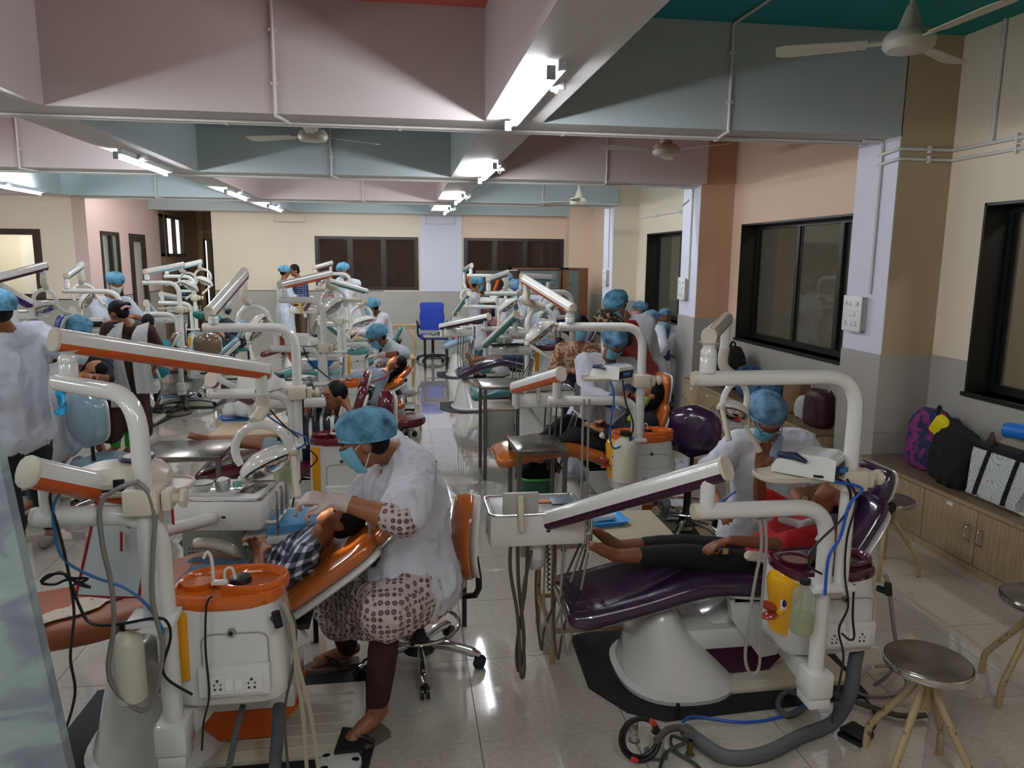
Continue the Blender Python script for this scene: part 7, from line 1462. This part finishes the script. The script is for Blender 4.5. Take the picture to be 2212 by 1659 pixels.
bag_blob('plastic_bag', 'white plastic bag in the blue tray behind the ring lamp', [cap_(q+V(-.06, 0, .06), q+V(.12, 0, .07), .06, .05)], MATS['white_plastic_film'], base=(q.x, q.y, q.z+.02), vox=.01, amp=.03)
t = thing('tissue_box', (q.x-.02, q.y+.12, q.z), 'dark box behind the blue plastic tray', 'box'); obj('box', box(q.x+.0, q.x+.16, q.y+.08, q.y+.14, .661, .76, .003), m_blk, t)
t = thing('blue_basket', tuple(W(672, 785, 7.1)), 'bright blue plastic basket on the second orange unit console', 'basket'); q = W(690, 790, 7.35); obj('basket_body', loft([sring(q.x+.02, q.y, z, a, b, 4, 24) for z, a, b in ((q.z-.02, .12, .08), (q.z+.06, .14, .1), (q.z+.055, .13, .09), (q.z-.01, .11, .07))]), M('bright_blue_plastic', '1D6FC4', .35), t)
# instrument case beside the foreground patient
q = W(640, 1128, 3.12); t = thing('instrument_case', tuple(q), 'clear blue instrument case beside the child in the checked shirt', 'case'); obj('case_body', xf(box(-.12, .12, -.08, .08, -.01, .03, .006), T(*q)@RZ(.15)@RX(.12)), M('clear_blue_plastic', '5E9CC8', .15, alpha=.75, coat=.4), t); obj('red_label', xf(cyl((-.0, 0, .03), (0, 0, .033), .008), T(*q)@RZ(.15)@RX(.12)), M('red_dot', 'A83030', .5), t)
o = thing('side_stand', (q.x, 3.3, 0), 'white side stand under the blue instrument case', 'table'); obj('stand_top', box(q.x-.2, q.x+.22, 3.0, 3.38, q.z-.05, q.z-.02, .005), m_white, o); 
for a in (-.17, .19): obj('leg', box(q.x+a-.012, q.x+a+.012, 3.34, 3.364, 0, q.z-.05), m_galv, o, False)
# far armrest of the front left chair, near armrest of the right ones (own parts were too plain in the frame)
for tt, P_ in ((0, (W(418, 1172, 3.15), W(470, 1176, 3.15), W(510, 1195, 3.15), W(525, 1235, 3.15))), (1, (W(1612, 1200, 2.78), W(1650, 1206, 2.8), W(1700, 1232, 2.8))), (2, (W(1297, 940, 4.75), W(1320, 946, 4.78), W(1350, 968, 4.8)))):
    un = [o for o in bpy.data.objects if o.name in ('dental_unit', 'dental_unit.001', 'dental_unit.002')]; un.sort(key=lambda o: o.name)
    obj('armrest', tube(smooth_path(list(P_), 5), [.014]+[.022]*5+[.024]*(5*(len(P_)-2)+0), 12, sx=1), m_ivory, un[tt])
# bottles hanging under the plates
bottle('white plastic water bottle hanging on the front left unit', tuple(W(284, 1512, Y1)+V(0, 0, 0)), .047, .26, M('milky_plastic', 'C9C6B2', .35))
m_gl = M('bottle_glass', 'A9B8A0', .04, alpha=.38, spec=.9); m_liq = M('pale_yellow_liquid', 'B5B070', .1, alpha=.5)
bottle('clear glass bottle with yellowish water hanging on the front right unit', tuple(W(1731, 1366, Y2)), .043, .21, m_gl, m_liq)
bottle('clear glass bottle hanging on the maroon unit', tuple(W(612, 1048, Y3)), .055, .3, m_gl, m_liq)
bottle('white plastic bottle hanging on the middle right unit', tuple(W(1348, 1040, Y11)), .075, .32, MATS['milky_plastic'])
# bib hanging on the front left unit
t = thing('bib', tuple(W(290, 1150, 2.6)), 'white bib with red edging hanging behind the front left pole', 'bib'); m_bib = M('bib_plastic', 'D2DADC', .45, bump=.2, bs=6)
P_ = [(215, 1062), (275, 1062), (262, 1130), (278, 1140), (300, 1090), (330, 1075), (372, 1100), (376, 1150), (340, 1172), (318, 1175), (300, 1290), (235, 1290), (165, 1285), (190, 1170)]
pts = [W(a, b, 2.62) for a, b in P_]; n_p = len(pts)
obj('sheet', loft([[p for p in pts], [p+V(0, .008, 0) for p in pts]]), m_bib, t, False); obj('edging', tube(pts, .005, 6, closed=True), M('red_edging2', '9E1F22', .6), t)
obj('bib_tie', tube([W(262, 1150, 2.6), W(262, 1190, 2.6)], .008, 6, sx=.4), MATS['red_edging2'], t)
# ---- cables and hoses
def loose(lab, pts, r, mat, cat='cable', corr=False, k=6):
    o = obj(lab.split()[1] if False else 'cable', tube(smooth_path(pts, k), r, 10 if r > .01 else 6), mat); base_at(o); tag(o, lab, cat); return o
y = Y1-.04
loose('black cable hanging in a long loop left of the front left pole', [W(165, 1038, y), W(130, 1042, y), W(108, 1075, y), W(128, 1150, y), W(140, 1200, y), W(152, 1260, y), W(160, 1330, y), W(152, 1420, y), W(162, 1500, y), W(135, 1598, y)], .0042, m_cable)
loose('blue air tube looping from the scaler past the front left pole', [W(160, 1040, y), W(118, 1085, y), W(120, 1160, y), W(140, 1210, y), W(200, 1245, y), W(270, 1270, y), W(320, 1310, y), W(352, 1360, y), W(345, 1378, y)], .0042, m_cblue)
loose('bunched black cable tied in a knot beside the bib', [W(88, 1256, y), W(105, 1242, y), W(140, 1240, y), W(170, 1262, y), W(195, 1268, y), W(150, 1252, y-.01), W(118, 1262, y), W(90, 1258, y), W(128, 1236, y+.01), W(150, 1248, y), W(190, 1250, y), W(160, 1262, y)], .0042, m_cable)
loose('black cable from the knot to the front left cabinet', [W(155, 1262, y), W(172, 1310, y), W(195, 1345, y), W(245, 1350, y), W(335, 1335, y), W(362, 1345, y), W(368, 1380, y), W(352, 1440, y), W(365, 1470, y), W(415, 1500, y+.02)], .0045, m_cable)
loose('grey hose drooping in a deep loop in front of the front left pole', [W(300, 1040, y), W(250, 1058, y), W(216, 1095, y), W(222, 1180, y), W(240, 1260, y), W(246, 1350, y), W(234, 1440, y), W(250, 1490, y), W(305, 1535, y), W(335, 1500, y), W(352, 1400, y), W(330, 1300, y), W(330, 1200, y), W(334, 1120, y), W(318, 1060, y), W(292, 1040, y)], .0075, M('mid_grey_hose', '7C7770', .5))
loose('thin black cable down the front of the orange basin', [W(458, 1288, 2.29), W(446, 1310, 2.27), W(444, 1400, 2.27), W(452, 1500, 2.27), W(440, 1560, 2.3), W(436, 1620, 2.35)], .0035, m_cable)
loose('black cable draped on the front right pole', [W(1700, 1030, Y2-.05)+V(.1, 0, 0), W(1822, 1040, Y2-.05), W(1838, 1080, Y2-.05), W(1820, 1120, Y2-.05), W(1760, 1180, Y2-.05), W(1748, 1220, Y2-.05), W(1775, 1240, Y2-.05)], .0045, m_cable)
loose('long black cable from the front right scaler down to the floor', [W(1830, 1035, Y2-.06), W(1850, 1080, Y2-.06), W(1830, 1160, Y2-.06), W(1825, 1240, Y2-.06), W(1832, 1310, Y2-.06), W(1812, 1360, Y2-.06), W(1822, 1420, Y2-.06), W(1808, 1500, Y2-.06), W(1800, 1570, Z=.01), W(1850, 1560, Z=.01)], .004, m_cable)
loose('black cable with plug at the front right socket', [W(1845, 1262, Y2), W(1842, 1330, Y2), W(1845, 1375, Y2), W(1835, 1382, Y2), W(1818, 1368, Y2+.03)], .0045, m_cable)
loose('blue tube tied to the front right pole', [W(1800, 1040, Y2-.06), W(1862, 1055, Y2-.06), W(1835, 1090, Y2-.06), W(1815, 1160, Y2-.06), W(1790, 1205, Y2-.06), W(1782, 1285, Y2-.06)], .0055, M('royal_blue_tube', '1F4FB0', .4))
loose('grey saliva hose loop beside the duck cabinet', [W(1640, 1110, Y2+.02), W(1645, 1180, Y2), W(1632, 1250, Y2), W(1618, 1340, Y2), W(1610, 1420, Y2), W(1622, 1455, Y2), W(1640, 1440, Y2), W(1642, 1350, Y2), W(1650, 1250, Y2), W(1655, 1180, Y2), W(1652, 1110, Y2+.02)], .006, m_cgrey)
loose('thick grey corrugated hose sweeping over the floor at the front right', [W(1852, 1405, 2.55), W(1845, 1440, 2.5), W(1835, 1500, 2.45), W(1800, 1560, Z=.05), W(1730, 1590, Z=.035), W(1650, 1628, Z=.035), W(1570, 1635, Z=.035), W(1510, 1600, Z=.04), W(1478, 1575, Z=.08)], .027, m_corr, 'hose', k=8)
wave_bump(m_corr, 60)
loose('thin grey corrugated hose curled beside the mat', [W(1760, 1478, Z=.12), W(1745, 1500, Z=.06), W(1700, 1495, Z=.02), W(1680, 1520, Z=.02), W(1700, 1545, Z=.02), W(1740, 1525, Z=.02), W(1755, 1495, Z=.05)], .012, m_corr, 'hose')
loose('blue air line crossing the floor in front of the purple unit', [W(1475, 1560, Z=.05), W(1500, 1548, Z=.02), W(1600, 1560, Z=.008), W(1680, 1550, Z=.008), W(1738, 1522, Z=.03), W(1752, 1505, Z=.08)], .006, M('royal_blue_tube', '1F4FB0', .4), 'hose')
loose('grey hose loop on the floor behind the near steel stool', [W(1892, 1440, Z=.12), W(1940, 1440, Z=.02), W(1960, 1475, Z=.01), W(1930, 1500, Z=.01), W(1860, 1500, Z=.01), W(1850, 1470, Z=.01), W(1880, 1440, Z=.02)], .008, m_cgrey, 'hose')
loose('dark hose on the floor running behind the near steel stool', [W(1800, 1500, Z=.02), W(1860, 1520, Z=.02), W(1940, 1545, Z=.02), W(2000, 1545, Z=.02)], .012, m_cdark, 'hose')
loose('grey vacuum hose beside the duck cabinet', [W(1912, 1240, 2.6), W(1920, 1270, 2.6), W(1930, 1350, 2.65), W(1936, 1400, 2.7), W(1925, 1450, 2.7), W(1890, 1480, Z=.03)], .009, m_cgrey, 'hose')
loose('brown cable bundle hanging below the front right console', [W(1105, 1150, 3.0), W(1102, 1230, 3.0), W(1118, 1330, 3.0), W(1125, 1455, 3.0), W(1133, 1440, 3.0), W(1128, 1300, 3.0), W(1148, 1190, 3.0)], .008, m_cdark, 'cable')
loose('second brown cable hanging below the front right console', [W(1118, 1150, 3.02), W(1120, 1260, 3.02), W(1132, 1380, 3.02), W(1122, 1450, 3.02), W(1116, 1400, 3.02), W(1135, 1270, 3.02), W(1140, 1160, 3.02)], .008, m_cdark, 'cable')
P_ = [];
for i in range(60): a = i*1.1; q = W(1185, 1165+i*1.9, 3.0); P_.append(q+V(.006*cos(a), .006*sin(a), 0))
o = tag(base_at(obj('coiled_cable', tube(P_, .0035, 6), m_cable)), 'coiled black cable hanging by the front right console', 'cable')
loose('grey corrugated drain hose from the front left cabinet', [W(603, 1525, 2.45), W(600, 1580, 2.45), W(592, 1680, 2.4)], .022, m_corr, 'hose')
loose('thinner corrugated drain hose from the front left cabinet', [W(525, 1525, 2.4), W(508, 1590, 2.4), W(490, 1680, 2.35)], .011, m_corr, 'hose')
for i, (a, b) in enumerate(((628, 690), (640, 672), (622, 640))): loose(['pale hose arching off the front left cabinet', 'second pale hose beside it, closer to the cabinet', 'thin brown hose down the side of the front left cabinet'][i], [W(610, 1300, 2.35), W(630+i*4, 1350, 2.35), W(645-i*6, 1440, 2.35), W((a+b)/2+12-i*14, 1540, 2.35), W(b-i*8, 1680, 2.32)], .0075 if i < 2 else .005, M('pale_hose', 'A59F8C', .5) if i < 2 else m_cdark, 'hose')
loose('grey corrugated hose under the middle right cabinet', [W(1440, 1085, Z=.3), W(1435, 1110, Z=.15), W(1410, 1150, Z=.03), W(1360, 1165, Z=.03), W(1305, 1168, Z=.03)], .03, M('grey_blue_hose', '6E7A80', .6), 'hose')
loose('black cable down the middle right pole', [W(1345, 820, Y11-.03), W(1352, 870, Y11-.04), W(1368, 920, Y11-.04), W(1350, 980, Y11-.04), W(1335, 1040, Y11-.04)], .005, m_cable)
loose('blue tube hanging from the middle right scaler', [W(1318, 822, Y11-.05), W(1326, 860, Y11-.06), W(1318, 930, Y11-.06), W(1325, 968, Y11-.06), W(1355, 955, Y11-.04), W(1370, 945, Y11-.04)], .006, m_cblue)
for i, px in enumerate((1258, 1270)): loose(['grey hose hanging straight from the middle right lower arm', 'its twin hose just right of it'][i], [W(px+3, 862, Y11-.02), W(px, 960, Y11-.02), W(px-2, 1080, Y11-.02)], .007, m_cgrey, 'hose')
loose('black cable and loops on the maroon unit pole', [W(655, 842, Y3-.04), W(655, 900, Y3-.04), W(660, 960, Y3-.04), W(685, 990, Y3-.04), W(660, 1020, Y3-.04), W(640, 1060, Y3-.04), W(628, 1110, Y3-.04)], .005, m_cable)
loose('blue tube running down to the maroon unit pole', [W(552, 842, Y3-.04), W(570, 890, Y3-.04), W(620, 925, Y3-.04), W(660, 945, Y3-.04), W(655, 962, Y3-.04), W(640, 970, Y3-.04)], .006, m_cblue)
loose('black cable from the maroon unit scaler', [W(556, 842, Y3-.05), W(580, 880, Y3-.05), W(610, 915, Y3-.05), W(645, 945, Y3-.05)], .005, m_cable)
loose('black cable hanging on the second orange unit', [W(655, 750, Y4-.04), W(665, 775, Y4-.04), W(690, 800, Y4-.04), W(715, 820, Y4-.04)], .006, m_cable)
for i, (a, b, yy) in enumerate(((318, 375, 9.0), (345, 400, 8.6))): loose(['looped dark hose on the floor below the brown stool', 'second looped hose on the floor nearer the camera'][i], [W(a, 855+i*20, Z=.02), W(a+20, 868+i*20, Z=.02), W(b, 862+i*18, Z=.02), W(b+10, 876+i*14, Z=.02), W(a+30, 890+i*8, Z=.02), W(a+5, 878+i*16, Z=.02)], .02, m_cdark, 'hose')
loose('white hoses hanging beside the brown chair', [W(335, 790, 8.0), W(350, 840, 8.0), W(335, 880, Z=.05), W(355, 890, Z=.02)], .012, m_cgrey, 'hose')
for i, a in enumerate((1200, 1208)): loose(['blue cable of the teal right unit', 'black cable of the teal right unit'][i], [W(a, 706, Y12-.05), W(a+2, 740, Y12-.05), W(a+4-8*i, 790, Y12-.05), W(a+8, 830, Y12-.03)], .006, (m_cblue, m_cable)[i])
P_ = [W(1222+10*sin(i*1.7)+i*.4, 790+9*cos(i*2.3)+i*1.2, Y12-.1) for i in range(16)]; loose('tangle of black cables on the teal right unit pole', P_, .006, m_cable)
# ---- floor fittings at the front right
m_pv = M('painted_pvc_stub', 'A8A090', .5, col2='6E6658', thr=.4, vs=20)
for i, (px, py, r, h, lb) in enumerate(((1370, 1600, .014, .1, 'slim upright pvc stub left of the coiled cable'), (1417, 1628, .03, .095, 'wide open pvc stub holding the hoses'), (1490, 1630, .012, .06, 'brass valve stub on the floor'))):
    q = W(px, py, Z=0); t = thing('floor_pipe', (q.x, q.y, 0), lb, 'pipe'); obj('stub', lathe([(r, 0), (r, h), (r*.82, h), (r*.82, h*.5)], 18, T(q.x, q.y, 0), cap=False), m_pv if i < 2 else M('brass', '8E7A48', .35, 1), t); obj('cement_patch', cyl((q.x, q.y, -.002), (q.x, q.y, .003), r*1.7, n=8), M('cement', '5E5A52', .9), t)
q = W(1372, 1575, Z=.12); o = tag(base_at(obj('coiled_cable', join(torus(q+V(.015, -.02, -.03), .078, .008, 30, 7, RX(1.25)), torus(q+V(.018, -.012, -.03), .07, .008, 30, 7, RX(1.35)@RY(.1))), m_cable)), 'coil of black cable with red tape standing on the pvc stubs', 'cable')
for a in (1.2, 4.4): obj('red_tape', xf(cap_((.078*cos(a), .078*sin(a), 0), (.078*cos(a+.2), .078*sin(a+.2), 0), .0105, .0105), T(*(q+V(.015, -.02, -.03)))@RX(1.25)), M('red_tape', 'A8301E', .5), o) if False else None
rt = obj('red_tape', xf(join(*[cap_((.078*cos(a), .078*sin(a), 0), (.078*cos(a+.25), .078*sin(a+.25), 0), .0105, .0105) for a in (.7, 4.2)]), T(*(q+V(.015, -.02, -.03)))@RX(1.25)), M('red_tape', 'A8301E', .5), o)
loose('brown hoses running from the pvc stub into the corrugated hose', [W(1417, 1600, Z=.1), W(1440, 1578, Z=.1), W(1465, 1572, Z=.09), W(1485, 1580, Z=.08)], .014, m_cdark, 'hose')
loose('green hose curling forward from the valve', [W(1488, 1605, Z=.06), W(1452, 1590, Z=.04), W(1455, 1620, Z=.02), W(1500, 1650, Z=.012), W(1540, 1690, Z=.012)], .007, M('dark_green_hose', '2C3A2C', .5), 'hose')
loose('second dark hose curling from the valve to the lower border', [W(1480, 1605, Z=.05), W(1440, 1625, Z=.02), W(1422, 1670, Z=.01)], .007, M('dark_green_hose', '2C3A2C', .5), 'hose')
q = W(1467, 1560, Z=.0); o = tag(base_at(obj('black_stub', cyl((q.x, q.y+.02, 0), (q.x, q.y+.02, .07), .009), m_blk)), 'short black post at the mat edge in front of the purple unit', 'post')
# foot pedals
q = W(1848, 1592, Z=0); t = thing('foot_pedal', (q.x, q.y, 0), 'black square foot pedal on the floor under the front right unit', 'pedal'); m = T(q.x, q.y, 0)@RZ(.5)
obj('pedal_base', xf(box(-.055, .055, -.05, .05, 0, .018, .005), m), m_blk, t); pd = obj('pedal_plate', xf(box(-.05, .052, -.046, .046, .02, .034, .004), m@RY(.12)), m_blk, t)
for k in range(6): obj('grip_rib', xf(box(-.035, .035, -.03+.012*k, -.026+.012*k, .034, .037), m@RY(.12)), m_blk, pd, False)
loose('thin black cable of the square foot pedal', [q+V(.05, .02, .01), W(1890, 1570, Z=.005), W(1885, 1530, Z=.005), W(1860, 1500, Z=.005)], .004, m_cable)
q = W(740, 1652, Z=0); t = thing('foot_control', (q.x, q.y, 0), 'round white and black foot control under the dentist sandal', 'pedal')
obj('control_base', lathe([(.10, 0), (.105, .01), (.1, .02), (.03, .026)], 28, T(q.x, q.y, 0)), m_rubber, t); obj('white_disc', lathe([(.085, .02), (.083, .034), (.06, .042), (.01, .045)], 28, T(q.x-.01, q.y-.03, 0)), m_white, t)
for a in range(5): obj('button', ell((q.x-.01+.06*cos(a*1.25), q.y-.03+.06*sin(a*1.25), .04), .016, .012, .006, 10, 5), m_blk, t)
obj('pedal_lever', xf(loft([[V(-.05, -.06, z), V(.06, -.055, z), V(.07, .06, z), V(-.03, .09, z)] for z in (.045, .058)]), T(q.x+.02, q.y+.06, 0)), m_rubber, t)
# ---- green tub with cloth below the steel table
q = W(1170, 1075, Z=.15); t = thing('plastic_tub', (q.x, q.y, 0), 'clear green tub with bright green rim under the steel table', 'box'); m_tub = M('green_tint_plastic', '3E6A50', .2, alpha=.75)
xa, xb = W(1128, 1040, q.y-.05).x, W(1218, 1040, q.y-.05).x; za = W(1170, 1037, q.y-.05).z
obj('tub_wall', loft([sring((xa+xb)/2, q.y+.1, z, (xb-xa)/2*f, .15*f, 5, 28) for z, f in ((.0, .82), (.01, .86), (za, 1), (za, .97), (.02, .83))]), m_tub, t); obj('tub_rim', tube(sring((xa+xb)/2, q.y+.1, za, (xb-xa)/2*1.02, .155, 5, 28), .01, 8, closed=True), M('bright_green_rim', '2FA83A', .35), t)
bag_blob('cloth_bundle', 'dark green cloth bundle heaped in the green tub', [cap_(((xa+xb)/2-.08, q.y+.1, za+.02), ((xa+xb)/2+.09, q.y+.1, za+.03), .09, .085), cap_(((xa+xb)/2-.06, q.y+.08, za+.08), ((xa+xb)/2-.05, q.y+.08, za+.15), .05, .03)], M('dark_green_cotton', '0C1A18', .9, bump=.3, bs=12), base=((xa+xb)/2, q.y+.1, za), amp=.022, cat='cloth')
# ---- painted board at the left edge, close to the camera
m_mur = M('painted_board', '8FA8A0', .75); n_, l_, b_ = nodes_of(m_mur); tc = n_.new('ShaderNodeTexCoord'); mp = n_.new('ShaderNodeMapping'); mp.inputs['Scale'].default_value = (1, 1, 2.2); t1 = n_.new('ShaderNodeTexNoise'); t1.inputs['Scale'].default_value = 3.4; t1.inputs['Detail'].default_value = 6; t1.inputs['Distortion'].default_value = .8
l_.new(tc.outputs['Object'], mp.inputs[0]); l_.new(mp.outputs[0], t1.inputs[0]); rp = n_.new('ShaderNodeValToRGB'); es = rp.color_ramp.elements; es[0].position = .34; es[0].color = lin('6E737C'); es[1].position = .66; es[1].color = lin('98ACA8')
for ps, c in ((.45, '7C838C'), (.5, '869A94'), (.58, '909F9C')): e = es.new(ps); e.color = lin(c)
l_.new(t1.outputs['Fac'], rp.inputs[0]); l_.new(rp.outputs[0], b_.inputs['Base Color'])
Yq = 1.75; a, b = W(-4, 985, Yq), W(150, 1680, Yq)
t = thing('painted_screen', (a.x, Yq, 0), 'leaning screen painted in pale green and grey clouds at the lower left corner', 'screen')
dz = (a-b); e_top = a+dz*.0; bot = b+(b-a)*((b.z)/(a.z-b.z))
obj('board', loft([[V(-2.2, Yq+q, 0), V(bot.x, Yq+q, 0), V(a.x, Yq+q, a.z), V(a.x-.04, Yq+q, a.z+.08), V(-2.2, Yq+q, a.z+.1)] for q in (0, .035)]), m_mur, t, False)

# torn wrapping on the worn footrest at the front left
un = [o for o in bpy.data.objects if o.name == 'dental_unit'][0]
P_ = [(78, 1335), (120, 1318), (150, 1312), (165, 1296), (205, 1285), (250, 1278), (282, 1272), (262, 1292), (230, 1300), (215, 1312), (170, 1328), (120, 1340), (80, 1352)]
pp = []
for a, b in P_:
    q = W(a, b, 2.8); pp.append(V(q.x, q.y, 0))
LG = U1['chair']['legs']
def legz(x):
    for (x0, z0), (x1, z1) in zip(LG, LG[1:]):
        if x0 <= x <= x1: return z0+(z1-z0)*(x-x0)/(x1-x0)
    return LG[0][1]
pp = []
for a, b in P_:
    z = .5
    for _ in range(6): q = W(a, b, Z=z); z = legz(q.x)+.004
    pp.append(V(q.x, q.y, z))
obj('torn_patch', loft([pp, [q+V(0, 0, .003) for q in pp]]), M('torn_backing', 'C4B8A8', .8, col2='5A4A3C', thr=.36, vs=26), un, False)

un = [o for o in bpy.data.objects if o.name == 'dental_unit.001'][0]
a, b = W(1154, 1168, 3.08), W(1156, 1205, 3.08)
o = obj('console_pivot', cyl(a, b, .043, n=20), m_white, un); obj('pivot_cap', xf(ell((0, 0, 0), .043, .043, .043, 18, 9), T(*(b+V(0, -.005, -.012)))), M('frosted_cap', 'B4B2AC', .3), o)
